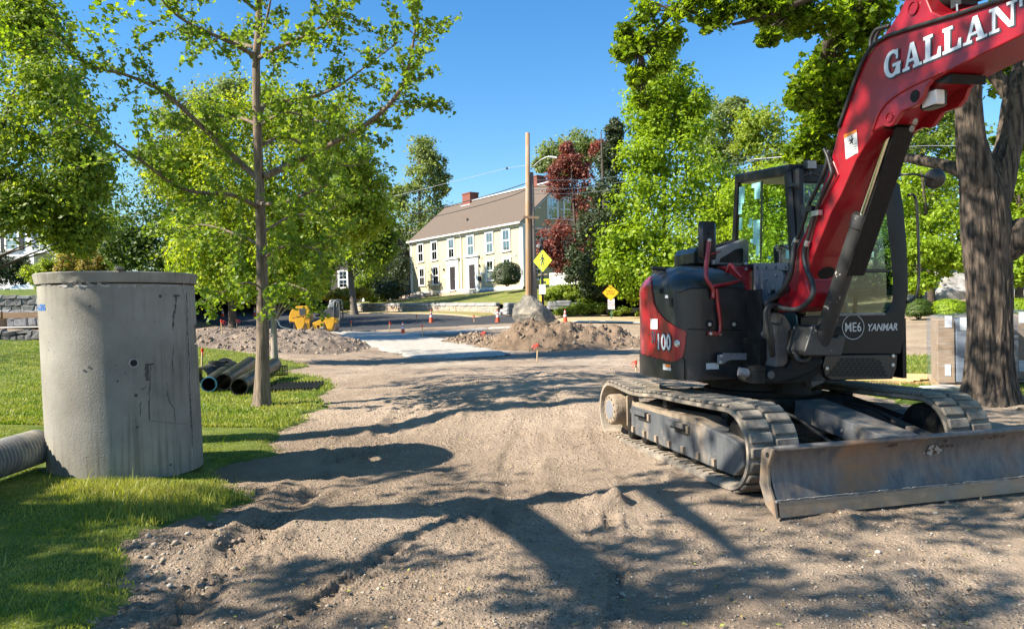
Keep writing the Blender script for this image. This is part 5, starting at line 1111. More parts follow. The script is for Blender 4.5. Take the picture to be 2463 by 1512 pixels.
# ================================================================== PALLETS OF BOXES, LUMBER
M_CARD = mat('cardboard', (.4, .265, .16), (.34, .22, .13), rough=.85, scale=2.5); M_LUM = mat('fresh_lumber', (.6, .4, .2), (.46, .3, .15), rough=.75, scale=3, stretch=(.4, 5, 5), bump=.2)
def wrapmat():
    m, t, n, l = newmat('shrink_wrap'); out = n.new('ShaderNodeOutputMaterial'); tr = n.new('ShaderNodeBsdfTransparent'); tr.inputs[0].default_value = (.86, .9, .96, 1); g = n.new('ShaderNodeBsdfPrincipled'); g.inputs['Base Color'].default_value = (.5, .56, .63, 1); g.inputs['Roughness'].default_value = .18; tc = n.new('ShaderNodeTexCoord'); mp = n.new('ShaderNodeMapping'); mp.inputs['Scale'].default_value = (2.2, 2.2, 14); l.new(tc.outputs['Object'], mp.inputs[0])
    nz = N(n, 'ShaderNodeTexNoise', i_Scale=2.2, i_Detail=6.0, i_Roughness=.65); l.new(mp.outputs[0], nz.inputs['Vector']); bp = N(n, 'ShaderNodeBump', i_Strength=1.0, i_Distance=.05); l.new(nz.outputs[0], bp.inputs['Height']); l.new(bp.outputs[0], g.inputs['Normal']); rp = ramp(n, [(.45, .04), (.75, .4)]); l.new(nz.outputs[0], rp.inputs[0]); mx = n.new('ShaderNodeMixShader'); l.new(rp.outputs[0], mx.inputs[0]); l.new(tr.outputs[0], mx.inputs[1]); l.new(g.outputs[0], mx.inputs[2]); l.new(mx.outputs[0], out.inputs[0]); return m
M_WRAP = wrapmat(); M_DBOX = mat('grey_carton', (.2, .22, .26), (.15, .17, .2), rough=.7, scale=2)
def pallet(label, u0, u1, v, vt, d, ang):
    a, b = P(u0, v, d), P(u1, v, d); w_ = (b - a).length; h = (v - vt) * d / F; X = Vector((math.cos(ang), math.sin(ang), 0)); Y = Vector((-math.sin(ang), math.cos(ang), 0)); c = (a + b) / 2 + Y * .5; c.z = tz(c.x, c.y); r = thing('wrapped_pallet', label, 'pallet load', c, 'pallet loads wrapped in clear film'); hw, hd = w_ / 2, .5
    for k in range(3): MB().box(c + X * ((k - 1) * (hw - .06)) + V(0, 0, .055), (.05, hd, .045), X, Y).build('bearer', M_LUM, r)
    for k in range(6): MB().box(c + Y * ((k - 2.5) * hd / 2.8) + V(0, 0, .11), (hw, .045, .009), X, Y).build('slat', M_LUM, r)
    z0 = .125; k = 0
    for i in range(4):
        x0, x1 = -hw + .03 + i * (2 * hw - .06) / 4, -hw + .03 + (i + 1) * (2 * hw - .06) / 4
        MB().box(c + X * ((x0 + x1) / 2) + V(0, 0, z0 + (h - z0) / 2), ((x1 - x0) / 2 - .006, hd - .05, (h - z0) / 2 - .02 - .015 * (i % 2)), X, Y, bev=.012).build('carton', M_CARD if i in (0, 2) else M_DBOX, r); 
    fc = c - Y * (hd - .045)
    for x, z, s1, s2 in ((-.4, .95, .05, .09), (-.15, .92, .06, .1), (-.05, .62, .07, .1), (-.42, .3, .04, .09)): MB().box(fc + X * (x * hw * 2 * .8) + V(0, 0, z * h), (s1, .003, s2), X, Y).build('shipping_label', M_SIGNW, r)
    lettering('marker_writing', '60', fc + X * (.1 * hw) + V(0, 0, h * .86) - Y * .004, X, V(0, 0, 1), .15, M_INK, r)
    wv = MB(); n = 60; rows = []
    pl = []
    for s_ in range(n):
        t = s_ / n * 4; e = int(t); f = t - e; q = [(-1 + 2 * f, -1), (1, -1 + 2 * f), (1 - 2 * f, 1), (-1, 1 - 2 * f)][e]; pl.append(q)
    rr = random.Random(int(u0))
    for z in np.linspace(.06, h + .02, 16): rows.append([c + X * (q[0] * (hw + .012 + rr.uniform(0, .012))) + Y * (q[1] * (hd + .012 + rr.uniform(0, .012))) + V(0, 0, float(z)) for q in pl + pl[:1]])
    wv.grid(rows); top = [c + X * (q[0] * hw * .7) + Y * (q[1] * hd * .7) + V(0, 0, h + .03 + rr.uniform(-.02, .05)) for q in pl]; o = len(wv.v); wv.v += [tuple(p) for p in top]; base = 15 * (n + 1)
    for i in range(n): wv.f.append((base + i, base + (i + 1), o + (i + 1) % n, o + i))
    wv.f.append(tuple(range(o, o + n))); wv.build('shrink_wrap', M_WRAP, r, smooth=True)
pallet('shrink wrapped pallet of cartons behind the left side of the big tree trunk', 2262, 2430, 952, 770, 11.3, -.42)
pallet('shrink wrapped pallet of cartons at the right edge behind the big tree', 2444, 2600, 946, 764, 11.6, -.42)
lum = thing('slat_bundle', 'loose bundle of fresh wooden slats on the grass left of the wrapped pallet', 'wooden slats', P(2170, 935, 12.4))
for k in range(9):
    q = P(2110 + 17 * k, 929 + 1.2 * (k % 3), 12.6 + .05 * k); z = tz(q.x, q.y); a = -.75 + random.uniform(-.12, .12); X = Vector((math.cos(a), math.sin(a), .02)); MB().box((q.x, q.y, z + .1 + .012 * (k % 3)), (.55, .045, .011), X, V(0, 0, 1).cross(X)).build('slat', M_LUM, lum)
for k in range(3):
    q = P(2160 + 35 * k, 938, 12.3); MB().box((q.x, q.y, tz(q.x, q.y) + .05), (.5, .05, .04), (1, .1 * k - .1, 0)).build('slat', M_LUM, lum)
sb = P(2262, 958, 11.2); tag(MB().box((sb.x, sb.y, tz(sb.x, sb.y) + .07), (.28, .16, .07), (1, .15, 0), bev=.015).build('paving_stone', M_CONC, None), 'pale flat stone slab on the ground in front of the wrapped pallet', 'stone slab')
rt = MB(); random.seed(4)
for k in range(5):
    q = P(2390 + 18 * k, 995 + 6 * (k % 3), 9.7); rt.tube([q + V(0, 0, -.02), q + V(random.uniform(-.1, .2), -.1, random.uniform(.03, .12)), q + V(random.uniform(.1, .4), -.2, .0)], [.02, .025, .008], 6, smooth=3)
tag(rt.build('exposed_roots', mat('root_wood', (.3, .2, .12), (.2, .13, .08), rough=.9), None, smooth=True), 'torn roots in the dirt in front of the big tree', 'roots')
tp_ = MB(); tp_.tube([P(662, 768, 20.5), P(668, 772, 20.4), P(674, 784, 20.3), P(690, 789, 20.4), P(705, 793, 20.5)], .02, 4, smooth=4); tag(tp_.build('marking_tape', M_SIGNW, None), 'white tape trailing from the pale trunk beside the roller', 'tape')
# clods and stones lying on and round the heaps
def heapclods(o, n, smin, smax, seed, m):
    r = np.random.default_rng(seed); me = o.data; co = np.empty(len(me.vertices) * 3, np.float32); me.vertices.foreach_get('co', co); co = co.reshape(-1, 3) + np.array(o.location); k = r.choice(len(co), n); c = co[k]
    ph = 1.618; iv = np.array([(-1, ph, 0), (1, ph, 0), (-1, -ph, 0), (1, -ph, 0), (0, -1, ph), (0, 1, ph), (0, -1, -ph), (0, 1, -ph), (ph, 0, -1), (ph, 0, 1), (-ph, 0, -1), (-ph, 0, 1)]) / 1.9
    it = np.array([(0, 11, 5), (0, 5, 1), (0, 1, 7), (0, 7, 10), (0, 10, 11), (1, 5, 9), (5, 11, 4), (11, 10, 2), (10, 7, 6), (7, 1, 8), (3, 9, 4), (3, 4, 2), (3, 2, 6), (3, 6, 8), (3, 8, 9), (4, 9, 5), (2, 4, 11), (6, 2, 10), (8, 6, 7), (9, 8, 1)])
    s = (smin + (smax - smin) * r.random(n) ** 4)[:, None, None]; v = iv[None] * s * r.uniform(.7, 1.2, (n, 12, 1)) * r.uniform(.7, 1.2, (n, 1, 3)) + c[:, None, :]
    npmesh('clods', v.reshape(-1, 3), (it[None] + 12 * np.arange(n)[:, None, None]).reshape(-1, 3), m, o if False else None, tris=True, kind='stuff')
M_CLOD = stonemat('soil_clods', [(0, (.16, .12, .085)), (.6, (.26, .2, .15)), (1, (.36, .29, .22))])
for k, o in enumerate([x for x in bpy.data.objects if x.name.startswith(('soil_heap', 'gravel_heap'))]): heapclods(o, (2600, 900, 2200)[k % 3], .012, .085, 80 + k, M_CLOD)
# ================================================================== EXCAVATOR
M_RED = mat('machine_red', (.29, .008, .017), (.24, .0065, .014), rough=.32, scale=1.5, coat=.35, dirt=(.16, .035, .03), dscale=2.2, dlo=.6, dhi=.85)
M_MBK = mat('machine_black', (.008, .0085, .0105), (.013, .0135, .016), rough=.36, scale=2, coat=.12, dirt=(.04, .037, .033), dscale=3.5, dlo=.46, dhi=.8, bump=.06, bscale=60)
M_CABK = mat('cab_black', (.007, .0075, .009), (.011, .0115, .013), rough=.38, scale=2, spec=.3, dirt=(.014, .0135, .013), dscale=3.5, dlo=.55, dhi=.9)
M_MGR = mat('machine_grey', (.2, .205, .225), (.16, .165, .185), rough=.5, scale=2.5, dirt=(.2, .18, .16), dscale=5, dlo=.6, dhi=.8)
M_CAST = mat('cast_iron_grey', (.1, .09, .085), (.06, .055, .052), rough=.6, scale=3, dirt=(.2, .17, .14), dscale=3, bump=.25, bscale=30)
M_GREASE = mat('greasy_black', (.006, .006, .006), (.012, .011, .01), rough=.6, spec=.25, scale=4, dirt=(.035, .03, .024), dscale=6)
M_SPLAT = mat('spattered_black', (.02, .021, .022), (.03, .03, .03), rough=.5, scale=3, dirt=(.36, .34, .3), dscale=16, dlo=.63, dhi=.66)
M_TRK = mat('track_rubber', (.1, .093, .084), (.055, .052, .048), rough=.9, scale=5, dirt=(.37, .315, .25), dscale=3.2, dlo=.32, dhi=.66, bump=.5, bscale=40, spec=.2)
M_TFR = mat('track_frame_paint', (.055, .062, .075), (.09, .095, .1), rough=.65, scale=2.5, stretch=(5, 5, .8), dirt=(.25, .2, .15), dscale=3.5, dlo=.5, dhi=.7, bump=.2, bscale=30)
M_DUST = mat('dried_mud', (.3, .235, .17), (.22, .17, .125), rough=1, scale=6, bump=.9, bscale=18)
M_BLADE = mat('worn_blade_steel', (.17, .15, .135), (.085, .085, .09), rough=.5, metal=.25, scale=3.4, stretch=(5, 5, 1.2), dirt=(.3, .17, .09), dscale=1.6, dlo=.52, dhi=.72, bump=.2, bscale=30)
M_EDGE = mat('cutting_edge_steel', (.33, .24, .16), (.24, .17, .115), rough=.5, metal=.3, scale=4, dirt=(.36, .31, .26), dscale=3, bump=.2)
M_CHROME = mat('chrome_rod', (.75, .73, .62), (.7, .68, .58), rough=.12, metal=1)
M_HOSE = mat('hydraulic_hose', (.014, .014, .015), (.022, .022, .022), rough=.5, scale=9)
M_MGLASS = glassmat('cab_glass', (.86, .97, .9), .02); M_TEAL = mat('glass_film', (.3, .62, .6), (.26, .56, .55), rough=.25)
M_BOLT = mat('bolt_steel', (.55, .55, .53), rough=.35, metal=.7); M_SILV = mat('sticker_silver', (.62, .64, .66), rough=.4); M_LTR = mat('letter_white', (.72, .76, .8), (.6, .64, .68), rough=.45, scale=5); M_LTRS = mat('letter_shadow', (.045, .05, .065), rough=.5)
M_WARN = mat('decal_orange', (.85, .25, .03), rough=.45); M_MESHG = mat('grille_black', (.006, .006, .006), rough=.8)
EC = Vector((2.49, 7.4, 0)); ef = Vector((.2, -.98, 0)).normalized(); el = Vector((-ef.y, ef.x, 0)); UZ = Vector((0, 0, 1))
exc = thing('excavator', 'red and black tracked excavator with GALLANT lettered boom and a dozer blade', 'excavator', EC)
def E(a, b, z): return EC + ef * a + el * b + UZ * z
def onA(u, v, a): return PP(u, v, EC + ef * a, ef)
def onB(u, v, b): return PP(u, v, EC + el * b, el)
def ab(p): d = p - EC; return d.dot(ef), d.dot(el), p.z
# ---- undercarriage
ut = Vector((.26, -.966, 0)).normalized(); ur = Vector((-ut.y, ut.x, 0)); UO = Vector((1.69, 5.9, 0))
gz0 = lambda q: tz(q.x, q.y)
def U(s, r, z): return UO + ut * s + ur * r + UZ * (z + .015)
TW, RF, RR_, TL = .45, .325, .30, 2.4
def track_path():
    p = []
    for t in np.linspace(-90, 90, 20): a = math.radians(t); p.append((RF * math.cos(a), RF + RF * math.sin(a)))
    for k in range(1, 28): f = k / 28; p.append((-TL * f, 2 * RF * (1 - f) + (2 * RR_ + .03) * f - .035 * math.sin(f * math.pi * 2) ** 2 * (f > .5) - .015 * math.sin(f * math.pi)))
    for t in np.linspace(90, 270, 20): a = math.radians(t); p.append((-TL + RR_ * math.cos(a), RR_ + .03 * (math.sin(a) > 0) * math.sin(a) + RR_ * math.sin(a)))
    for k in range(1, 28): f = k / 28; p.append((-TL * (1 - f), 0))
    return p
tpth = track_path()
def belt(r0):
    n = len(tpth); rings = []
    for i, (s, z) in enumerate(tpth):
        s0, z0 = tpth[i - 1]; s1, z1 = tpth[(i + 1) % n]; ds, dz = s1 - s0, z1 - z0; L = math.hypot(ds, dz); ns, nz = dz / L, -ds / L
        o = lambda d: (s + ns * d, z + nz * d)
        rings.append([U(*[o(0)[0], r0, o(0)[1]]), U(o(0)[0], r0 + TW, o(0)[1]), U(o(-.03)[0], r0 + TW + .0, o(-.03)[1]), U(o(-.05)[0], r0 + TW - .06, o(-.05)[1]), U(o(-.05)[0], r0 + .06, o(-.05)[1]), U(o(-.03)[0], r0, o(-.03)[1])])
    b = MB(); rings.append(rings[0]); m = 6
    for r in rings: b.v += [tuple(x) for x in r]
    for i in range(len(rings) - 1):
        for k in range(m): b.f.append((i * m + k, i * m + (k + 1) % m, (i + 1) * m + (k + 1) % m, (i + 1) * m + k))
    return b
perim = [0]
for i in range(len(tpth)): s0, z0 = tpth[i]; s1, z1 = tpth[(i + 1) % len(tpth)]; perim.append(perim[-1] + math.hypot(s1 - s0, z1 - z0))
def at(q):
    q %= perim[-1]; i = max(k for k in range(len(tpth)) if perim[k] <= q); f = (q - perim[i]) / (perim[i + 1] - perim[i] + 1e-9); (s0, z0), (s1, z1) = tpth[i], tpth[(i + 1) % len(tpth)]
    return s0 + (s1 - s0) * f, z0 + (z1 - z0) * f, math.atan2(z1 - z0, s1 - s0)
lg = MB(); lg.box((0, 0, .0), (.04, .1, .013), bev=.008); lug_me = bpy.data.meshes.new('track_lug'); lug_me.from_pydata(lg.v, [], lg.f); lug_me.materials.append(M_TRK)
gl = MB(); gl.box((0, 0, 0), (.008, .05, .006)); gl_me = bpy.data.meshes.new('guide_rib'); gl_me.from_pydata(gl.v, [], gl.f); gl_me.materials.append(M_DUST)
NST = int(perim[-1] / .105)
for side, r0 in ((0, 0.0), (1, 1.87)):
    tk = belt(r0).build('track', M_TRK, exc, smooth='auto'); wl = world_loc(tk)
    for k in range(NST):
        for half in (0, 1):
            s, z, a = at((k + .5 * half) * perim[-1] / NST); ns, nz = math.sin(a), -math.cos(a)
            c = U(s + ns * .014, r0 + (.115 if not half else TW - .115), z + nz * .014) - wl
            o = bpy.data.objects.new('track_lug', lug_me); COL.objects.link(o); o.parent = tk
            X = ut * math.cos(a) + UZ * math.sin(a); Z = ut * ns + UZ * nz; Y = Z.cross(X)
            o.matrix_local = Matrix(((X.x, Y.x, Z.x, c.x), (X.y, Y.y, Z.y, c.y), (X.z, Y.z, Z.z, c.z), (0, 0, 0, 1)))
    sgn = -1 if not side else 1; ro_ = r0 if not side else r0 + TW; inn = 1 if not side else -1
    for k in range(22):
        if side: break
        o = bpy.data.objects.new('guide_rib', gl_me); COL.objects.link(o); o.parent = tk; o.location = U(-.12 - k * .105, r0 + .085, .052) - wl; o.rotation_euler = (0, 0, math.atan2(ut.y, ut.x))
    R = lambda x: ro_ + inn * x
    fp = [(-1.98, .2), (-1.98, .42), (-1.9, .455), (-1.2, .45), (-.62, .47), (-.42, .43), (-.05, .40), (.12, .36), (.14, .2), (.0, .1), (-.3, .1), (-1.9, .13)]
    b = MB(); b.prism([U(s, R(.07), z) for s, z in fp], ur * inn * .3); tf = b.build('track_frame', M_TFR, exc, bevel=.012)
    MB().prism([U(s, R(.068), z) for s, z in [(-1.96, .44), (-1.88, .47), (-1.2, .463), (-.62, .482), (-.46, .43), (-1.2, .425), (-1.9, .425)]], ur * inn * .25).build('mud_cake', M_DUST, tf)
    MB().lathe(U(-TL, R(.0), .33), [(0, .0), (.15, .0), (.165, .012), (.17, .03), (.17, .2), (.24, .2), (.25, .26), (0, .26)], 32, ur * inn).build('drive_hub', M_DUST, exc, smooth='auto')
    MB().lathe(U(-TL, R(-.004), .33), [(0, 0), (.1, .0), (.11, .006)], 28, ur * inn).build('hub_cover', M_MGR, exc)
    for k in range(12): t = k * math.pi / 6; MB().cyl(U(-TL + .14 * math.cos(t), R(-.012), .33 + .14 * math.sin(t)), U(-TL + .14 * math.cos(t), R(.03), .33 + .14 * math.sin(t)), .011, 6).build('hub_bolt', M_DUST, exc)
    MB().lathe(U(0, R(.16), RF), [(0, 0), (.24, 0), (.265, .03), (.265, .22), (.24, .25), (0, .25)], 32, ur * inn).build('front_idler', M_GREASE, exc, smooth='auto')
    for s in (-1.25,): MB().lathe(U(s, R(.1), .53), [(0, 0), (.045, 0), (.05, .02), (.05, .22), (0, .22)], 16, ur * inn).build('carrier_roller', M_GREASE, exc, smooth='auto')
    for k in range(6): MB().lathe(U(-.35 - .34 * k, R(.09), .125), [(0, 0), (.06, 0), (.075, .02), (.075, .26), (0, .26)], 18, ur * inn).build('track_roller', M_GREASE, exc, smooth='auto')
    for s in (-1.72, -.92):                                  # step pockets on the frame side
        b = MB(); b.box(U(s, R(.045), .385), (.17, .024, .022), ut, ur); b.build('frame_step', M_TFR, tf); MB().box(U(s + .05, R(.068), .345), (.12, .003, .045), ut, ur).build('step_recess', M_MESHG, tf)
        MB().box(U(s + .2, R(.058), .36), (.018, .014, .035), ut, ur).build('lug', M_DUST, tf)
    for k in range(7): s = -1.9 + .27 * k; MB().box(U(s, R(.058), .185 - .005 * k), (.022, .014, .03), ut, ur).build('frame_tab', M_DUST, tf)
    MB().box(U(-2.04, R(.08), .36), (.012, .03, .16), ut, ur, bev=.004).build('bracket', M_DUST, tf)
# chassis, turntable, blade linkage
b = MB(); b.box(U(-1.2, 1.16, .47), (.62, .62, .13), ut, ur, bev=.05)
for i in (-1, 1):
    for j in (-1, 1): b.tube([U(-1.2 + .45 * j, 1.16 + .5 * i, .48), U(-1.2 + .85 * j, 1.16 + .85 * i, .32)], [.15, .12], 8)
b.build('chassis', M_GREASE, exc, bevel=.0)
MB().box(U(-.66, 1.16, .4), (.06, .5, .15), ut, ur, bev=.02).build('chassis_plate', M_CAST, exc)
MB().lathe(EC + UZ * .6, [(.0, .0), (.56, 0), (.56, .06), (.5, .07), (.5, .15), (.0, .15)], 48).build('turntable', M_GREASE, exc, smooth='auto')
BP = [(.80, .0), (.795, .045), (.785, .1), (.755, .17), (.725, .25), (.718, .33), (.735, .395), (.765, .445), (.785, .466)]; bl0, bl1 = -.08, 2.41
b = MB(); n_ = 24
rows = [[U(s, bl0 + (bl1 - bl0) * k / n_, z) for k in range(n_ + 1)] for s, z in BP[2:]]; bk_ = [[U(s - .03, bl0 + (bl1 - bl0) * k / n_, z - .004) for k in range(n_ + 1)] for s, z in BP[2:]][::-1]
b.grid(rows + bk_ + rows[:1]); blade = b.build('dozer_blade', M_BLADE, exc, smooth='auto')
MB().tube([U(.768, bl0, .464), U(.768, bl1, .464)], .022, 10).build('top_rail', M_BLADE, blade, smooth=True)
b = MB(); b.grid([[U(s, bl0 + (bl1 - bl0) * k / n_, z) for k in range(n_ + 1)] for s, z in ((.818, -.005), (.806, .1), (.77, .1), (.78, -.005), (.818, -.005))]); b.build('cutting_edge', M_EDGE, blade)
M_WELD = mat('bare_bright_steel', (.48, .47, .45), (.3, .29, .28), rough=.45, metal=.4, scale=9)
rr = random.Random(5); b = MB()
for k in range(220): x = bl0 + (bl1 - bl0) * (k + rr.random()) / 220; b.box(U(.804, x, .105 + rr.uniform(-.003, .003)), (.006, rr.uniform(.012, .03), rr.uniform(.004, .009)), ut, ur, UZ)
b.build('weld_bead', M_WELD, blade, kind='stuff')
for r_, nm in ((bl0, -1), (bl1, 1)):
    ep = [(.825, -.01), (.80, .1), (.74, .2), (.735, .33), (.80, .468), (.74, .478), (.66, .44), (.63, .2), (.7, .06)]
    MB().prism([U(s, r_ + .012 * nm, z) for s, z in ep], ur * nm * .022).build('end_plate', M_EDGE, blade, bevel=.004)
MB().lathe(U(.735, bl0 - .036, .42), [(0, 0), (.02, 0)], 12, -ur).build('lifting_eye', M_DARK, blade)
rr = random.Random(9)
def bladept(r, z): 
    for (s0, z0), (s1, z1) in zip(BP[2:], BP[3:]):
        if z0 <= z <= z1: return U(s0 + (s1 - s0) * (z - z0) / (z1 - z0) + .0022, r, z)
    return U(.75, r, z)
for nm, m_, cx, cz_, sx, sz, n2 in (('rust_scar', mat('rust_patch', (.1, .055, .03), (.06, .035, .02), rough=.9, scale=20), 1.34, .37, .1, .05, 22), ('scraped_steel', M_WELD, 1.31, .35, .07, .045, 26), ('rust_scar', mat('rust_patch', (.1, .055, .03)), .92, .42, .06, .02, 7), ('rust_scar', mat('rust_patch', (.1, .055, .03)), 1.85, .42, .1, .02, 9)):
    b = MB()
    for k in range(n2):
        x, z = rr.gauss(cx, sx * .55), min(.47, max(.14, rr.gauss(cz_, sz * .5))); r_ = rr.uniform(.006, .022); p = []
        for t in range(7): an = t * .9; q = r_ * rr.uniform(.5, 1.2); p.append(bladept(x + q * math.cos(an), z + q * .8 * math.sin(an)) + ut * (.0004 * k + (.001 if nm[0] == 's' else 0)))
        b.add(p, [tuple(range(7))])
    b.build(nm, m_, blade, kind='stuff')
for r_ in (.52, 1.8):
    ap = [(-.85, .3), (-.85, .5), (-.55, .5), (.2, .36), (.72, .3), (.72, .12), (.2, .2), (-.5, .28)]; MB().prism([U(s, r_ - .05, z) for s, z in ap], ur * .1).build('blade_arm', M_CAST, exc, bevel=.012)
g0, g1 = U(-.5, 1.16, .56), U(.64, 1.16, .40); gd = (g1 - g0).normalized(); gu = ur.cross(gd) * -1
gu = gu if gu.z > 0 else -gu
b = MB(); b.box((g0 + g1) / 2 + gu * .03, ((g1 - g0).length / 2, .155, .012), gd, ur, gu); b.build('cylinder_guard', M_TFR, exc, bevel=.004)
for i in (-1, 1): MB().box((g0 + g1) / 2 - gu * .045 + ur * (.148 * i), ((g1 - g0).length / 2 - .01, .008, .065), gd, ur, gu).build('guard_side', M_TFR, exc)
MB().cyl(g0 - gu * .05, g1 - gu * .05 + gd * .05, .06, 14).build('blade_cylinder', M_GREASE, exc, smooth='auto')
for f_ in (.55, .93): MB().lathe((g0 * (1 - f_) + g1 * f_) - ur * .158 - gu * .05, [(0, .012), (.014, .01), (.016, 0)], 8, -ur).build('bolt', M_BOLT, exc)
for r_ in (.75, 1.6): MB().tube([U(-.6, r_, .55), U(-.2, r_ + .05, .5), U(.3, r_ * .9 + .1, .36), U(.66, r_ * .8 + .22, .3)], .016, 8, smooth=4).build('blade_hose', M_HOSE, exc, smooth=True)
# ---- upper body: hood and counterweight wall
def planpts():
    p = [(.47, -.42 - .44 * k / 14) for k in range(15)]
    for t in np.linspace(0, 90, 45)[1:]: a = math.radians(t); p.append((.25 + .22 * math.cos(a), -.86 - .22 * math.sin(a)))
    for k in range(1, 43): f = k / 42; p.append((.25 - .4 * f, -1.08 - .055 * math.sin(f * math.pi / 2)))
    for t in np.linspace(0, 150, 60)[1:]: a = math.radians(t); R_ = 1.145; aa = -.14; p.append((-.15 - R_ * math.sin(a) * .92, -1.135 * math.cos(a)))
    return p
PLN = planpts(); ccen = (-.3, -.72); ZR_ = list(np.linspace(.80, 1.64, 120)) + [1.67, 1.695, 1.72, 1.75, 1.785, 1.82, 1.85, 1.872, 1.885]
INS = [0] * 120 + [.012, .035, .07, .13, .22, .34, .48, .64, .85]
def wallpt(i, j, off=0.0):
    a, b_ = PLN[i]; k = INS[j]; zz = ZR_[j]
    if i > 100: k = min(k, .3)
    a0, b0_ = PLN[max(i - 1, 0)]; a1_, b1_ = PLN[min(i + 1, len(PLN) - 1)]; da, db = a1_ - a0, b1_ - b0_; L = math.hypot(da, db); na, nb_ = -db / L, da / L
    if zz < .92: off = off + .0
    q = (a + (ccen[0] - a) * k + na * off, b_ + (ccen[1] - b_) * k + nb_ * off)
    return E(q[0], q[1], zz)
_t = wallpt(5, 5, .01) - wallpt(5, 5); OS = 1 if _t.dot(ef) > 0 else -1
REDP = [(1567, 664), (1569, 700), (1574, 730), (1583, 748), (1600, 768), (1622, 784), (1648, 795), (1651, 800), (1647, 838), (1642, 858), (1630, 868), (1612, 869), (1585, 862), (1560, 855), (1540, 848), (1538, 700), (1555, 664)]
nI, nJ = len(PLN), len(ZR_); lay = {'k': [], 'r': [], 'b': []}
for i in range(nI - 1):
    for j in range(nJ - 1):
        c = (wallpt(i, j) + wallpt(i + 1, j + 1)) / 2; nrm = (wallpt(i + 1, j) - wallpt(i, j)).cross(wallpt(i, j + 1) - wallpt(i, j)) * OS; nrm = nrm if True else nrm
        t_ = (wallpt(i, j, .01 * OS) - wallpt(i, j)); facing = t_.dot(Vector((0, 0, EYE)) - c) > 0
        u, v = px(c); z = (ZR_[j] + ZR_[j + 1]) / 2
        if facing: k = 'r' if bool(inpoly(np.array([u]), np.array([v]), REDP)[0]) else ('b' if (v > 846 + .16 * max(0, u - 1545) and u < 1646) else 'k')
        else: k = 'r' if .96 < z < 1.74 else ('b' if z <= .96 else 'k')
        lay[k].append((i, j))
def laybuild(name, cells, off, m):
    b = MB(); ids = {}; S = set(cells)
    def vid(i, j, o):
        key = (i, j, o)
        if key not in ids: ids[key] = len(b.v); b.v.append(tuple(wallpt(i, j, o * OS)))
        return ids[key]
    for i, j in cells:
        b.f.append((vid(i, j, off), vid(i + 1, j, off), vid(i + 1, j + 1, off), vid(i, j + 1, off)))
        for (di, dj, e) in ((-1, 0, ((i, j), (i, j + 1))), (1, 0, ((i + 1, j), (i + 1, j + 1))), (0, -1, ((i, j), (i + 1, j))), (0, 1, ((i, j + 1), (i + 1, j + 1)))):
            if (i + di, j + dj) not in S: b.f.append((vid(*e[0], off), vid(*e[1], off), vid(*e[1], -.02), vid(*e[0], -.02)))
    return b.build(name, m, exc, smooth='auto')
hood = laybuild('hood', lay['k'], 0.0, M_MBK); laybuild('counterweight', lay['r'], .012, M_RED); laybuild('bumper', lay['b'], .022, M_MBK)
MB().add([wallpt(i, nJ - 1) for i in range(0, 130)], [tuple(range(130))]).build('hood_top', M_MBK, exc)
b = MB(); b.add([E(*PLN[i], .80) for i in range(nI)], [tuple(range(nI))]); b.box(E(-.1, -.1, .79), (.5, .6, .05), ef, el); b.build('floor_plate', M_GREASE, exc)
MB().box(E(-.55, .35, 1.35), (.5, .75, .55), ef, el, bev=.1).build('engine_block_cover', M_MBK, exc)
MB().box(E(.46 - .01, -.415, 1.2), (.3, .004, .42), -ef, el).build('hood_side', M_MBK, exc)
Q1 = lambda x, y: ((2550 + x / 2.16) * .60107, (850 + y / 2.16) * .60107)
def polyA(name, pix, a, m, th=.02, par=None, **k): return MB().prism([onA(u, v, a) for u, v in pix], -ef * th).build(name, m, par or exc, **k)
def polyB(name, pix, b_, m, th=.02, par=None, **k): return MB().prism([onB(u, v, b_) for u, v in pix], el * th).build(name, m, par or exc, **k)
def tubeA(name, pix, aa, r, m, n=10, smooth=4, par=None):
    aa = aa if isinstance(aa, (list, tuple)) else [aa] * len(pix); return MB().tube([onA(u, v, a) for (u, v), a in zip(pix, aa)], r, n, smooth=smooth).build(name, m, par or exc, smooth=True)
# seams, recess bolts, latches, stickers on the hood
tubeA('seam', [Q1(*q) for q in ((345, 695), (450, 655), (600, 652), (760, 652), (862, 648))], .478, .004, M_MESHG, 5, 1)
tubeA('seam', [Q1(*q) for q in ((430, 1008), (700, 1012), (895, 1012))], .478, .004, M_MESHG, 5, 1)
for q in ((622, 966), (832, 966)):
    c = onA(*Q1(*q), .473); MB().lathe(c, [(0, .003), (.037, .003), (.042, 0)], 16, ef).build('bolt_recess', M_MESHG, exc); MB().lathe(c, [(0, .016), (.017, .014), (.019, .004)], 10, ef).build('bolt', M_BOLT, exc)
def onwall(u, v, off=.004):
    best = None
    for i in range(0, 101):
        for j in range(0, 120, 2):
            uu, vv = px(wallpt(i, j)); d = (uu - u) ** 2 + (vv - v) ** 2
            if best is None or d < best[0]: best = (d, i, j)
    _, i, j = best; c = wallpt(i, j, off * OS); X = (wallpt(max(i - 1, 0), j) - wallpt(i + 1, j)).normalized(); return c, X, i, j
def wallpatch(name, u0, u1, v0, v1, off, m, par=None):
    c0, X, i0, j0 = onwall(u0, v1, off); _, _, i1, j1 = onwall(u1, v0, off); b = MB(); i0, i1 = max(i0, i1), min(i0, i1); rows = [[wallpt(i, j, off * OS) for i in range(i1, i0 + 1)] for j in (j0, j1)]; b.grid(rows); return b.build(name, m, par or exc)
wallpatch('maker_plate', *[Q1(590, 1300)[0], Q1(686, 1300)[0], Q1(0, 1302)[1], Q1(0, 1355)[1]], .006, M_SILV)
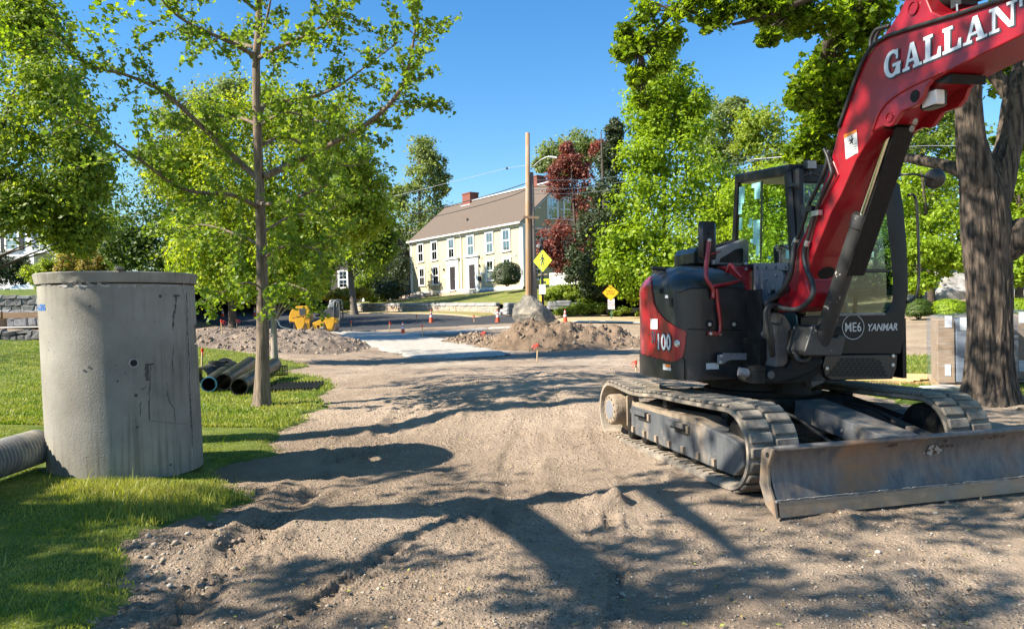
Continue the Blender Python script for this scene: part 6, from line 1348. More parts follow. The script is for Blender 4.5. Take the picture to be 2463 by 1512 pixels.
wallpatch('warning_decal', Q1(243, 0)[0], Q1(313, 0)[0], Q1(0, 1310)[1], Q1(0, 1362)[1], .03, M_SIGNW); wallpatch('warning_decal_header', Q1(262, 0)[0], Q1(313, 0)[0], Q1(0, 1310)[1], Q1(0, 1328)[1], .033, M_WARN)
wallpatch('inspection_sticker', Q1(130, 0)[0], Q1(192, 0)[0], Q1(0, 920)[1], Q1(0, 1008)[1], .022, M_SIGNW)
wallpatch('small_decal', Q1(240, 0)[0], Q1(270, 0)[0], Q1(0, 716)[1], Q1(0, 740)[1], .006, M_SIGNW); wallpatch('hood_slot', Q1(276, 0)[0], Q1(304, 0)[0], Q1(0, 732)[1], Q1(0, 820)[1], .005, M_MESHG)
def walltext(txt, u, v, hgt, off, m, xs=1.0, bold=0.0, sh=0.0):
    vs, fs = text_mesh(txt, 1.0, bold, xs); k = hgt / .7; c, X, i0, j0 = onwall(u, v, off); cum = [0]
    for i in range(1, 101): cum.append(cum[-1] + (wallpt(i, 10) - wallpt(i - 1, 10)).length)
    out = []
    for x, y in vs:
        s = cum[i0] - (x + sh * y) * k; i = int(np.clip(np.searchsorted(cum, s) - 1, 0, 98)); f = (s - cum[i]) / (cum[i + 1] - cum[i]); p = wallpt(i, 10, off * OS) * (1 - f) + wallpt(i + 1, 10, off * OS) * f; out.append((p.x, p.y, ZR_[j0] + y * k))
    return mkobj('lettering', out, fs, m, exc)
walltext('100', *Q1(238, 1120), .155, .0175, M_LTRS, xs=.78, bold=.06); walltext('100', *Q1(238, 1120), .145, .0195, M_SILV, xs=.8, bold=.022)
walltext('SV', *Q1(150, 1085), .115, .0175, M_LTRS, xs=.5, bold=.04)
walltext('HAMMER', *Q1(165, 952), .014, .0245, M_INK, xs=.8) if False else None
c_, X_, _, _ = onwall(*Q1(352, 1125), .016); MB().lathe(c_, [(0, .004), (.016, .012), (.024, .008), (.034, .002)], 14, X_.cross(UZ) * (1 if X_.cross(UZ).dot(-c_) > 0 else -1)).build('lock', M_BOLT, exc)
tubeA('rear_handle', [Q1(*q) for q in ((122, 478), (180, 486), (240, 492))], -.1, .02, M_MBK)
c_, X_, _, _ = onwall(*Q1(215, 628), .004); MB().lathe(c_, [(0, .006), (.03, .004), (.034, 0)], 5, -ray(1560, 700)).build('hood_latch', M_MESHG, exc)
# red inner panels, grey cab side panel, engine cover
polyA('body_panel', [Q1(*q) for q in ((690, 468), (993, 466), (990, 780), (1045, 960), (918, 965), (900, 700), (860, 640), (790, 520))], .08, M_RED, .03, bevel=.005)
polyA('body_panel', [Q1(*q) for q in ((868, 640), (945, 636), (968, 680), (966, 815), (905, 812), (890, 700))], .13, M_RED, .03, bevel=.006)
polyA('warning_decal', [Q1(*q) for q in ((812, 572), (885, 572), (885, 592), (818, 594))], .086, M_WARN, .002)
polyB('cab_side_panel', [Q1(*q) for q in ((1003, 488), (1240, 500), (1262, 560), (1240, 650), (1200, 740), (1110, 800), (1080, 790), (1003, 740))], -.15, M_MGR, .03, bevel=.004)
polyB('cab_side_panel', [Q1(*q) for q in ((1003, 436), (1296, 440), (1296, 500), (1003, 490))], -.155, M_MGR, .03, bevel=.004)
for q in ((1197, 545), (1108, 578), (1172, 652), (1138, 690)): MB().lathe(onB(*Q1(*q), -.155), [(0, .012), (.013, .01), (.016, 0)], 8, -el).build('bolt', M_BOLT, exc)
for k in range(3): MB().box(onB(*Q1(1172, 680 + 14 * k), -.155), (.028, .006, .008), ef, el).build('vent_slot', M_MESHG, exc)
for q in ((940, 490), (938, 443)): MB().lathe(onA(*Q1(*q), .085), [(0, .014), (.014, .012), (.018, 0)], 8, ef).build('bolt', M_BOLT, exc)
ecv = MB(); ecv.prism([onA(*Q1(*q), -.2) for q in ((660, 320), (930, 225), (966, 245), (964, 452), (660, 452))], -ef * .75); eco = ecv.build('engine_cover', M_MGR, exc, bevel=.015)
polyA('mesh_window', [Q1(*q) for q in ((708, 430), (715, 400), (850, 318), (905, 308), (914, 320), (912, 425), (900, 436))], -.193, M_MESHG, .004, eco)
MB().prism([onA(*Q1(*q), -.25) for q in ((490, 350), (515, 300), (660, 300), (660, 452), (490, 440))], -ef * .5).build('engine_cover_side', M_MBK, exc, bevel=.01)
for k in range(11):
    f = k / 10; p0 = onA(*Q1(700 + 215 * f, 303 - 76 * f), -.2) + UZ * .006; MB().box(p0 - ef * .22, (.14, .012, .004), ef, el, UZ).build('louvre', M_MESHG, eco)
for k in range(5):
    for j in range(2): MB().box(onA(*Q1(498 + 16 * j, 350 + 18 * k), -.245), (.012, .004, .014), el, ef).build('vent_hole', M_MESHG, exc)
# mirror and red rails on the hood
mc = onA(*Q1(603, 243), .40); MB().box(mc - ef * .0, (.088, .035, .178), el, ef, bev=.03).build('side_mirror', M_MBK, exc, smooth='auto'); MB().box(mc + ef * .036 + UZ * .06, (.014, .003, .012), el, ef).build('mirror_badge', M_MESHG, exc)
tubeA('mirror_rail', [Q1(*q) for q in ((618, 240), (612, 300), (598, 420), (592, 520), (600, 580), (642, 640), (655, 680), (655, 742))], [.47, .47, .48, .49, .5, .51, .51, .51], .021, M_RED)
tubeA('mirror_rail', [Q1(*q) for q in ((682, 655), (690, 740), (705, 860), (716, 960), (712, 1030), (700, 1042))], .51, .018, M_RED)
tubeA('hand_rail', [Q1(*q) for q in ((640, 640), (700, 628), (800, 612), (895, 590), (912, 574), (870, 530), (815, 455), (795, 458), (770, 525))], [.51, .5, .46, .4, .38, .36, .3, .28, .24], .019, M_RED, 10, 2)
polyA('rail_bracket', [Q1(*q) for q in ((612, 1024), (722, 1026), (722, 1062), (612, 1064))], .5, M_RED, .02, bevel=.004); tubeA('rail_pin', [Q1(624, 360), Q1(716, 340)], .47, .008, M_RED, 6, 1)
for q in ((632, 1046), (712, 1046), (620, 240)): MB().lathe(onA(*Q1(*q), .505), [(0, .014), (.015, .012), (.018, 0)], 8, ef).build('bolt', M_BOLT, exc)
# step bracket
stp = [Q1(*q) for q in ((700, 1230), (745, 1222), (1075, 1218), (1085, 1275), (815, 1272), (780, 1282), (738, 1312), (698, 1308))]; polyA('step_plate', stp, .56, M_MGR, .025, bevel=.003)
for k in range(15): MB().box(onA(*Q1(752 + 21 * k, 1221), .556), (.008, .014, .008), el, ef).build('step_tooth', M_MGR, exc)
for q in ((724, 1240), (718, 1295)): MB().lathe(onA(*Q1(*q), .562), [(0, .014), (.014, .012), (.017, 0)], 8, ef).build('bolt', M_BOLT, exc)
# ---- cab
cb0, cb1 = -.13, 1.05
RT, RB, BT, BB = onB(1893, 404, cb0), onB(1908, 640, cb0), onB(1769, 425, cb0), onB(1758, 640, cb0)
aT, aB, aRT, aRB, zT, zBt = ab(RT)[0], ab(RB)[0], ab(BT)[0], ab(BB)[0], ab(RT)[2], ab(RB)[2]
def post(name, pts, hw, m=M_CABK): return MB().tube(pts, hw, 4).build(name, m, exc, bevel=.0)
def bar4(name, p, q, w_, d_, X, m=M_CABK, par=None):
    dz = (q - p).normalized(); X = Vector(X); Y = dz.cross(X).normalized(); X = Y.cross(dz).normalized(); return MB().box((p + q) / 2, (w_, d_, (q - p).length / 2), X, Y, dz, bev=min(w_, d_) * .5).build(name, m, par or exc, smooth='auto')
bar4('cab_post', RB + el * .03, RT + el * .03 - UZ * .02, .05, .05, ef); bar4('cab_post', BB + el * .03, BT + el * .03 - UZ * .02, .028, .03, ef)
LT = E(aT, cb1 - .02, zT - .02); LRT, LRB = E(aRT, cb1 - .03, zT), E(aRB, cb1, 1.0)
bar4('cab_post', LRB, LRT, .03, .03, ef)
rfp = [E(aT + .03, cb0 - .005, zT), E(aRT - .03, cb0 - .005, ab(BT)[2]), E(aRT - .03, cb1, ab(BT)[2]), E(aT + .03, cb1 - .02, zT)]
MB().prism([p - UZ * .07 for p in rfp], UZ * .1).build('cab_roof', M_CABK, exc, bevel=.02)
bar4('cab_sill', RB + el * .02 - UZ * .01, BB + el * .02 - UZ * .01, .03, .035, el)
for k in range(7): p = RB * (k / 7 + .07) + BB * (1 - k / 7 - .07); MB().box(p - el * .02 - UZ * .012, (.01, .008, .014), ef, el).build('sill_tab', M_MBK, exc)
gside = MB(); gside.add([BT + el * .02 - UZ * .06, BB + el * .02 + UZ * .02, RB + el * .02 + UZ * .02, RT + el * .02 - UZ * .06], [(0, 1, 2, 3)]); gs = gside.build('side_window', M_MGLASS, exc)
Q5 = lambda x, y: ((2900 + x / 2.327) * .60107, (600 + y / 2.327) * .60107)
bar4('window_bar', onB(*Q5(345, 290), cb0 + .012), onB(*Q5(333, 1005), cb0 + .012), .008, .008, ef, M_MBK)
for pix in (((133, 348), (185, 342), (178, 500), (128, 505)), ((248, 318), (332, 297), (324, 455), (274, 458), (276, 352), (248, 356)), ((126, 508), (160, 505), (158, 548), (124, 552)), ((125, 554), (158, 550), (156, 598), (123, 600)), ((133, 632), (160, 630), (158, 742), (130, 748)), ((228, 640), (254, 634), (250, 685), (222, 690)), ((212, 692), (254, 686), (250, 722), (212, 726)), ((256, 656), (326, 650), (322, 690), (262, 694)), ((262, 696), (326, 692), (322, 785), (262, 788)), ((262, 790), (322, 788), (322, 880), (264, 884)), ((232, 832), (262, 828), (264, 870), (240, 866)), ((290, 886), (322, 884), (318, 985), (288, 984)), ((396, 988), (430, 988), (430, 1012), (396, 1012)), ((566, 934), (606, 930), (606, 1008), (566, 1010))):
    MB().add([onB(*Q5(*q), cb0 + .014) for q in pix], [tuple(range(len(pix)))]).build('window_film', M_TEAL, gs)
# front: frame, glass, lower panel, grille
QF = lambda x, y: ((2900 + x / 2.52) * .60107, (1150 + y / 2.52) * .60107)
aF = aB + .0
def frontpt(u, v): return onA(u, v, aF)
OUT = [(2140, 424), (2163, 445), (2172, 500), (2179, 580), (2183, 660), (2183, 700), (2181, 722), (2180, 735), (2179, 742)]
INN = [(2118, 440), (2122, 460), (2131, 520), (2140, 600), (2146, 668), (2146, 700), (2145, 722), (2139, 742), (2128, 756)]
rows = [[onA(u, v, aF + .03) for u, v in OUT], [onA(u, v, aF + .045) for u, v in [((o[0] + i[0]) / 2, (o[1] + i[1]) / 2) for o, i in zip(OUT, INN)]], [onA(u, v, aF + .03) for u, v in INN], [onA(u, v, aF - .06) for u, v in INN], [onA(u, v, aF - .12) for u, v in OUT]]
b = MB(); b.grid(rows + rows[:1]); b.build('cab_front_post', M_CABK, exc, smooth='auto')
polyA('front_panel', [(1925, 762), (2030, 757), (2130, 753), (2146, 735), (2178, 740), (2174, 790), (2166, 850), (2160, 851), (1985, 851), (1925, 851)], aF + .03, M_CABK, .05, bevel=.006)
polyA('front_skirt', [(1985, 854), (2158, 852), (2155, 885), (2146, 911), (2000, 914), (1985, 905), (1978, 880)], aF + .028, M_MBK, .05, bevel=.006)
bar4('window_bar', onA(2000, 757, aF + .035), onA(2128, 755, aF + .035), .012, .012, UZ, M_MGR); bar4('window_bar', onA(1930, 652, aF + .02), onA(2140, 651, aF + .02), .014, .012, UZ, M_MBK)
M_FGLASS = glassmat('front_glass', (.36, .46, .4), .02)
for pg in ([(1925, 440), (2122, 445), (2140, 600), (2144, 648), (1930, 650)], [(1930, 655), (2145, 654), (2144, 730), (2130, 754), (1932, 760)]): MB().add([onA(u, v, aF - .01) for u, v in pg], [tuple(range(5))]).build('front_window', M_FGLASS, exc)
polyA('cab_brow', [(1893, 403), (2140, 412), (2140, 440), (1900, 440)], aF - .05, M_CABK, .06, bevel=.015); bar4('cab_front_frame', onA(1918, 405, aF), onA(1926, 760, aF + .02), .05, .04, ef)
def slotgrid():
    b = MB()
    for r in range(9):
        y0 = 712 + 20.8 * r; x0 = 1160 - 17 * r; x1 = 1570 + 12 * r; n2 = int((x1 - x0) / 52)
        for k in range(n2):
            xs_ = x0 + k * 52 + (26 if r % 2 else 0) * .4; b.add([onA(*QF(x, y), aF + .0305) for x, y in ((xs_, y0 + 8), (xs_ + 4, y0), (xs_ + 40, y0 - 1), (xs_ + 44, y0 + 7), (xs_ + 40, y0 + 13), (xs_ + 4, y0 + 14))], [(0, 1, 2, 3, 4, 5)])
    return b
sg_ = slotgrid(); sg_.build('grille_slots', M_MESHG, exc, kind='stuff')
for q in ((1692, 690), (1688, 780), (1024, 816)): MB().lathe(onA(*QF(*q), aF + .03), [(0, .012), (.016, .01), (.02, 0)], 10, ef).build('bolt', M_BOLT, exc)
def fit(txt, c, X, Y, w_, h_, m, lift, bold=0.0, sh=0.0, par=None):
    vs, fs = text_mesh(txt, 1.0, bold); xs = [x for x, y in vs]; ys_ = [y for x, y in vs]; kx, ky = w_ / (max(xs) - min(xs)), h_ / (max(ys_) - min(ys_)); mx_, my = (max(xs) + min(xs)) / 2, (max(ys_) + min(ys_)) / 2
    X, Y = Vector(X).normalized(), Vector(Y).normalized(); Nn = X.cross(Y); return mkobj('lettering', [Vector(c) + X * ((x - mx_) * kx + sh * (y - my) * ky) + Y * ((y - my) * ky) + Nn * lift for x, y in vs], fs, m, par or exc)
pl0, pl1 = onA(*QF(1430, 398), aF + .03), onA(*QF(1742, 398), aF + .03); fit('YANMAR', (pl0 + pl1) / 2, el, UZ, (pl1 - pl0).length, .066, M_SILV, .004, .025, .22)
mc_ = onA(*QF(1290, 398), aF + .03); fit('ME6', mc_, el, UZ, .165, .085, M_SILV, .004, .005); MB().lathe(mc_ + ef * .002, [(.108, 0), (.108, .0015), (.113, .0015), (.113, 0)], 40, ef).build('ring_mark', M_SILV, exc)
# inside: seat, levers, far door glass and frame
MB().prism([E(-.18, .3, 1.25), E(.22, .3, 1.25), E(.24, .3, 1.4), E(-.05, .3, 1.42), E(-.16, .3, 2.1), E(-.28, .3, 2.1)], el * .5).build('driver_seat', M_MBK, exc, bevel=.04)
for b_ in (.25, .86): MB().tube([E(.25, b_, 1.2), E(.3, b_, 1.5), E(.34, b_, 1.65)], [.03, .02, .03], 8).build('control_lever', M_HOSE, exc)
for b_ in (.45, .6): MB().tube([E(.55, b_, .95), E(.55, b_, 1.3), E(.5, b_, 1.55)], .014, 8).build('travel_lever', M_BOLT, exc)
MB().prism([E(.05, 0, 1.0), E(.45, 0, 1.0), E(.35, 0, 1.55), E(.1, 0, 1.6)], el * .18).build('control_console', M_MBK, exc, bevel=.03)
MB().box(E(.1, .46, 1.02), (.6, .58, .03), ef, el).build('cab_floor', M_GREASE, exc); MB().box(E(aRB + .03, .46, 1.25), (.02, .56, .3), ef, el).build('cab_rear_wall', M_MBK, exc)
MB().box(E((aRB + aF) / 2 - .06, cb1 - .01, 1.05), ((aF - aRB) / 2, .02, .28), ef, el).build('cab_door', M_CABK, exc)
MB().add([E(aRB + .05, cb1, 1.34), E(aF - .06, cb1, 1.34), E(aT - .04, cb1 - .02, zT - .12), E(aRT + .05, cb1 - .02, zT - .1)], [(0, 1, 2, 3)]).build('door_window', M_MGLASS, exc)
MB().add([E(aRB + .01, cb0 + .06, 1.55), E(aRB + .01, cb1 - .05, 1.55), E(aRT + .01, cb1 - .05, zT - .1), E(aRT + .01, cb0 + .06, zT - .1)], [(0, 1, 2, 3)]).build('rear_window', M_MGLASS, exc)
MB().box(E(aF - .13, .0, 1.9), (.02, .05, .1), ef, el, bev=.01).build('monitor', M_MESHG, exc)
# outside the cab: rails, mirror, lamps, wiper
MB().tube([E(aF - .02, cb1 + .02, onA(2172, 470, aF).z)] + [onA(u, v, aF + .03) for u, v in ((2190, 468), (2202, 480), (2207, 560), (2209, 640), (2207, 694), (2196, 720), (2180, 727))], .013, 8, smooth=3).build('grab_rail', M_MBK, exc, smooth=True)
MB().tube([onA(2166, 420, aF), onA(2200, 419, aF + .06), onA(2243, 431, aF + .1)], .011, 8).build('mirror_arm', M_MBK, exc, smooth=True)
mm = onA(2248, 430, aF + .08); md = (Vector((0, 0, EYE)) - mm).normalized() + el * .35; MB().lathe(mm, [(0, .035), (.05, .03), (.085, .012), (.093, -.006), (.088, -.012), (0, -.012)], 28, md).build('round_mirror', M_MBK, exc, smooth='auto')
wl_ = onA(1947, 398, aF + .03); MB().box(wl_, (.05, .035, .045), el, ef, bev=.012).build('work_lamp', M_MBK, exc); MB().box(wl_ + ef * .036, (.04, .003, .033), el, ef).build('lamp_lens', mat('lamp_lens_grey', (.3, .3, .29), rough=.25), exc)
MB().cyl(wl_ - UZ * .045, wl_ - UZ * .09, .012, 8).build('lamp_stalk', M_MBK, exc); tubeA('lamp_cable', [Q5(*q) for q in ((870, 240), (800, 215), (730, 240), (705, 300), (715, 400), (735, 520))], aF + .03, .011, M_MBK)
MB().box(onA(*Q5(715, 565), aF + .05), (.02, .015, .05), el, ef).build('wiper_motor', M_MBK, exc); tubeA('wiper_arm', [Q5(770, 360), Q5(800, 470)], aF + .03, .006, M_BOLT, 6, 1); MB().box(onA(*Q5(620, 330), aF + .06), (.025, .03, .02), el, ef, bev=.006).build('camera_pod', M_MBK, exc)
bq = E(aRT + .2, .05, zT + .07); MB().box(bq, (.05, .1, .035), ef, el, bev=.012).build('beacon', M_MBK, exc); MB().box(E(aRT - .04, cb0 - .01, 2.0), (.02, .01, .08), ef, el).build('door_hinge', M_MBK, exc)
# ---- boom
b0c = -.14; bs = -.31; BWD = .34
Z4 = lambda x, y: ((3350 + x / 2.16) * .60107, y / 2.16 * .60107)
back = [(1866, 742), (1876, 705), (1890, 660), (1908, 612), (1937, 555), (1966, 480), (1992, 408), (2010, 335), (2026, 262), (2046, 205), (2072, 152), (2103, 112), (2138, 68), (2162, 30), (2176, 0), (2192, -40), (2215, -60), (2228, -40), (2226, -5), (2240, 28), (2262, 38), (2300, 26), (2462, -22), (2620, -66), (2760, -96)]
low = [(2760, -10), (2600, 38), (2459, 83.5), (2376, 124), (2295, 164), (2255, 186), (2205, 214), (2160, 248), (2122, 290), (2097, 325), (2080, 350), (2058, 386), (2022, 469), (1996, 516), (1955, 619), (1937, 672), (1947, 706), (1934, 738), (1900, 750), (1870, 752)]
boom = MB().prism([onB(u, v, bs) for u, v in back + low], el * BWD).build('boom', M_RED, exc, bevel=.008)
bkt = [Z4(*q) for q in ((300, 1140), (400, 1090), (445, 1098), (480, 1080), (520, 1020), (560, 960), (620, 940), (690, 910), (740, 840), (770, 750), (830, 680), (900, 640), (1010, 590), (860, 600), (640, 690), (460, 830), (350, 1000))]
for b_ in (bs - .004, bs + BWD - .028): MB().prism([onB(u, v, bs) + el * (b_ - bs) for u, v in bkt], el * .032).build('cylinder_bracket', M_RED, boom, bevel=.006)
# far bracket plate reaches lower so it shows past the cylinder
MB().tube([onB(*Z4(*q), bs - .008) for q in ((300, 1140), (345, 1010), (400, 920), (470, 850), (560, 790), (660, 735), (780, 680), (900, 625))], .008, 6, smooth=4).build('weld_rib', M_RED, boom, smooth=True)
for q, r_ in (((668, 832), .036), ): MB().lathe(onB(*Z4(*q), bs - .006), [(0, .001), (r_ * .85, .001), (r_, .006), (r_ * 1.1, 0)], 20, -el).build('bracket_hole', M_MESHG, boom)
for q, r_ in (((450, 1015), .035), ((655, 72), .045)): MB().lathe(onB(*Z4(*q), bs - .005), [(0, .0), (r_ * .8, .0), (r_ * .85, .008), (r_, .008), (r_ * 1.05, 0)], 24, -el).build('pin_boss', M_RED, boom)
bl_ = onB(*Z4(830, 865), bs + .1); MB().box(bl_, (.07, .05, .055), ef, el, (UZ + ef * .1), bev=.012).build('boom_lamp', M_MBK, boom); MB().box(bl_ - el * .02 + ef * .02 - UZ * .0, (.062, .034, .046), ef, el, bev=.004).build('lamp_lens', M_SIGNW, boom)
MB().prism([onB(*Z4(*q), bs + .03) for q in ((830, 720), (900, 660), (990, 640), (985, 720))], el * .25).build('bracket_web', M_GREASE, boom)
A_, B_ = onB(1955, 619, bs), onB(1937, 672, bs); nO = (A_ - B_).cross(el).normalized(); nO = nO if nO.dot(Vector((0, 0, EYE)) - A_) > 0 else -nO
for nm_, r1, r2, lf in (('boom_opening_lip', .088, .068, .002), ('boom_opening', .078, .058, .004)): MB().add([A_ * .3 + B_ * .7 + el * (BWD / 2 + r1 * math.cos(t)) + (A_ - B_).normalized() * (r2 * math.sin(t)) + nO * lf for t in np.linspace(0, 6.28, 19)[:-1]], [tuple(range(18))]).build(nm_, M_RED if 'lip' in nm_ else M_MESHG, boom)
# decal
dq = [Z4(*q) for q in ((55, 1165), (165, 1120), (178, 1320), (72, 1378))]; MB().add([onB(u, v, bs - .003) for u, v in dq], [(0, 1, 2, 3)]).build('warning_decal', M_SIGNW, boom); MB().add([onB(*Z4(*q), bs - .0045) for q in ((55, 1165), (165, 1120), (166, 1140), (56, 1198))], [(0, 1, 2, 3)]).build('decal_header', M_WARN, boom)
for k in range(5): y0 = 1250 + 22 * k; MB().add([onB(*Z4(*q), bs - .0045) for q in ((70, y0 + 24), (170 - 12 * (k == 4), y0 - 14), (170 - 12 * (k == 4), y0 - 9), (70, y0 + 30))], [(0, 1, 2, 3)]).build('decal_text_line', M_MGR, boom)
b = MB()
for p in (((95, 1220), (135, 1195), (140, 1202), (98, 1228)), ((118, 1172), (126, 1170), (132, 1240), (122, 1244)), ((98, 1200), (104, 1196), (136, 1240), (130, 1246)), ((100, 1246), (128, 1206), (134, 1210), (108, 1252))): b.add([onB(*Z4(*q), bs - .0045) for q in p], [(0, 1, 2, 3)])
b.build('decal_symbol', M_INK, boom)
# GALLANT lettering: slab letters as flat film with a dark drop shade
def rect(x0, y0, x1, y1): return [(x0, y0), (x1, y0), (x1, y1), (x0, y1)]
def arc(cx, cy, rx, ry, t0, t1, th, n=14, thy=None):
    o = [(cx + rx * math.cos(math.radians(t)), cy + ry * math.sin(math.radians(t))) for t in np.linspace(t0, t1, n)]; i_ = [(cx + (rx - th) * math.cos(math.radians(t)), cy + (ry - (thy or th)) * math.sin(math.radians(t))) for t in np.linspace(t0, t1, n)]
    return [[o[k], o[k + 1], i_[k + 1], i_[k]] for k in range(n - 1)]
GLY = {'L': (.9, [rect(.1, 0, .36, 1), rect(0, 0, .88, .13), rect(0, .87, .48, 1), [(.66, 0), (.88, 0), (.88, .4), (.76, .4)]]),
       'A': (1.06, [[(.12, .05), (.27, .05), (.56, 1), (.42, 1)], [(.42, 1), (.63, 1), (.95, .05), (.68, .05)], rect(.3, .28, .72, .4), rect(0, 0, .4, .12), rect(.58, 0, 1.06, .12)]),
       'N': (1.14, [rect(.12, 0, .26, 1), rect(.88, 0, 1.0, 1), [(.1, 1), (.36, 1), (1.0, 0), (.8, 0)], rect(0, 0, .42, .12), rect(0, .88, .34, 1), rect(.72, .88, 1.14, 1)]),
       'G': (1.0, arc(.5, .5, .5, .52, 48, 330, .25, 20, .14) + [rect(.72, .02, .96, .46), rect(.52, .36, 1.0, .48), [(.72, .62), (.84, .62), (.84, 1), (.76, .96)]]),
       'T': (1.0, [rect(.37, 0, .63, 1), rect(.2, 0, .8, .12), rect(0, .87, 1, 1), rect(0, .62, .12, .9), rect(.88, .62, 1, .9)])}
TB0, TB1, TT0, TT1 = onB(*Z4(408, 697), bs), onB(*Z4(1562, 205), bs), onB(*Z4(408, 468), bs), onB(*Z4(1562, -12), bs)
spanw = sum(GLY[c][0] for c in 'GALLAN') + 5 * .07; xcur = 0.0
for ch in 'GALLANT':
    wch, polys = GLY[ch]
    for nm, m_, dx, dy, lift, gr_ in (('lettering_shade', M_LTRS, .045, -.05, .0025, .022), ('lettering', M_LTR, 0, 0, .005, 0.0)):
        b = MB()
        for k, pl_ in enumerate(polys):
            cx, cy = sum(p[0] for p in pl_) / len(pl_), sum(p[1] for p in pl_) / len(pl_); q = []
            for x, y in pl_:
                x2 = x + (gr_ if x > cx else -gr_) + dx; y2 = y + (gr_ if y > cy else -gr_) + dy; f = (xcur + x2) / spanw; q.append((TB0 * (1 - f) + TB1 * f) * (1 - y2) + (TT0 * (1 - f) + TT1 * f) * y2 - el * (lift + .0002 * k))
            b.add(q, [tuple(range(len(q)))])
        b.build(nm, m_, boom)
    xcur += wch + .07
# cylinders: boom ram with guard; arm ram on top of the boom
ct_, cbm = onB(2152, 288, b0c), onB(1969, 838, b0c); cdir = (cbm - ct_).normalized(); cperp = el.cross(cdir); cperp = cperp if cperp.dot(ef) > 0 else -cperp
mid = onB(2076, 516, b0c); tpar = (mid - ct_).dot(cdir); J = ct_ + cdir * tpar
MB().cyl(ct_, J + cdir * .1, .034, 18).build('ram_rod', M_CHROME, exc, smooth='auto'); MB().lathe(J, [(0, 0), (.07, 0), (.078, .015), (.078, .1), (.07, .11), (.07, .0 + (cbm - J).length), (0, (cbm - J).length)], 28, cdir).build('ram_barrel', M_SPLAT, exc, smooth='auto')
gA, gB = ct_ + cdir * .02, ct_ + cdir * (tpar + .46); b = MB(); b.box((gA + gB) / 2 + cperp * .125, (.08, .006, (gB - gA).length / 2), el, cperp, cdir)
for i in (1,): b.box((gA + gB) / 2 + cperp * .08 + el * (.082 * i), (.006, .045, (gB - gA).length / 2 - .01), el, cperp, cdir)
b.build('ram_guard', mat('guard_black', (.008, .008, .009), (.014, .014, .015), rough=.55, scale=6, stretch=(8, 8, 1), spec=.18), exc, bevel=.012)
MB().lathe(ct_ - el * .12, [(0, 0), (.075, 0), (.08, .01), (.08, .23), (.075, .24), (0, .24)], 24, el).build('ram_eye', M_GREASE, exc, smooth='auto')
for q in ((675, 1055), (645, 1115)): MB().lathe(onB(*Z4(*q), b0c - .1) , [(0, .01), (.02, .008), (.024, 0)], 10, -el).build('bolt', M_DUST, exc)
a0_, a1_ = onB(2250, 2, b0c), onB(2700, -140, b0c); MB().cyl(a0_, a1_, .085, 24).build('arm_ram_barrel', M_GREASE, exc, smooth='auto'); MB().box(onB(*Z4(1095, 20), bs + .05), (.04, .06, .03), ef, el).build('ram_clamp', M_MBK, exc)
MB().cyl(onB(*Z4(1032, 40), bs - .01), onB(*Z4(1036, 100), bs - .01), .006, 6).build('clamp_bolt', M_BOLT, exc)
# swing bracket and ram base
Qm = lambda x, y: QF(x, y)
sw = [QF(*q) for q in ((500, 255), (560, 250), (620, 290), (670, 380), (682, 450), (672, 560), (650, 660), (640, 760), (600, 800), (520, 808), (490, 800), (515, 740), (512, 640), (515, 560), (495, 480), (505, 400), (520, 330))]
MB().prism([onA(u, v, .95) for u, v in sw], -ef * .24).build('swing_post', M_CAST, exc, bevel=.035)
MB().prism([onA(*QF(*q), .97) for q in ((480, 800), (640, 800), (690, 690), (860, 700), (1010, 720), (980, 800), (860, 880), (700, 940), (560, 975), (300, 975), (285, 900), (440, 850))], -ef * .3).build('swing_bracket', M_GREASE, exc, bevel=.03)
for y0, y1 in ((795, 845), (850, 965)): p0, p1 = onA(*QF(352, y0), 1.0), onA(*QF(352, y1), 1.0); MB().cyl(p0 - ef * .06, p1 - ef * .06, .075, 24).build('swing_pin', M_GREASE, exc, smooth='auto')
MB().lathe(onA(*QF(465, 880), .985), [(0, .002), (.03, .004), (.036, 0)], 14, ef).build('grease_boss', M_CAST, exc)
MB().cyl(onA(*QF(135, 845), .9), onA(*QF(300, 872), .94), .038, 16).build('swing_ram_rod', M_MGR, exc, smooth='auto')
rbp = [QF(*q) for q in ((880, 390), (905, 370), (935, 385), (950, 500), (1130, 500), (1150, 470), (1225, 490), (1175, 690), (830, 690), (805, 640), (860, 470))]; MB().prism([onA(u, v, 1.26) for u, v in rbp], -ef * .28).build('ram_base', M_SPLAT, exc, bevel=.012)
MB().lathe(onA(*QF(1020, 470), 1.18) - el * .12, [(0, 0), (.06, 0), (.06, .24), (0, .24)], 18, el).build('ram_base_pin', M_GREASE, exc, smooth='auto')
MB().prism([onA(*QF(*q), 1.02) for q in ((690, 420), (860, 440), (820, 640), (840, 700), (700, 720), (670, 600))], -ef * .2).build('swing_bracket_web', M_GREASE, exc, bevel=.02)
MB().cyl(EC + ef * .55 + UZ * .66, EC + ef * .55 + UZ * .8, .16, 24).build('swing_base', M_GREASE, exc, smooth='auto'); MB().prism([onA(*QF(*q), .8) for q in ((860, 930), (950, 860), (1010, 930), (990, 960), (880, 1000))], -ef * .3).build('swing_stop', M_CAST, exc)
MB().box(E(.55, -.05, .98), (.25, .42, .2), ef, el).build('front_bulkhead', M_GREASE, exc)
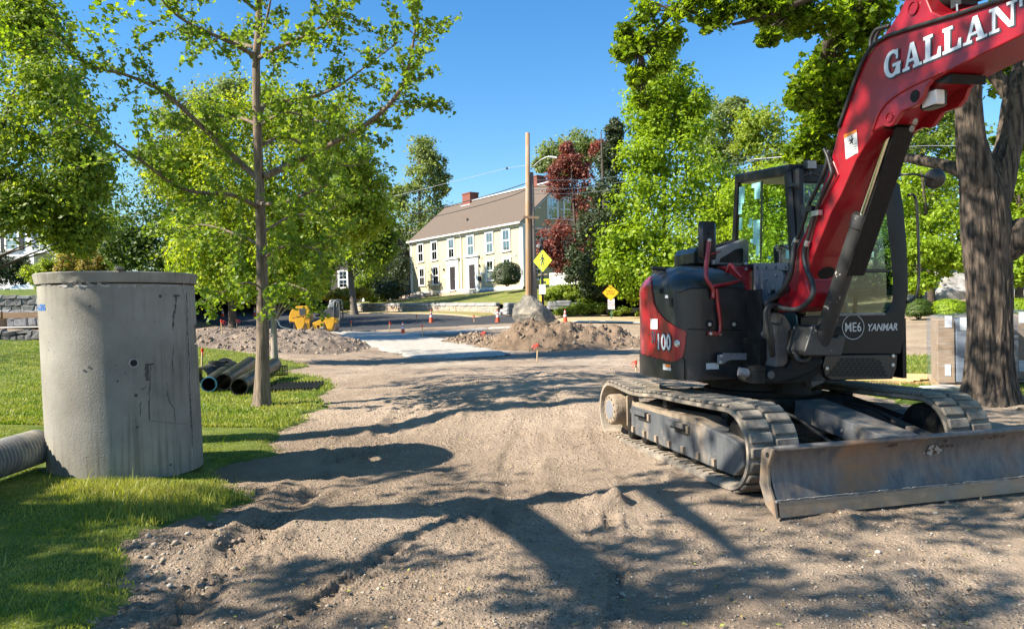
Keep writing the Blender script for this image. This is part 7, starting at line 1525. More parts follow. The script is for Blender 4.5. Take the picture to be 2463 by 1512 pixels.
# hoses
def hose(pix, a, r=.02, m=M_HOSE, on='A'): 
    aa = a if isinstance(a, (list, tuple)) else [a] * len(pix); g = onA if on == 'A' else onB
    return MB().tube([g(u, v, x) for (u, v), x in zip(pix, aa)], r, 9, smooth=5).build('hydraulic_hose', m, exc, smooth=True)
for off in (0, 9): hose([Q5(*q) for q in ((930 - off, -10), (962 - off, 60), (990 - off, 160), (1000 - off, 230), (960 - off, 320), (890 - off, 470), (860 - off, 560))], bs - .03 - .001 * off, .013, M_HOSE, 'B')
hose([Q5(*q) for q in ((965, 0), (940, 160), (870, 330), (790, 490), (740, 640), (690, 790), (655, 860))], bs - .025, .017, M_HOSE, 'B'); hose([Q5(*q) for q in ((655, 860), (640, 930), (630, 1030), (600, 1180), (520, 1320), (410, 1400))], [bs - .03, bs - .04, bs - .05, bs - .07, bs - .1, bs - .08], .024, M_HOSE, 'B')
hose([Q5(*q) for q in ((860, 560), (820, 650), (780, 800), (760, 870))], bs - .028, .015, M_HOSE, 'B'); hose([Q5(*q) for q in ((755, 870), (735, 980), (760, 1110), (810, 1220), (820, 1330), (770, 1420), (680, 1480), (560, 1480), (450, 1450), (400, 1480))], [bs - .03, bs - .035, bs - .04, bs - .05, bs - .06, bs - .08, bs - .1, bs - .12, bs - .13, bs - .13], .022, M_HOSE, 'B')
for q0, q1 in (((668, 825), (640, 890)), ((772, 845), (756, 890))): MB().cyl(onB(*Q5(*q0), bs - .03), onB(*Q5(*q1), bs - .03), .022, 10).build('hose_fitting', M_BOLT, exc)
MB().box(onB(*Q5(855, 588), bs - .03), (.045, .02, .02), ef, el).build('hose_clamp', M_BOLT, exc); MB().box(onB(*Q5(790, 550), bs - .03), (.05, .02, .02), ef, el).build('hose_clamp', M_MBK, exc)
hose([QF(*q) for q in ((640, 0), (560, 60), (480, 110), (425, 140), (430, 180))], 1.0, .028)
for k in range(2): hose([QF(*q) for q in ((600 - 70 * k, 215 + 10 * k), (520 - 20 * k, 178 + 10 * k), (440 + 8 * k, 190 + 14 * k), (405 + 30 * k, 270), (425 + 30 * k, 430), (450 + 25 * k, 560), (475 + 10 * k, 690))], [1.0, 1.03, 1.05, 1.05, 1.05, 1.04, 1.0], .02)
hose([QF(*q) for q in ((700, 500), (715, 600), (740, 720), (800, 735), (840, 690))], [.98, 1.06, 1.1, 1.12, 1.1], .03); hose([QF(*q) for q in ((500, 250), (460, 270), (455, 350), (560, 365), (575, 300))], 1.03, .009)
hose([Z4(*q) for q in ((10, 1100), (60, 960), (130, 760), (210, 550), (300, 400), (420, 320), (470, 300), (620, 250), (850, 180), (1040, 125), (1200, 70), (1420, 0), (1640, -70))], bs - .012, .014, M_HOSE, 'B')
for k in range(2): hose([Z4(*q) for q in ((285 + 40 * k, 410), (290 + 40 * k, 340), (330 + 35 * k, 265), (390 + 30 * k, 240), (450, 225))], bs + .1 + .05 * k, .014, M_HOSE, 'B')
MB().tube([onB(*Q5(*q), bs - .004) for q in ((1010, 110), (1060, 230), (880, 560), (850, 590))], .008, 6).build('pressed_rib', M_RED, boom)
# ================================================================== TREES AND SHRUBS
TPL = {'diamond': (np.array([(-.5, 0, 0), (0, .34, .1), (.5, 0, 0), (0, -.34, .1)]), np.array([(0, 1, 2), (0, 2, 3)])),
       'fan': (np.array([(-.45, 0, 0), (.1, .52, .06), (.38, .26, 0), (.25, 0, -.03), (.38, -.26, 0), (.1, -.52, .06)]), np.array([(0, 2, 1), (0, 3, 2), (0, 4, 3), (0, 5, 4)])),
       'maple': (np.array([(-.5, 0, 0), (-.3, .2, .03), (-.38, .42, .06), (-.02, .3, .05), (.1, .52, .1), (.16, .2, .03), (.55, 0, -.05), (.16, -.2, .03), (.1, -.52, .1), (-.02, -.3, .05), (-.38, -.42, .06), (-.3, -.2, .03)]),
                 np.array([(0, 2, 1), (0, 3, 2), (0, 4, 3), (0, 5, 4), (0, 6, 5), (0, 7, 6), (0, 8, 7), (0, 9, 8), (0, 10, 9), (0, 11, 10)])),
       'needle': (np.array([(-.5, .05, 0), (-.5, -.05, 0), (.5, 0, 0), (.1, .2, .05), (.1, -.2, .05)]), np.array([(0, 1, 2), (0, 2, 3), (1, 4, 2)]))}
def leaves(name, C, size, m, parent, shape='diamond', up=.5, seed=1, out=None, **kw):
    r = np.random.default_rng(seed); n = len(C); tv, tf = TPL[shape]
    nr = r.normal(size=(n, 3)); nr = nr if out is None else nr * .75 + out * 1.15; nr[:, 2] = (np.abs(nr[:, 2]) if out is None else nr[:, 2]) + up * 2; nr /= np.linalg.norm(nr, axis=1)[:, None]
    t = np.cross(nr, r.normal(size=(n, 3))); t /= np.linalg.norm(t, axis=1)[:, None] + 1e-9; b = np.cross(nr, t)
    s = (size * r.uniform(.5, 1.45, n))[:, None, None]
    v = C[:, None, :] + s * (t[:, None, :] * tv[None, :, 0:1] + b[:, None, :] * tv[None, :, 1:2] + nr[:, None, :] * tv[None, :, 2:3])
    f = (tf[None] + len(tv) * np.arange(n)[:, None, None]).reshape(-1, 3)
    return npmesh(name, v.reshape(-1, 3), f, m, parent, tris=True, **kw)
def lobes_pts(L, ncl, per, rng, fill=.45, cl=(.22, .42), flat=.75):
    """leaf positions: clumps near the surface of each lobe (pixel centre, pixel radii, distance)"""
    out, cents, dirs = [], [], []
    for u, v, ru, rv, d in L:
        c = P(u, v, d); rx, rz = ru * d / F, rv * d / F; ry = (rx + rz) / 2
        k = max(4, int(ncl))
        q = rng.normal(size=(k, 3)); q /= np.linalg.norm(q, axis=1)[:, None]; q *= (rng.random(k) ** fill)[:, None] * .92
        cc = np.array(c)[None] + q * np.array([rx, ry, rz]); cents.append(cc)
        rad = rng.uniform(cl[0], cl[1], k) * (rx + rz) / 2
        g = rng.normal(size=(k, per, 3)) * .5; g[:, :, 2] *= flat
        pp = cc[:, None, :] + g * rad[:, None, None]; out.append(pp.reshape(-1, 3)); dd = (pp - np.array(c)) / np.array([rx, ry, rz]) * .6 + g * 1.2; dirs.append((dd / (np.linalg.norm(dd, axis=2)[:, :, None] + 1e-6)).reshape(-1, 3))
    lobes_pts.d = np.concatenate(dirs); return np.concatenate(out), np.concatenate(cents)
def ctree(name, label, cat, base, L, leafm, size, ncl, per, barkm, trunk_r=.15, top=None, shape='diamond', limbs=10, seed=1, group=None, tips=None, up=.35, fill=.45, cl=(.22, .42), trunk=True, flat=.75, crown_name='crown'):
    rng = np.random.default_rng(seed); base = Vector(base); t = thing(name, label, cat, base, group)
    C, cc = lobes_pts(L, ncl, per, rng, fill, cl, flat); D_ = lobes_pts.d; leaves(crown_name, C, size, leafm, t, shape, up, seed, out=D_)
    if tips is not None:
        k = rng.random(len(C)) < .3; leaves('crown_tips', C[k] + rng.normal(size=(int(k.sum()), 3)) * size, size, tips, t, shape, up, seed + 500, out=D_[k])
    if trunk:
        m = cc.mean(0); tp = Vector(top) if top is not None else Vector((float(m[0]), float(m[1]), float(cc[:, 2].max() * .85 + m[2] * .15)))
        mid = base * .5 + tp * .5 + Vector((rng.normal() * .1, 0, 0)); MB().tube([base - V(0, 0, .2), base + V(0, 0, .02), base * .82 + mid * .18, mid, tp], [trunk_r * 1.5, trunk_r * 1.25, trunk_r, trunk_r * .72, trunk_r * .15], 12, smooth=3).build('trunk', barkm, t, smooth=True)
        b = MB()
        for k in rng.choice(len(cc), min(limbs, len(cc)), replace=False):
            e = Vector(cc[k].tolist()); f = np.clip((e.z - base.z) / max(.5, tp.z - base.z) - .22, .15, .85); s = base * (1 - f) + tp * f
            s = (base * (1 - 2 * f) + mid * 2 * f) if f < .5 else (mid * (2 - 2 * f) + tp * (2 * f - 1)); b.tube([s, s * .6 + e * .4 + V(0, 0, .04 * (e - s).length), e], [trunk_r * .42 * (1.1 - f), trunk_r * .25 * (1.1 - f), trunk_r * .08], 6, smooth=2)
        b.build('limbs', barkm, t, smooth=True)
    return t
B_GREY = mat('bark_grey', (.2, .17, .14), (.11, .09, .075), rough=.95, scale=3, bump=1.0, bscale=9, stretch=(6, 6, .9)); B_DARK = mat('bark_dark', (.1, .078, .06), (.05, .04, .032), rough=.95, scale=3, bump=1.0, bscale=9, stretch=(6, 6, .9))
B_GINK = mat('ginkgo_bark', (.27, .205, .15), (.13, .098, .075), rough=.95, scale=2.4, bump=1.0, bscale=7, stretch=(14, 14, 1.3), lo=.4, hi=.6); B_PALE = mat('bark_pale', (.34, .3, .25), (.22, .19, .16), rough=.9, scale=3, bump=.6, bscale=9, stretch=(5, 5, 1))
LM_BRT = leafmat('leaf_bright_spring', (.17, .24, .022), (.42, .47, .06), .5)
LM_MID = leafmat('leaf_mid_green', (.085, .15, .018), (.25, .33, .042), .5); LM_DARK = leafmat('leaf_dark_green', (.04, .085, .016), (.12, .18, .03), .4); LM_LIME = leafmat('leaf_lime', (.16, .26, .016), (.36, .48, .032), .5); LM_SPR = leafmat('leaf_spring', (.14, .22, .02), (.36, .42, .06), .5)
LM_GREY = leafmat('leaf_grey_green', (.12, .17, .06), (.28, .34, .13), .45); LM_RED = leafmat('leaf_red', (.15, .048, .038), (.33, .13, .095), .4, (1.3, .7, .5)); LM_CON = leafmat('needle_dark', (.025, .043, .018), (.075, .1, .04), .2); LM_TAN = leafmat('leaf_bronze', (.16, .13, .03), (.4, .32, .08), .4)
LM_GINK = leafmat('leaf_ginkgo', (.085, .16, .026), (.25, .34, .05), .52); LM_MAPL = leafmat('leaf_maple', (.1, .18, .016), (.29, .4, .035), .62); LM_BUSH = leafmat('leaf_boxwood', (.03, .05, .02), (.09, .12, .045), .25); LM_YEL = leafmat('leaf_gold', (.12, .12, .01), (.36, .32, .03), .35)
# --- left side
ctree('maple_tree', 'big maple at the left edge whose dense mid green crown hangs over the white house', 'tree', P(-130, 800, 28.5), [(-20, 90, 190, 150, 29.8), (70, 60, 90, 80, 28.7), (130, 230, 105, 110, 28.1), (60, 330, 190, 140, 28.7), (-60, 330, 150, 200, 29.4), (190, 400, 70, 110, 28.1), (130, 500, 120, 90, 28.7), (190, 560, 70, 60, 29.4), (30, 500, 90, 60, 28.0), (20, 470, 90, 60, 29.4)], LM_MID, .17, 80, 46, B_DARK, .16, seed=3, cl=(.25, .55), fill=.6, top=P(40, 200, 28), limbs=22, tips=LM_SPR)
ctree('dark_tree', 'dark green tree filling the gap left of the bright spring tree', 'tree', P(400, 720, 44), [(330, 560, 90, 90, 43), (420, 470, 100, 120, 45), (300, 610, 60, 60, 42), (470, 600, 120, 110, 43), (560, 620, 120, 100, 44), (420, 640, 120, 60, 42)], LM_DARK, .2, 60, 55, B_DARK, .2, seed=5)
ctree('grey_tree', 'pale grey green tree top standing behind the dark tree at the left', 'tree', P(460, 700, 58), [(430, 290, 60, 90, 58), (500, 260, 70, 80, 58), (560, 230, 40, 60, 58), (380, 380, 60, 60, 57), (470, 400, 90, 90, 58)], LM_GREY, .26, 40, 45, B_GREY, .22, seed=6)
ctree('far_tree', 'leafy light green tree behind the tan shrubs at the left', 'tree', P(240, 680, 52), [(200, 580, 70, 60, 50), (240, 640, 60, 40, 50), (270, 560, 40, 60, 52), (150, 560, 60, 50, 52), (250, 470, 50, 60, 54)], LM_SPR, .2, 50, 45, B_GREY, .15, seed=7)
for k, (lab, L, m, sz) in enumerate((('dark grey green shrub in front of the white house', [(10, 640, 55, 45, 50), (50, 655, 30, 35, 49.6), (-30, 640, 50, 50, 50)], LM_CON, .16), ('rounded yellow green shrub above the white car', [(90, 655, 38, 26, 47.5), (120, 640, 30, 22, 48), (100, 680, 25, 18, 47)], LM_SPR, .13), ('bronze tinted shrub behind the left half of the barrel', [(190, 625, 50, 35, 47), (160, 640, 30, 25, 47)], LM_TAN, .14), ('paler bronze shrub behind the middle of the barrel', [(255, 625, 35, 30, 46.5), (280, 635, 25, 22, 46.5), (220, 640, 30, 22, 46)], LM_TAN, .14))):
    ctree('shrub', lab, 'shrub', P(L[0][0], 708, L[0][4]), L, m, sz, 40, 60, B_DARK, .03, seed=20 + k, limbs=6)
# --- bright tree behind the ginkgo
q3 = P(661, 884, 20.6); q3.z = tz(q3.x, q3.y)
t3 = ctree('spring_tree', 'bright yellow green young tree with a pale slim trunk directly behind the ginkgo', 'tree', q3, [(520, 330, 110, 95, 20.5), (640, 280, 120, 90, 21), (780, 320, 120, 100, 20.5), (430, 420, 70, 80, 20.4), (560, 450, 140, 100, 20), (730, 440, 160, 110, 20.5), (870, 420, 70, 80, 21), (510, 590, 110, 80, 20), (660, 570, 150, 100, 20), (810, 540, 110, 90, 20.5), (590, 670, 110, 55, 19.8), (720, 660, 90, 55, 20.2), (880, 520, 60, 60, 20.8)], LM_BRT, .1, 74, 56, B_PALE, .085, seed=8, top=P(650, 250, 20.8), limbs=30, flat=1.0, tips=LM_LIME)
ctree('maple_tree', 'round green maple with a leaning grey trunk at the left end of the stone wall', 'tree', P(852, 752, 55), [(850, 590, 100, 65, 54), (800, 530, 110, 80, 56), (900, 520, 60, 60, 55), (920, 590, 40, 50, 55), (770, 610, 60, 50, 55)], LM_MID, .24, 60, 52, B_GREY, .26, seed=9, top=P(838, 560, 55))
for k, (lab, L, m, sz, bv) in enumerate((('dark bush left of the yellow house wall', [(935, 690, 40, 32, 64), (960, 640, 26, 60, 70)], LM_CON, .2, 722), ('golden topped clipped hedge behind the roller', [(832, 708, 36, 20, 62), (860, 706, 34, 18, 61), (800, 712, 25, 14, 62)], LM_YEL, .15, 728), ('leafy sapling cluster left of the yellow house', [(890, 640, 40, 60, 66), (905, 700, 35, 30, 66), (870, 690, 30, 30, 66)], LM_MID, .2, 728), ('small green shrub by the end of the wall', [(835, 735, 14, 10, 60), (812, 735, 20, 12, 60)], LM_SPR, .13, 742), ('dark shrubs in front of the black house', [(700, 705, 70, 25, 66), (760, 700, 40, 24, 66)], LM_DARK, .2, 735))):
    ctree('shrub', lab, 'shrub', P(L[0][0], bv, L[0][4]), L, m, sz, 42, 60, B_DARK, .05, seed=40 + k, limbs=6)
ctree('slender_tree', 'tall thin grey green tree rising behind the left end of the yellow house', 'tree', P(1012, 700, 92), [(1015, 365, 40, 45, 92), (1035, 400, 45, 40, 92), (1010, 440, 50, 50, 92), (1060, 440, 25, 40, 92), (1005, 530, 55, 60, 91), (960, 480, 25, 40, 92), (1055, 510, 30, 50, 92), (1010, 600, 80, 60, 90), (960, 570, 40, 60, 90), (985, 640, 60, 40, 90)], LM_GREY, .34, 46, 36, B_GREY, .3, seed=11, limbs=20)
ctree('round_tree', 'loose rounded grey green tree behind the right brick chimney', 'tree', P(1375, 640, 98), [(1380, 345, 55, 45, 98), (1320, 370, 40, 35, 98), (1420, 370, 40, 40, 98), (1360, 400, 60, 35, 98), (1300, 400, 20, 25, 98)], LM_GREY, .36, 45, 38, B_GREY, .3, seed=12)
# --- by the yellow house
def shrubcut(label, u, v, d, r, rz, m, seed, n=5200, size=.1, name='shrub', base=None):
    """clipped dome: leaves on a bumpy shell"""
    rng = np.random.default_rng(seed); c = P(u, v, d); q = rng.normal(size=(n, 3)); q /= np.linalg.norm(q, axis=1)[:, None]; rr_ = rng.uniform(.8, 1, n) * (1 + .16 * fbm(q[:, 0] * 2 + 5, q[:, 1] * 2 + q[:, 2] * 2, 1.2, 3, seed)); q[:, 2] = np.maximum(q[:, 2], -.75)
    C = np.array(c) + q * rr_[:, None] * np.array([r, r, rz]); bz = base if base is not None else c.z - rz; t = thing(name, label, 'shrub', (c.x, c.y, bz)); leaves('crown', C, size, m, t, 'diamond', .1, seed)
    b = MB()
    for k in range(6): a = k * 1.05; b.tube([Vector((c.x + .05 * math.cos(a), c.y + .05 * math.sin(a), bz)), Vector((c.x + r * .6 * math.cos(a), c.y + r * .6 * math.sin(a), c.z))], [.04, .015], 6)
    b.build('stems', B_DARK, t); return t
shrubcut('large round clipped dark green bush in front of the yellow house', 1219, 660, 55, 1.17, .98, LM_BUSH, 4, 7000, .11, base=P(1219, 689, 55).z)
ctree('red_maple', 'red leaved japanese maple at the gable end of the yellow house', 'tree', P(1400, 705, 50), [(1345, 450, 35, 30, 51), (1375, 395, 45, 30, 51), (1405, 475, 40, 35, 51), (1365, 360, 20, 22, 51), (1345, 560, 50, 38, 50.5), (1315, 605, 32, 30, 50), (1350, 630, 40, 35, 50), (1420, 530, 40, 60, 50.5), (1445, 360, 35, 25, 51.5), (1395, 420, 40, 35, 51), (1400, 600, 40, 50, 50.3), (1330, 420, 18, 22, 51)], LM_RED, .15, 46, 46, B_DARK, .14, seed=14, limbs=18)
ctree('yew_tree', 'dark green yew between the red maple and the lime maple', 'tree', P(1462, 728, 47), [(1478, 320, 22, 35, 48), (1470, 390, 40, 45, 48), (1455, 470, 55, 50, 47.5), (1440, 550, 60, 55, 47), (1420, 630, 65, 50, 46.5), (1480, 560, 60, 70, 47), (1475, 650, 60, 50, 46.5), (1395, 660, 40, 30, 46), (1440, 690, 50, 25, 46)], LM_CON, .17, 58, 60, B_DARK, .2, seed=15, shape='diamond', up=.1)
q9 = P(1600, 737, 47.5); ctree('lime_maple', 'tall bright lime green maple with a pointed crown behind the hood of the excavator', 'tree', (q9.x, q9.y, tz(q9.x, q9.y)), [(1592, 110, 36, 55, 47.6), (1600, 190, 75, 50, 47.6), (1560, 240, 70, 50, 47.6), (1655, 250, 60, 50, 47.6), (1570, 300, 75, 60, 47.6), (1650, 300, 75, 65, 47.6), (1545, 380, 70, 60, 46.9), (1640, 400, 110, 75, 46.9), (1550, 480, 90, 70, 46.2), (1690, 490, 100, 80, 46.9), (1530, 570, 105, 65, 45.5), (1640, 580, 130, 80, 45.5), (1500, 645, 75, 50, 44.8), (1590, 660, 120, 60, 44.8), (1700, 650, 100, 70, 46.2), (1740, 560, 60, 90, 47.6), (1540, 700, 60, 28, 44.8), (1470, 600, 40, 40, 45.5)], LM_LIME, .24, 70, 40, B_PALE, .2, seed=16, top=P(1592, 150, 47.6), limbs=34, flat=.95)
ctree('wood_tree', 'grey green tree top to the right behind the lime maple', 'tree', P(1740, 700, 64), [(1730, 300, 60, 60, 64), (1760, 370, 60, 60, 64), (1700, 380, 40, 60, 64), (1770, 260, 30, 30, 64)], LM_GREY, .28, 50, 45, B_GREY, .25, seed=17)
ctree('wood_tree', 'light feathery tree top in the gap left of the boom', 'tree', P(1840, 700, 60), [(1830, 290, 60, 50, 60), (1850, 360, 80, 60, 60), (1800, 330, 40, 50, 60), (1900, 390, 60, 50, 60), (1850, 440, 90, 50, 58)], LM_SPR, .25, 50, 42, B_GREY, .22, seed=18)
for k, (lab, bu, L, m, sz) in enumerate((('bright green tree seen behind the cab and its roof', 1860, [(1800, 480, 70, 70, 43), (1870, 450, 80, 60, 43), (1950, 470, 80, 80, 43), (1850, 560, 110, 80, 42), (1990, 560, 80, 90, 42), (1900, 650, 120, 60, 41)], LM_LIME, .19), ('sunlit lime tree between the cab rail and the big trunk', 2240, [(2230, 430, 70, 60, 41), (2240, 530, 75, 70, 40), (2200, 600, 60, 50, 39), (2270, 620, 60, 50, 39), (2150, 520, 60, 90, 41), (2200, 680, 50, 25, 39)], LM_LIME, .18),
        ('mid green tree behind the upper boom', 2210, [(2200, 330, 80, 70, 46), (2260, 260, 60, 60, 46), (2130, 380, 60, 60, 46), (2300, 360, 60, 80, 45)], LM_MID, .2), ('lime green tree right of the big trunk at the frame edge', 2450, [(2450, 430, 60, 90, 40), (2450, 560, 60, 70, 40), (2520, 500, 70, 120, 40), (2440, 640, 40, 50, 39), (2380, 470, 40, 80, 41)], LM_LIME, .19), ('dark green trees in the wood behind everything at the right', 2100, [(1900, 560, 160, 140, 52), (2100, 500, 150, 160, 53), (2280, 520, 150, 170, 54), (2440, 480, 140, 200, 54), (2200, 640, 200, 60, 50), (1780, 520, 80, 120, 54)], LM_DARK, .32))):
    ctree('wood_tree', lab, 'tree', P(bu, 735, L[0][4]), L, m, sz, 62, 55, B_DARK, .2, seed=60 + k, limbs=12)
for lab, u, v, d, r, rz, m, s in (('lime green clipped shrub left of the big tree trunk behind the wrapped pallet', 2283, 742, 36, .92, .5, LM_LIME, 31), ('lime green clipped shrub at the frame edge right of the big trunk', 2452, 740, 36, .8, .5, LM_LIME, 32), ('dark clipped shrub beside the cab in front of the rock ledge', 2208, 742, 36.5, .72, .5, LM_DARK, 33)): shrubcut(lab, u, v, d, r, rz, m, s, 3600, .085)
for k, (lab, L, m, sz) in enumerate((('bright green leafy perennials on the slope right of the poles', [(1345, 700, 35, 16, 47.5), (1385, 697, 30, 14, 47.5), (1325, 712, 25, 14, 46.8), (1370, 712, 40, 12, 47)], LM_SPR, .13), ('low spreading juniper in front of the granite blocks', [(1400, 742, 40, 11, 45.5), (1440, 740, 30, 12, 45.5), (1360, 748, 35, 8, 45.2)], LM_MID, .11), ('ground plants beside the granite edging', [(1500, 745, 20, 7, 45.6), (1545, 752, 20, 5, 45.2), (1480, 752, 18, 5, 45.4)], LM_SPR, .1), ('tall grassy plants under the yew by the blocks', [(1405, 722, 22, 10, 46.6), (1430, 716, 18, 8, 47)], LM_MID, .12))):
    ctree('plants', lab, 'plants', P(L[0][0], L[0][1] + L[0][3], L[0][4]), L, m, sz, 40, 60, B_DARK, .02, seed=90 + k, trunk=False, crown_name='foliage')
# --- the ginkgo
gb = P(632, 991, 10.9); gb.z = tz(gb.x, gb.y) - .02; ginkgo = thing('ginkgo_tree', 'young ginkgo with a straight grey trunk, long bare limbs and small fan leaves', 'tree', gb); rg = np.random.default_rng(77)
D0 = gb.y
def trunkgrid(pts, rad, n=28, seg=40, amp=.08, seed=1, fr=9.0, name='trunk', m=None, par=None, flare=0.0, ridge=0.0):
    pts = [Vector(p) for p in pts]; L = [0]
    for a, b in zip(pts, pts[1:]): L.append(L[-1] + (b - a).length)
    rows = []
    for k in range(seg + 1):
        s = L[-1] * k / seg; i = max(j for j in range(len(L)) if L[j] <= s + 1e-9); i = min(i, len(pts) - 2); f = (s - L[i]) / (L[i + 1] - L[i]); p0, p1, p2, p3 = pts[max(i - 1, 0)], pts[i], pts[i + 1], pts[min(i + 2, len(pts) - 1)]
        c = .5 * ((2 * p1) + (p2 - p0) * f + (2 * p0 - 5 * p1 + 4 * p2 - p3) * f * f + (3 * p1 - p0 - 3 * p2 + p3) * f ** 3); r = rad[i] * (1 - f) + rad[i + 1] * f
        th = np.linspace(0, 2 * math.pi, n, endpoint=False); nz = fbm(np.cos(th) * fr * .35 + seed, np.sin(th) * fr * .35 + s * .35, 1.0, 3, seed) + .5 * fbm(th / 6.283 * n * .5 + np.sin(s * 3), s * 2.2 + th * 0, 1.0, 2, seed + 4); fl = 1 + flare * math.exp(-s / .28) * (1 + .5 * np.sin(th * 5 + seed))
        wob = th + .22 * fbm(np.cos(th) * 2 + 9, np.sin(th) * 2 + s * .9, 1.0, 3, seed + 8); rg_ = np.abs(fbm(wob / 6.2832 * n * .28 * np.ones(n), s * 2.6 + np.sin(th * 3), 1.0, 2, seed + 11)); rr_ = r * (1 + amp * nz - ridge * np.clip(.34 - rg_, 0, 1) * 2.2) * fl; d = (pts[min(i + 1, len(pts) - 1)] - pts[i]).normalized(); ax_ = Vector((1, 0, 0)); ax_ = (ax_ - d * ax_.dot(d)).normalized(); ay_ = d.cross(ax_); rows.append([c + ax_ * (math.cos(t) * q) + ay_ * (math.sin(t) * q) for t, q in zip(th, rr_)])
    b = MB(); b.grid([r + r[:1] for r in rows]); return b.build(name, m, par, smooth=True)
gpix = [(632, 991), (631, 930), (632, 760), (629, 600), (623, 420), (618, 280), (616, 150), (622, 60), (622, -60), (622, -260)]
trunkgrid([Vector((gb.x, gb.y, gb.z - .05))] + [P(u, v, D0) for u, v in gpix[1:]], [.118, .1, .086, .076, .066, .06, .055, .05, .045, .03], 40, 90, .1, 3, 9, 'trunk', B_GINK, ginkgo, .55)
GL = [([(620, 430), (570, 385), (480, 300), (390, 220), (300, 180), (210, 155), (120, 70)], [0, 0, -.3, -.5, -.7, -.9, -1.2], .05, 1.0), ([(634, 425), (700, 395), (800, 345), (900, 285), (960, 220), (985, 150), (1000, 60), (1010, -20)], [0, .1, .0, -.3, -.5, -.6, -.8, -1.0], .055, 1.2), ([(612, 135), (560, 105), (470, 65), (410, 25), (370, -30)], [0, -.2, -.5, -.8, -1.0], .04, 1.0), ([(625, 490), (680, 488), (760, 455), (830, 430)], [0, -.5, -1.1, -1.5], .035, .9),
      ([(622, 500), (560, 470), (440, 455), (330, 380), (220, 310), (180, 290)], [0, -.6, -1.0, -1.5, -1.9, -2.2], .035, 1.0), ([(627, 270), (645, 245), (720, 240), (800, 215), (880, 160), (960, 100)], [0, .3, .5, .5, .6, .6], .04, 1.1), ([(622, 140), (660, 120), (720, 92), (780, 60), (840, 20)], [0, -.5, -.9, -1.3, -1.7], .035, 1.1), ([(622, 110), (645, 30), (660, -60)], [0, -.3, -.5], .03, .8),
      ([(612, 115), (560, 100), (510, 85), (450, 75)], [0, .5, 1.0, 1.6], .03, .8), ([(635, 620), (690, 590), (760, 600), (800, 640)], [0, -.4, -.8, -1.0], .025, 1.0), ([(628, 590), (560, 560), (480, 540), (410, 560)], [0, .6, 1.2, 1.6], .025, .8), ([(634, 700), (670, 680), (720, 690), (750, 705)], [0, -.4, -.8, -1.0], .018, .8), ([(628, 690), (590, 680), (540, 700), (500, 735)], [0, -.3, -.7, -.9], .018, .9),
      ([(618, 300), (560, 280), (480, 290), (420, 330), (370, 330)], [0, .6, 1.0, 1.3, 1.5], .028, .9), ([(628, 300), (690, 270), (760, 290), (830, 300)], [0, -.6, -1.0, -1.4], .025, .9), ([(626, 350), (690, 330), (760, 370), (840, 400), (900, 380)], [0, .7, 1.3, 1.8, 2.2], .028, .9), ([(622, 30), (560, -20), (500, -60)], [0, .2, .4], .03, .8), ([(632, 560), (700, 520), (780, 510), (850, 470)], [0, .7, 1.4, 1.9], .025, .8)]
lc = []
for pix, dd, r_, den in GL:
    pts = [P(u, v, D0 + d) for (u, v), d in zip(pix, dd)]; n_ = len(pts); MB().tube(pts, [r_ * (1 - .85 * k / (n_ - 1)) for k in range(n_)], 8, smooth=4).build('limb', B_GINK, ginkgo, smooth=True)
    tw = MB(); tot = sum((b - a).length for a, b in zip(pts, pts[1:])); nt_ = int(tot * 9.5 * den)
    for k in range(nt_):
        f = .12 + .88 * (k + rg.random()) / nt_; s = f * (n_ - 1); i = min(int(s), n_ - 2); p = pts[i] * (1 - s + i) + pts[i + 1] * (s - i); d = (pts[i + 1] - pts[i]).normalized(); side = Vector(rg.normal(size=3).tolist()); side = (side - d * side.dot(d)).normalized(); L = (.18 + .62 * rg.random()) * (1.15 - .5 * abs(f - .55) * 2)
        e = p + side * L * .85 + d * L * .6 + V(0, 0, .06 * rg.normal()); md = p * .5 + e * .5 + V(0, 0, -.04 * rg.random()); tw.tube([p, md, e], [.007, .005, .003], 4)
        ns = int(5 + L * 15)
        for j in range(ns):
            g = (.15 + .9 * j / ns); c = p * (1 - g) + e * g if g < 1 else e; o = rg.normal(size=(4, 3)) * .04; o[:, 2] -= .01; lc.append(np.array(c)[None] + o)
    tw.build('twigs', B_GINK, ginkgo, kind='stuff')
GLC = np.concatenate(lc); leaves('leaves', GLC, .068, LM_GINK, ginkgo, 'fan', .15, 5, kind='stuff')
# --- the big tree at the right: trunk, limbs, overhanging maple leaves
bt = P(2375, 972, 10.3); bt.z = tz(bt.x, bt.y); big = thing('big_maple', 'massive old maple with furrowed trunk behind the excavator at the right', 'tree', bt); DT = bt.y
B_BIG = mat('furrowed_bark', (.14, .105, .08), (.016, .013, .011), rough=.95, scale=1.3, bump=1.0, bscale=5, stretch=(15, 15, 1.6), lo=.42, hi=.6, detail=7, dirt=(.05, .042, .035), dscale=1.3)
W_ = lambda px_: px_ * DT / F
def bp_(l, o=0): return [P(u, v, DT + dd) for u, v, dd in l]
trunkgrid([bt - V(0, 0, .15)] + bp_([(2378, 940, 0), (2378, 860, 0), (2380, 760, 0), (2378, 660, 0), (2372, 560, 0), (2360, 450, 0), (2348, 390, 0), (2338, 330, -.06), (2331, 255, -.12)]), [W_(66), W_(54), W_(49), W_(46), W_(48), W_(54), W_(46), W_(34), W_(26), W_(16)], 150, 130, .11, 5, 10, 'trunk', B_BIG, big, .38, .075)
trunkgrid(bp_([(2364, 520, .02), (2352, 440, -.05), (2336, 345, -.1), (2328, 250, -.15), (2330, 190, -.2), (2320, 60, -.3), (2300, -120, -.5)]), [W_(14), W_(40), W_(33), W_(29), W_(27), W_(24), W_(20)], 70, 70, .1, 7, 8, 'limb', B_BIG, big, 0, .06)
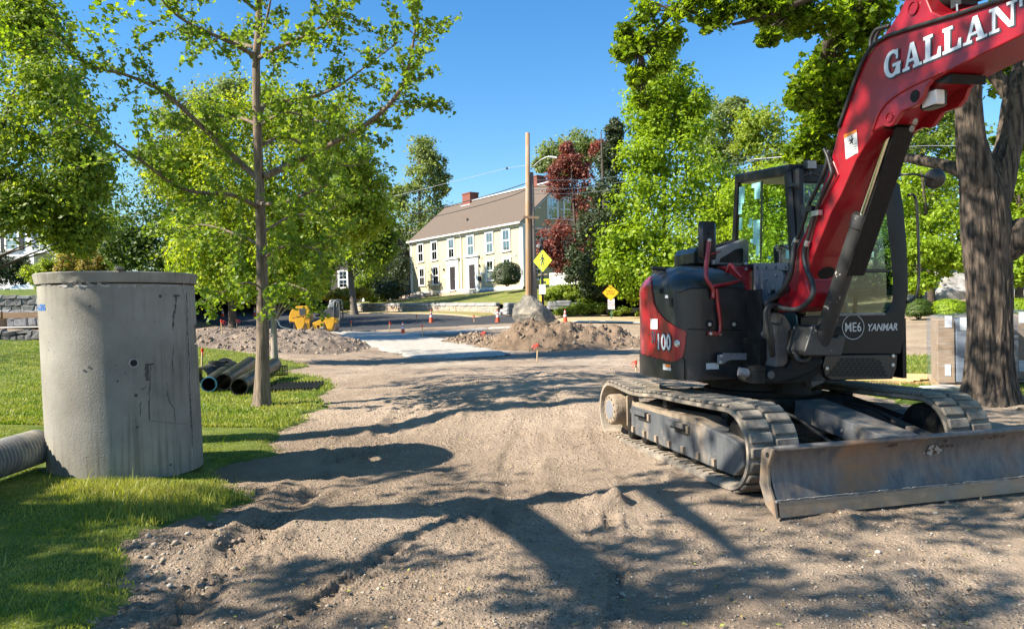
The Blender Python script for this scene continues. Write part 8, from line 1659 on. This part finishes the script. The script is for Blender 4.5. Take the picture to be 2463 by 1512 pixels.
trunkgrid(bp_([(2376, 560, .05), (2390, 480, .1), (2412, 400, .15), (2428, 330, .2), (2440, 240, .25), (2470, 150, .3), (2530, 0, .4)]), [W_(14), W_(36), W_(31), W_(28), W_(26), W_(26), W_(22)], 70, 70, .12, 9, 8, 'limb', B_BIG, big, 0, .06)
trunkgrid(bp_([(2372, 655, .05), (2405, 605, -.05), (2450, 568, -.15), (2500, 548, -.2), (2600, 480, -.25)]), [W_(16), W_(36), W_(40), W_(37), W_(32)], 26, 30, .1, 11, 8, 'limb', B_BIG, big)
trunkgrid(bp_([(2330, 420, .1), (2280, 400, .3), (2210, 385, .6), (2150, 375, .9)]), [W_(20), W_(15), W_(13), W_(9)], 18, 24, .15, 13, 8, 'limb', B_BIG, big)
trunkgrid(bp_([(2440, 240, .25), (2400, 190, .4), (2340, 140, .6), (2250, 60, .8)]), [W_(20), W_(17), W_(14), W_(10)], 18, 24, .15, 15, 8, 'limb', B_BIG, big)
trunkgrid([P(2320, 20, 10), P(2150, -60, 10.3), P(2000, -30, 10.6), P(1900, 15, 10.8), P(1820, 45, 11), P(1760, 60, 11.1)], [.12, .1, .075, .05, .035, .02], 14, 24, .1, 17, 8, 'limb', B_DARK, big)
trunkgrid([P(2000, -30, 10.6), P(1850, -80, 11), P(1720, -60, 11.2), P(1640, 10, 11.4), P(1560, 90, 11.6), P(1500, 140, 11.8)], [.075, .06, .045, .03, .02, .012], 12, 24, .1, 19, 8, 'limb', B_DARK, big)
trunkgrid([P(2150, -60, 11.5), P(2020, 60, 12), P(1985, 130, 12.4), P(2000, 200, 12.6), P(2030, 300, 13)], [.11, .1, .085, .06, .03], 14, 24, .1, 21, 8, 'limb', B_DARK, big)
LB = [(1950, 40, 110, 50, 11.5), (2040, 80, 80, 70, 12.3), (1985, 180, 70, 70, 12.5), (2020, 270, 60, 60, 13), (1960, 300, 50, 60, 13), (1940, 370, 60, 45, 13.2), (2080, 20, 80, 50, 12), (1880, 30, 60, 40, 11), (1930, 230, 35, 45, 12.2), (1850, 90, 25, 18, 10.8), (2000, 380, 60, 50, 13.5), (2060, 180, 60, 60, 13)]
LB2 = [(1640, 20, 60, 35, 11.4), (1560, 40, 55, 40, 11.6), (1500, 130, 30, 35, 11.8), (1540, 110, 30, 25, 11.7), (1530, 190, 30, 28, 11.8), (1600, 90, 45, 35, 11.5), (1720, 50, 45, 30, 11.2), (1760, 20, 60, 30, 11.1), (1580, 160, 30, 28, 11.7), (1690, -10, 60, 40, 11.2), (1820, 10, 60, 30, 11), (1500, 80, 18, 25, 11.8), (1545, 245, 22, 20, 11.8)]
rb3 = np.random.default_rng(5); CA, cca = lobes_pts(LB, 46, 18, rb3, .5, (.3, .5)); CB, ccb = lobes_pts(LB2, 20, 16, rb3, .6, (.35, .7)); LC_ = [(2250, -60, 180, 60, 9.5), (2400, -80, 160, 60, 10), (2380, 130, 70, 60, 12), (2450, 180, 50, 60, 12), (2440, 330, 40, 40, 13), (2300, 200, 40, 30, 13)]; CC, _ = lobes_pts(LC_, 34, 18, rb3, .5, (.25, .5))
oc = rb3.normal(size=(150, 3)); oc /= np.linalg.norm(oc, axis=1)[:, None]; oc = oc * (rb3.random((150, 1)) ** .4) * np.array([5.5, 5, 3.2]) + np.array([7.0, 4.0, 9.8]); oc = oc[oc[:, 2] > 2.6 + .47 * np.maximum(oc[:, 1], 0)]
oc = oc[(oc[:, 0] + 1.255 * (oc[:, 2] - 1) > 8.5)]
leaves('unseen_crown', (oc[:, None, :] + rb3.normal(size=(len(oc), 60, 3)) * np.array([.6, .6, .35])).reshape(-1, 3), .24, LM_MAPL, big, 'diamond', .4, 19, kind='stuff')  # leaves above the view, added to block sky light
leaves('leaves', np.concatenate([CA, CC]), .115, LM_MAPL, big, 'maple', .25, 9, kind='stuff'); leaves('leaves', CB, .085, LM_MAPL, big, 'maple', .25, 10, kind='stuff')
tw = MB()
for cc_, roots in ((cca, [P(2000, 160, 12.4), P(1960, 0, 11.2), P(2030, 290, 13)]), (ccb, [P(1720, -40, 11.2), P(1620, 30, 11.4), P(1540, 120, 11.7)])):
    for k in rb3.choice(len(cc_), 90, replace=False): e = Vector(cc_[k].tolist()); s = min(roots, key=lambda q: (q - e).length); tw.tube([s, s * .5 + e * .5 + V(0, 0, .08), e], [.016, .01, .004], 4, smooth=2)
tw.build('twigs', B_DARK, big, kind='stuff')
# --- trees outside the picture at the left: trunks throw the long shadows, loose leaf clumps the dapples
SK = Vector((-SUN_H.x, -SUN_H.y, 0)) / math.tan(SUN_EL)
def sp(u, v, h): q = onground(u, v); return q - SK * h + V(0, 0, h)
lt = Vector((-4.22, 5.02, .12)); left_t = thing('roadside_maple', 'dark flaring tree trunk at the very left edge of the lawn', 'tree', lt)
fk = sp(1190, 1216, 3.3); trunkgrid([lt, lt * .75 + fk * .25 + V(.03, 0, 0), lt * .4 + fk * .6, fk], [.3, .21, .2, .2], 28, 40, .1, 23, 9, 'trunk', B_DARK, left_t, .45)
for pl_, rr_ in (([fk, sp(1350, 1200, 3.9), sp(1560, 1178, 4.5), sp(1750, 1172, 5.2), sp(2000, 1190, 6.2)], [.17, .14, .12, .1, .05]), ([fk, sp(1300, 1290, 3.8), sp(1400, 1370, 4.3), sp(1490, 1455, 4.9), sp(1620, 1510, 5.6)], [.15, .125, .115, .1, .06]), ([fk, sp(1080, 1250, 3.7), sp(960, 1310, 4.2), sp(860, 1355, 4.6), sp(650, 1450, 5.4)], [.1, .065, .05, .04, .02]), ([sp(1460, 1410, 4.6), sp(1600, 1450, 5.2), sp(1760, 1380, 5.8), sp(1830, 1420, 6.2)], [.07, .05, .04, .02]), ([sp(1560, 1178, 4.5), sp(1700, 1270, 5.2), sp(1790, 1350, 5.8)], [.08, .06, .03])):
    trunkgrid(pl_, rr_, 14, 20, .08, 25, 8, 'limb', B_DARK, left_t)
rs3 = np.random.default_rng(31); cl_ = []
def shade(u0, u1, v0, v1, n, h0, h1, sp_=.26, per=46):
    for k in range(n):
        q = onground(rs3.uniform(u0, u1), rs3.uniform(v0, v1)); h = rs3.uniform(h0, h1); c = q - SK * h + V(0, 0, h); cl_.append(np.array(c)[None] + rs3.normal(size=(per, 3)) * np.array([sp_ * 1.5, sp_, sp_ * .5]))
shade(1500, 2460, 1260, 1512, 17, 5.0, 8, .17, 40); shade(1900, 2500, 1130, 1260, 12, 5, 8, .24, 46); shade(700, 1500, 1340, 1512, 9, 4.6, 7, .12, 30); shade(500, 1150, 1120, 1230, 12, 4.5, 6, .13, 30); shade(-200, 220, 1190, 1500, 42, 4.2, 6, .2, 50); shade(250, 700, 1380, 1500, 5, 4.4, 6, .12, 30)
leaves('crown', np.concatenate(cl_), .11, LM_MAPL, left_t, 'maple', .3, 33, kind='stuff')  # unseen leaf clumps placed by where their dapples should land
l2 = Vector((-7.9, 7.25, .25)); t2_ = thing('tall_tree', 'tall tree outside the left edge throwing the straight trunk shadow behind the barrel', 'tree', l2)
l2 = sp(601, 1060, 3.6); dirv = (sp(1437, 964, 7.4) - l2); lb = l2 - dirv.normalized() * ((l2.z - .2) / dirv.normalized().z); t2_.location = lb
trunkgrid([lb, lb * .6 + l2 * .4, l2, sp(920, 1030, 5.0), sp(1155, 985, 6.2), sp(1437, 964, 7.4)], [.33, .26, .24, .21, .19, .15], 24, 40, .08, 27, 9, 'trunk', B_DARK, t2_, .4)
cl_ = []; shade(-150, 130, 822, 880, 26, 8, 11, .5, 60); shade(1000, 1440, 880, 950, 40, 7, 9.5, .24, 46); shade(1500, 1900, 930, 1000, 12, 7, 9.5, .2, 44); shade(1850, 2450, 960, 1130, 40, 6.5, 9, .28, 52); shade(900, 1250, 845, 872, 20, 9, 11, .3, 46); shade(1250, 1520, 838, 870, 10, 10, 12, .3, 46)
def shade3(p, n, h, sp_): # unseen leaf clumps added on the sun ray to shade a point
    for k in range(n): c = Vector(p) + Vector(rs3.normal(size=3).tolist()) * sp_[0] - SK * h + V(0, 0, h); cl_.append(np.array(c)[None] + rs3.normal(size=(46, 3)) * sp_[1])
shade3(E(.8, .1, 2.0), 6, 6.2, (.45, .2)); shade3(bt + V(0, 0, 1.3), 16, 6.2, (.6, .28)); shade3(bt + V(-.1, 0, 3.0), 14, 5.2, (.6, .25)); shade3(bt + V(.2, 0, 4.6), 12, 4.4, (.6, .25)); shade3(onB(2250, 110, bs), 13, 5.4, (.5, .13)); shade3(onB(2060, 250, bs), 10, 5.4, (.45, .13)); shade3(E(.3, -.9, 1.3), 3, 6.4, (.3, .2)); shade3(E(.9, .5, 1.0), 12, 6.5, (.5, .25)); shade3(U(-.3, .2, .5), 3, 6.5, (.35, .2)); shade3(E(.4, .5, 2.4), 6, 6.0, (.4, .2))
leaves('crown', np.concatenate(cl_), .12, LM_MAPL, t2_, 'maple', .3, 35, kind='stuff')  # loose clumps out of view, put in for the shade they cast
# --- a row of trees behind the bright tree shades the road
ctree('street_tree', 'dark street tree hidden behind the bright tree on the far side of the gravel bank', 'tree', P(560, 778, 40), [(500, 560, 120, 90, 40), (600, 500, 110, 90, 41), (560, 640, 110, 70, 40), (470, 640, 60, 60, 39), (660, 600, 80, 80, 41)], LM_MID, .2, 60, 50, B_DARK, .2, seed=71)
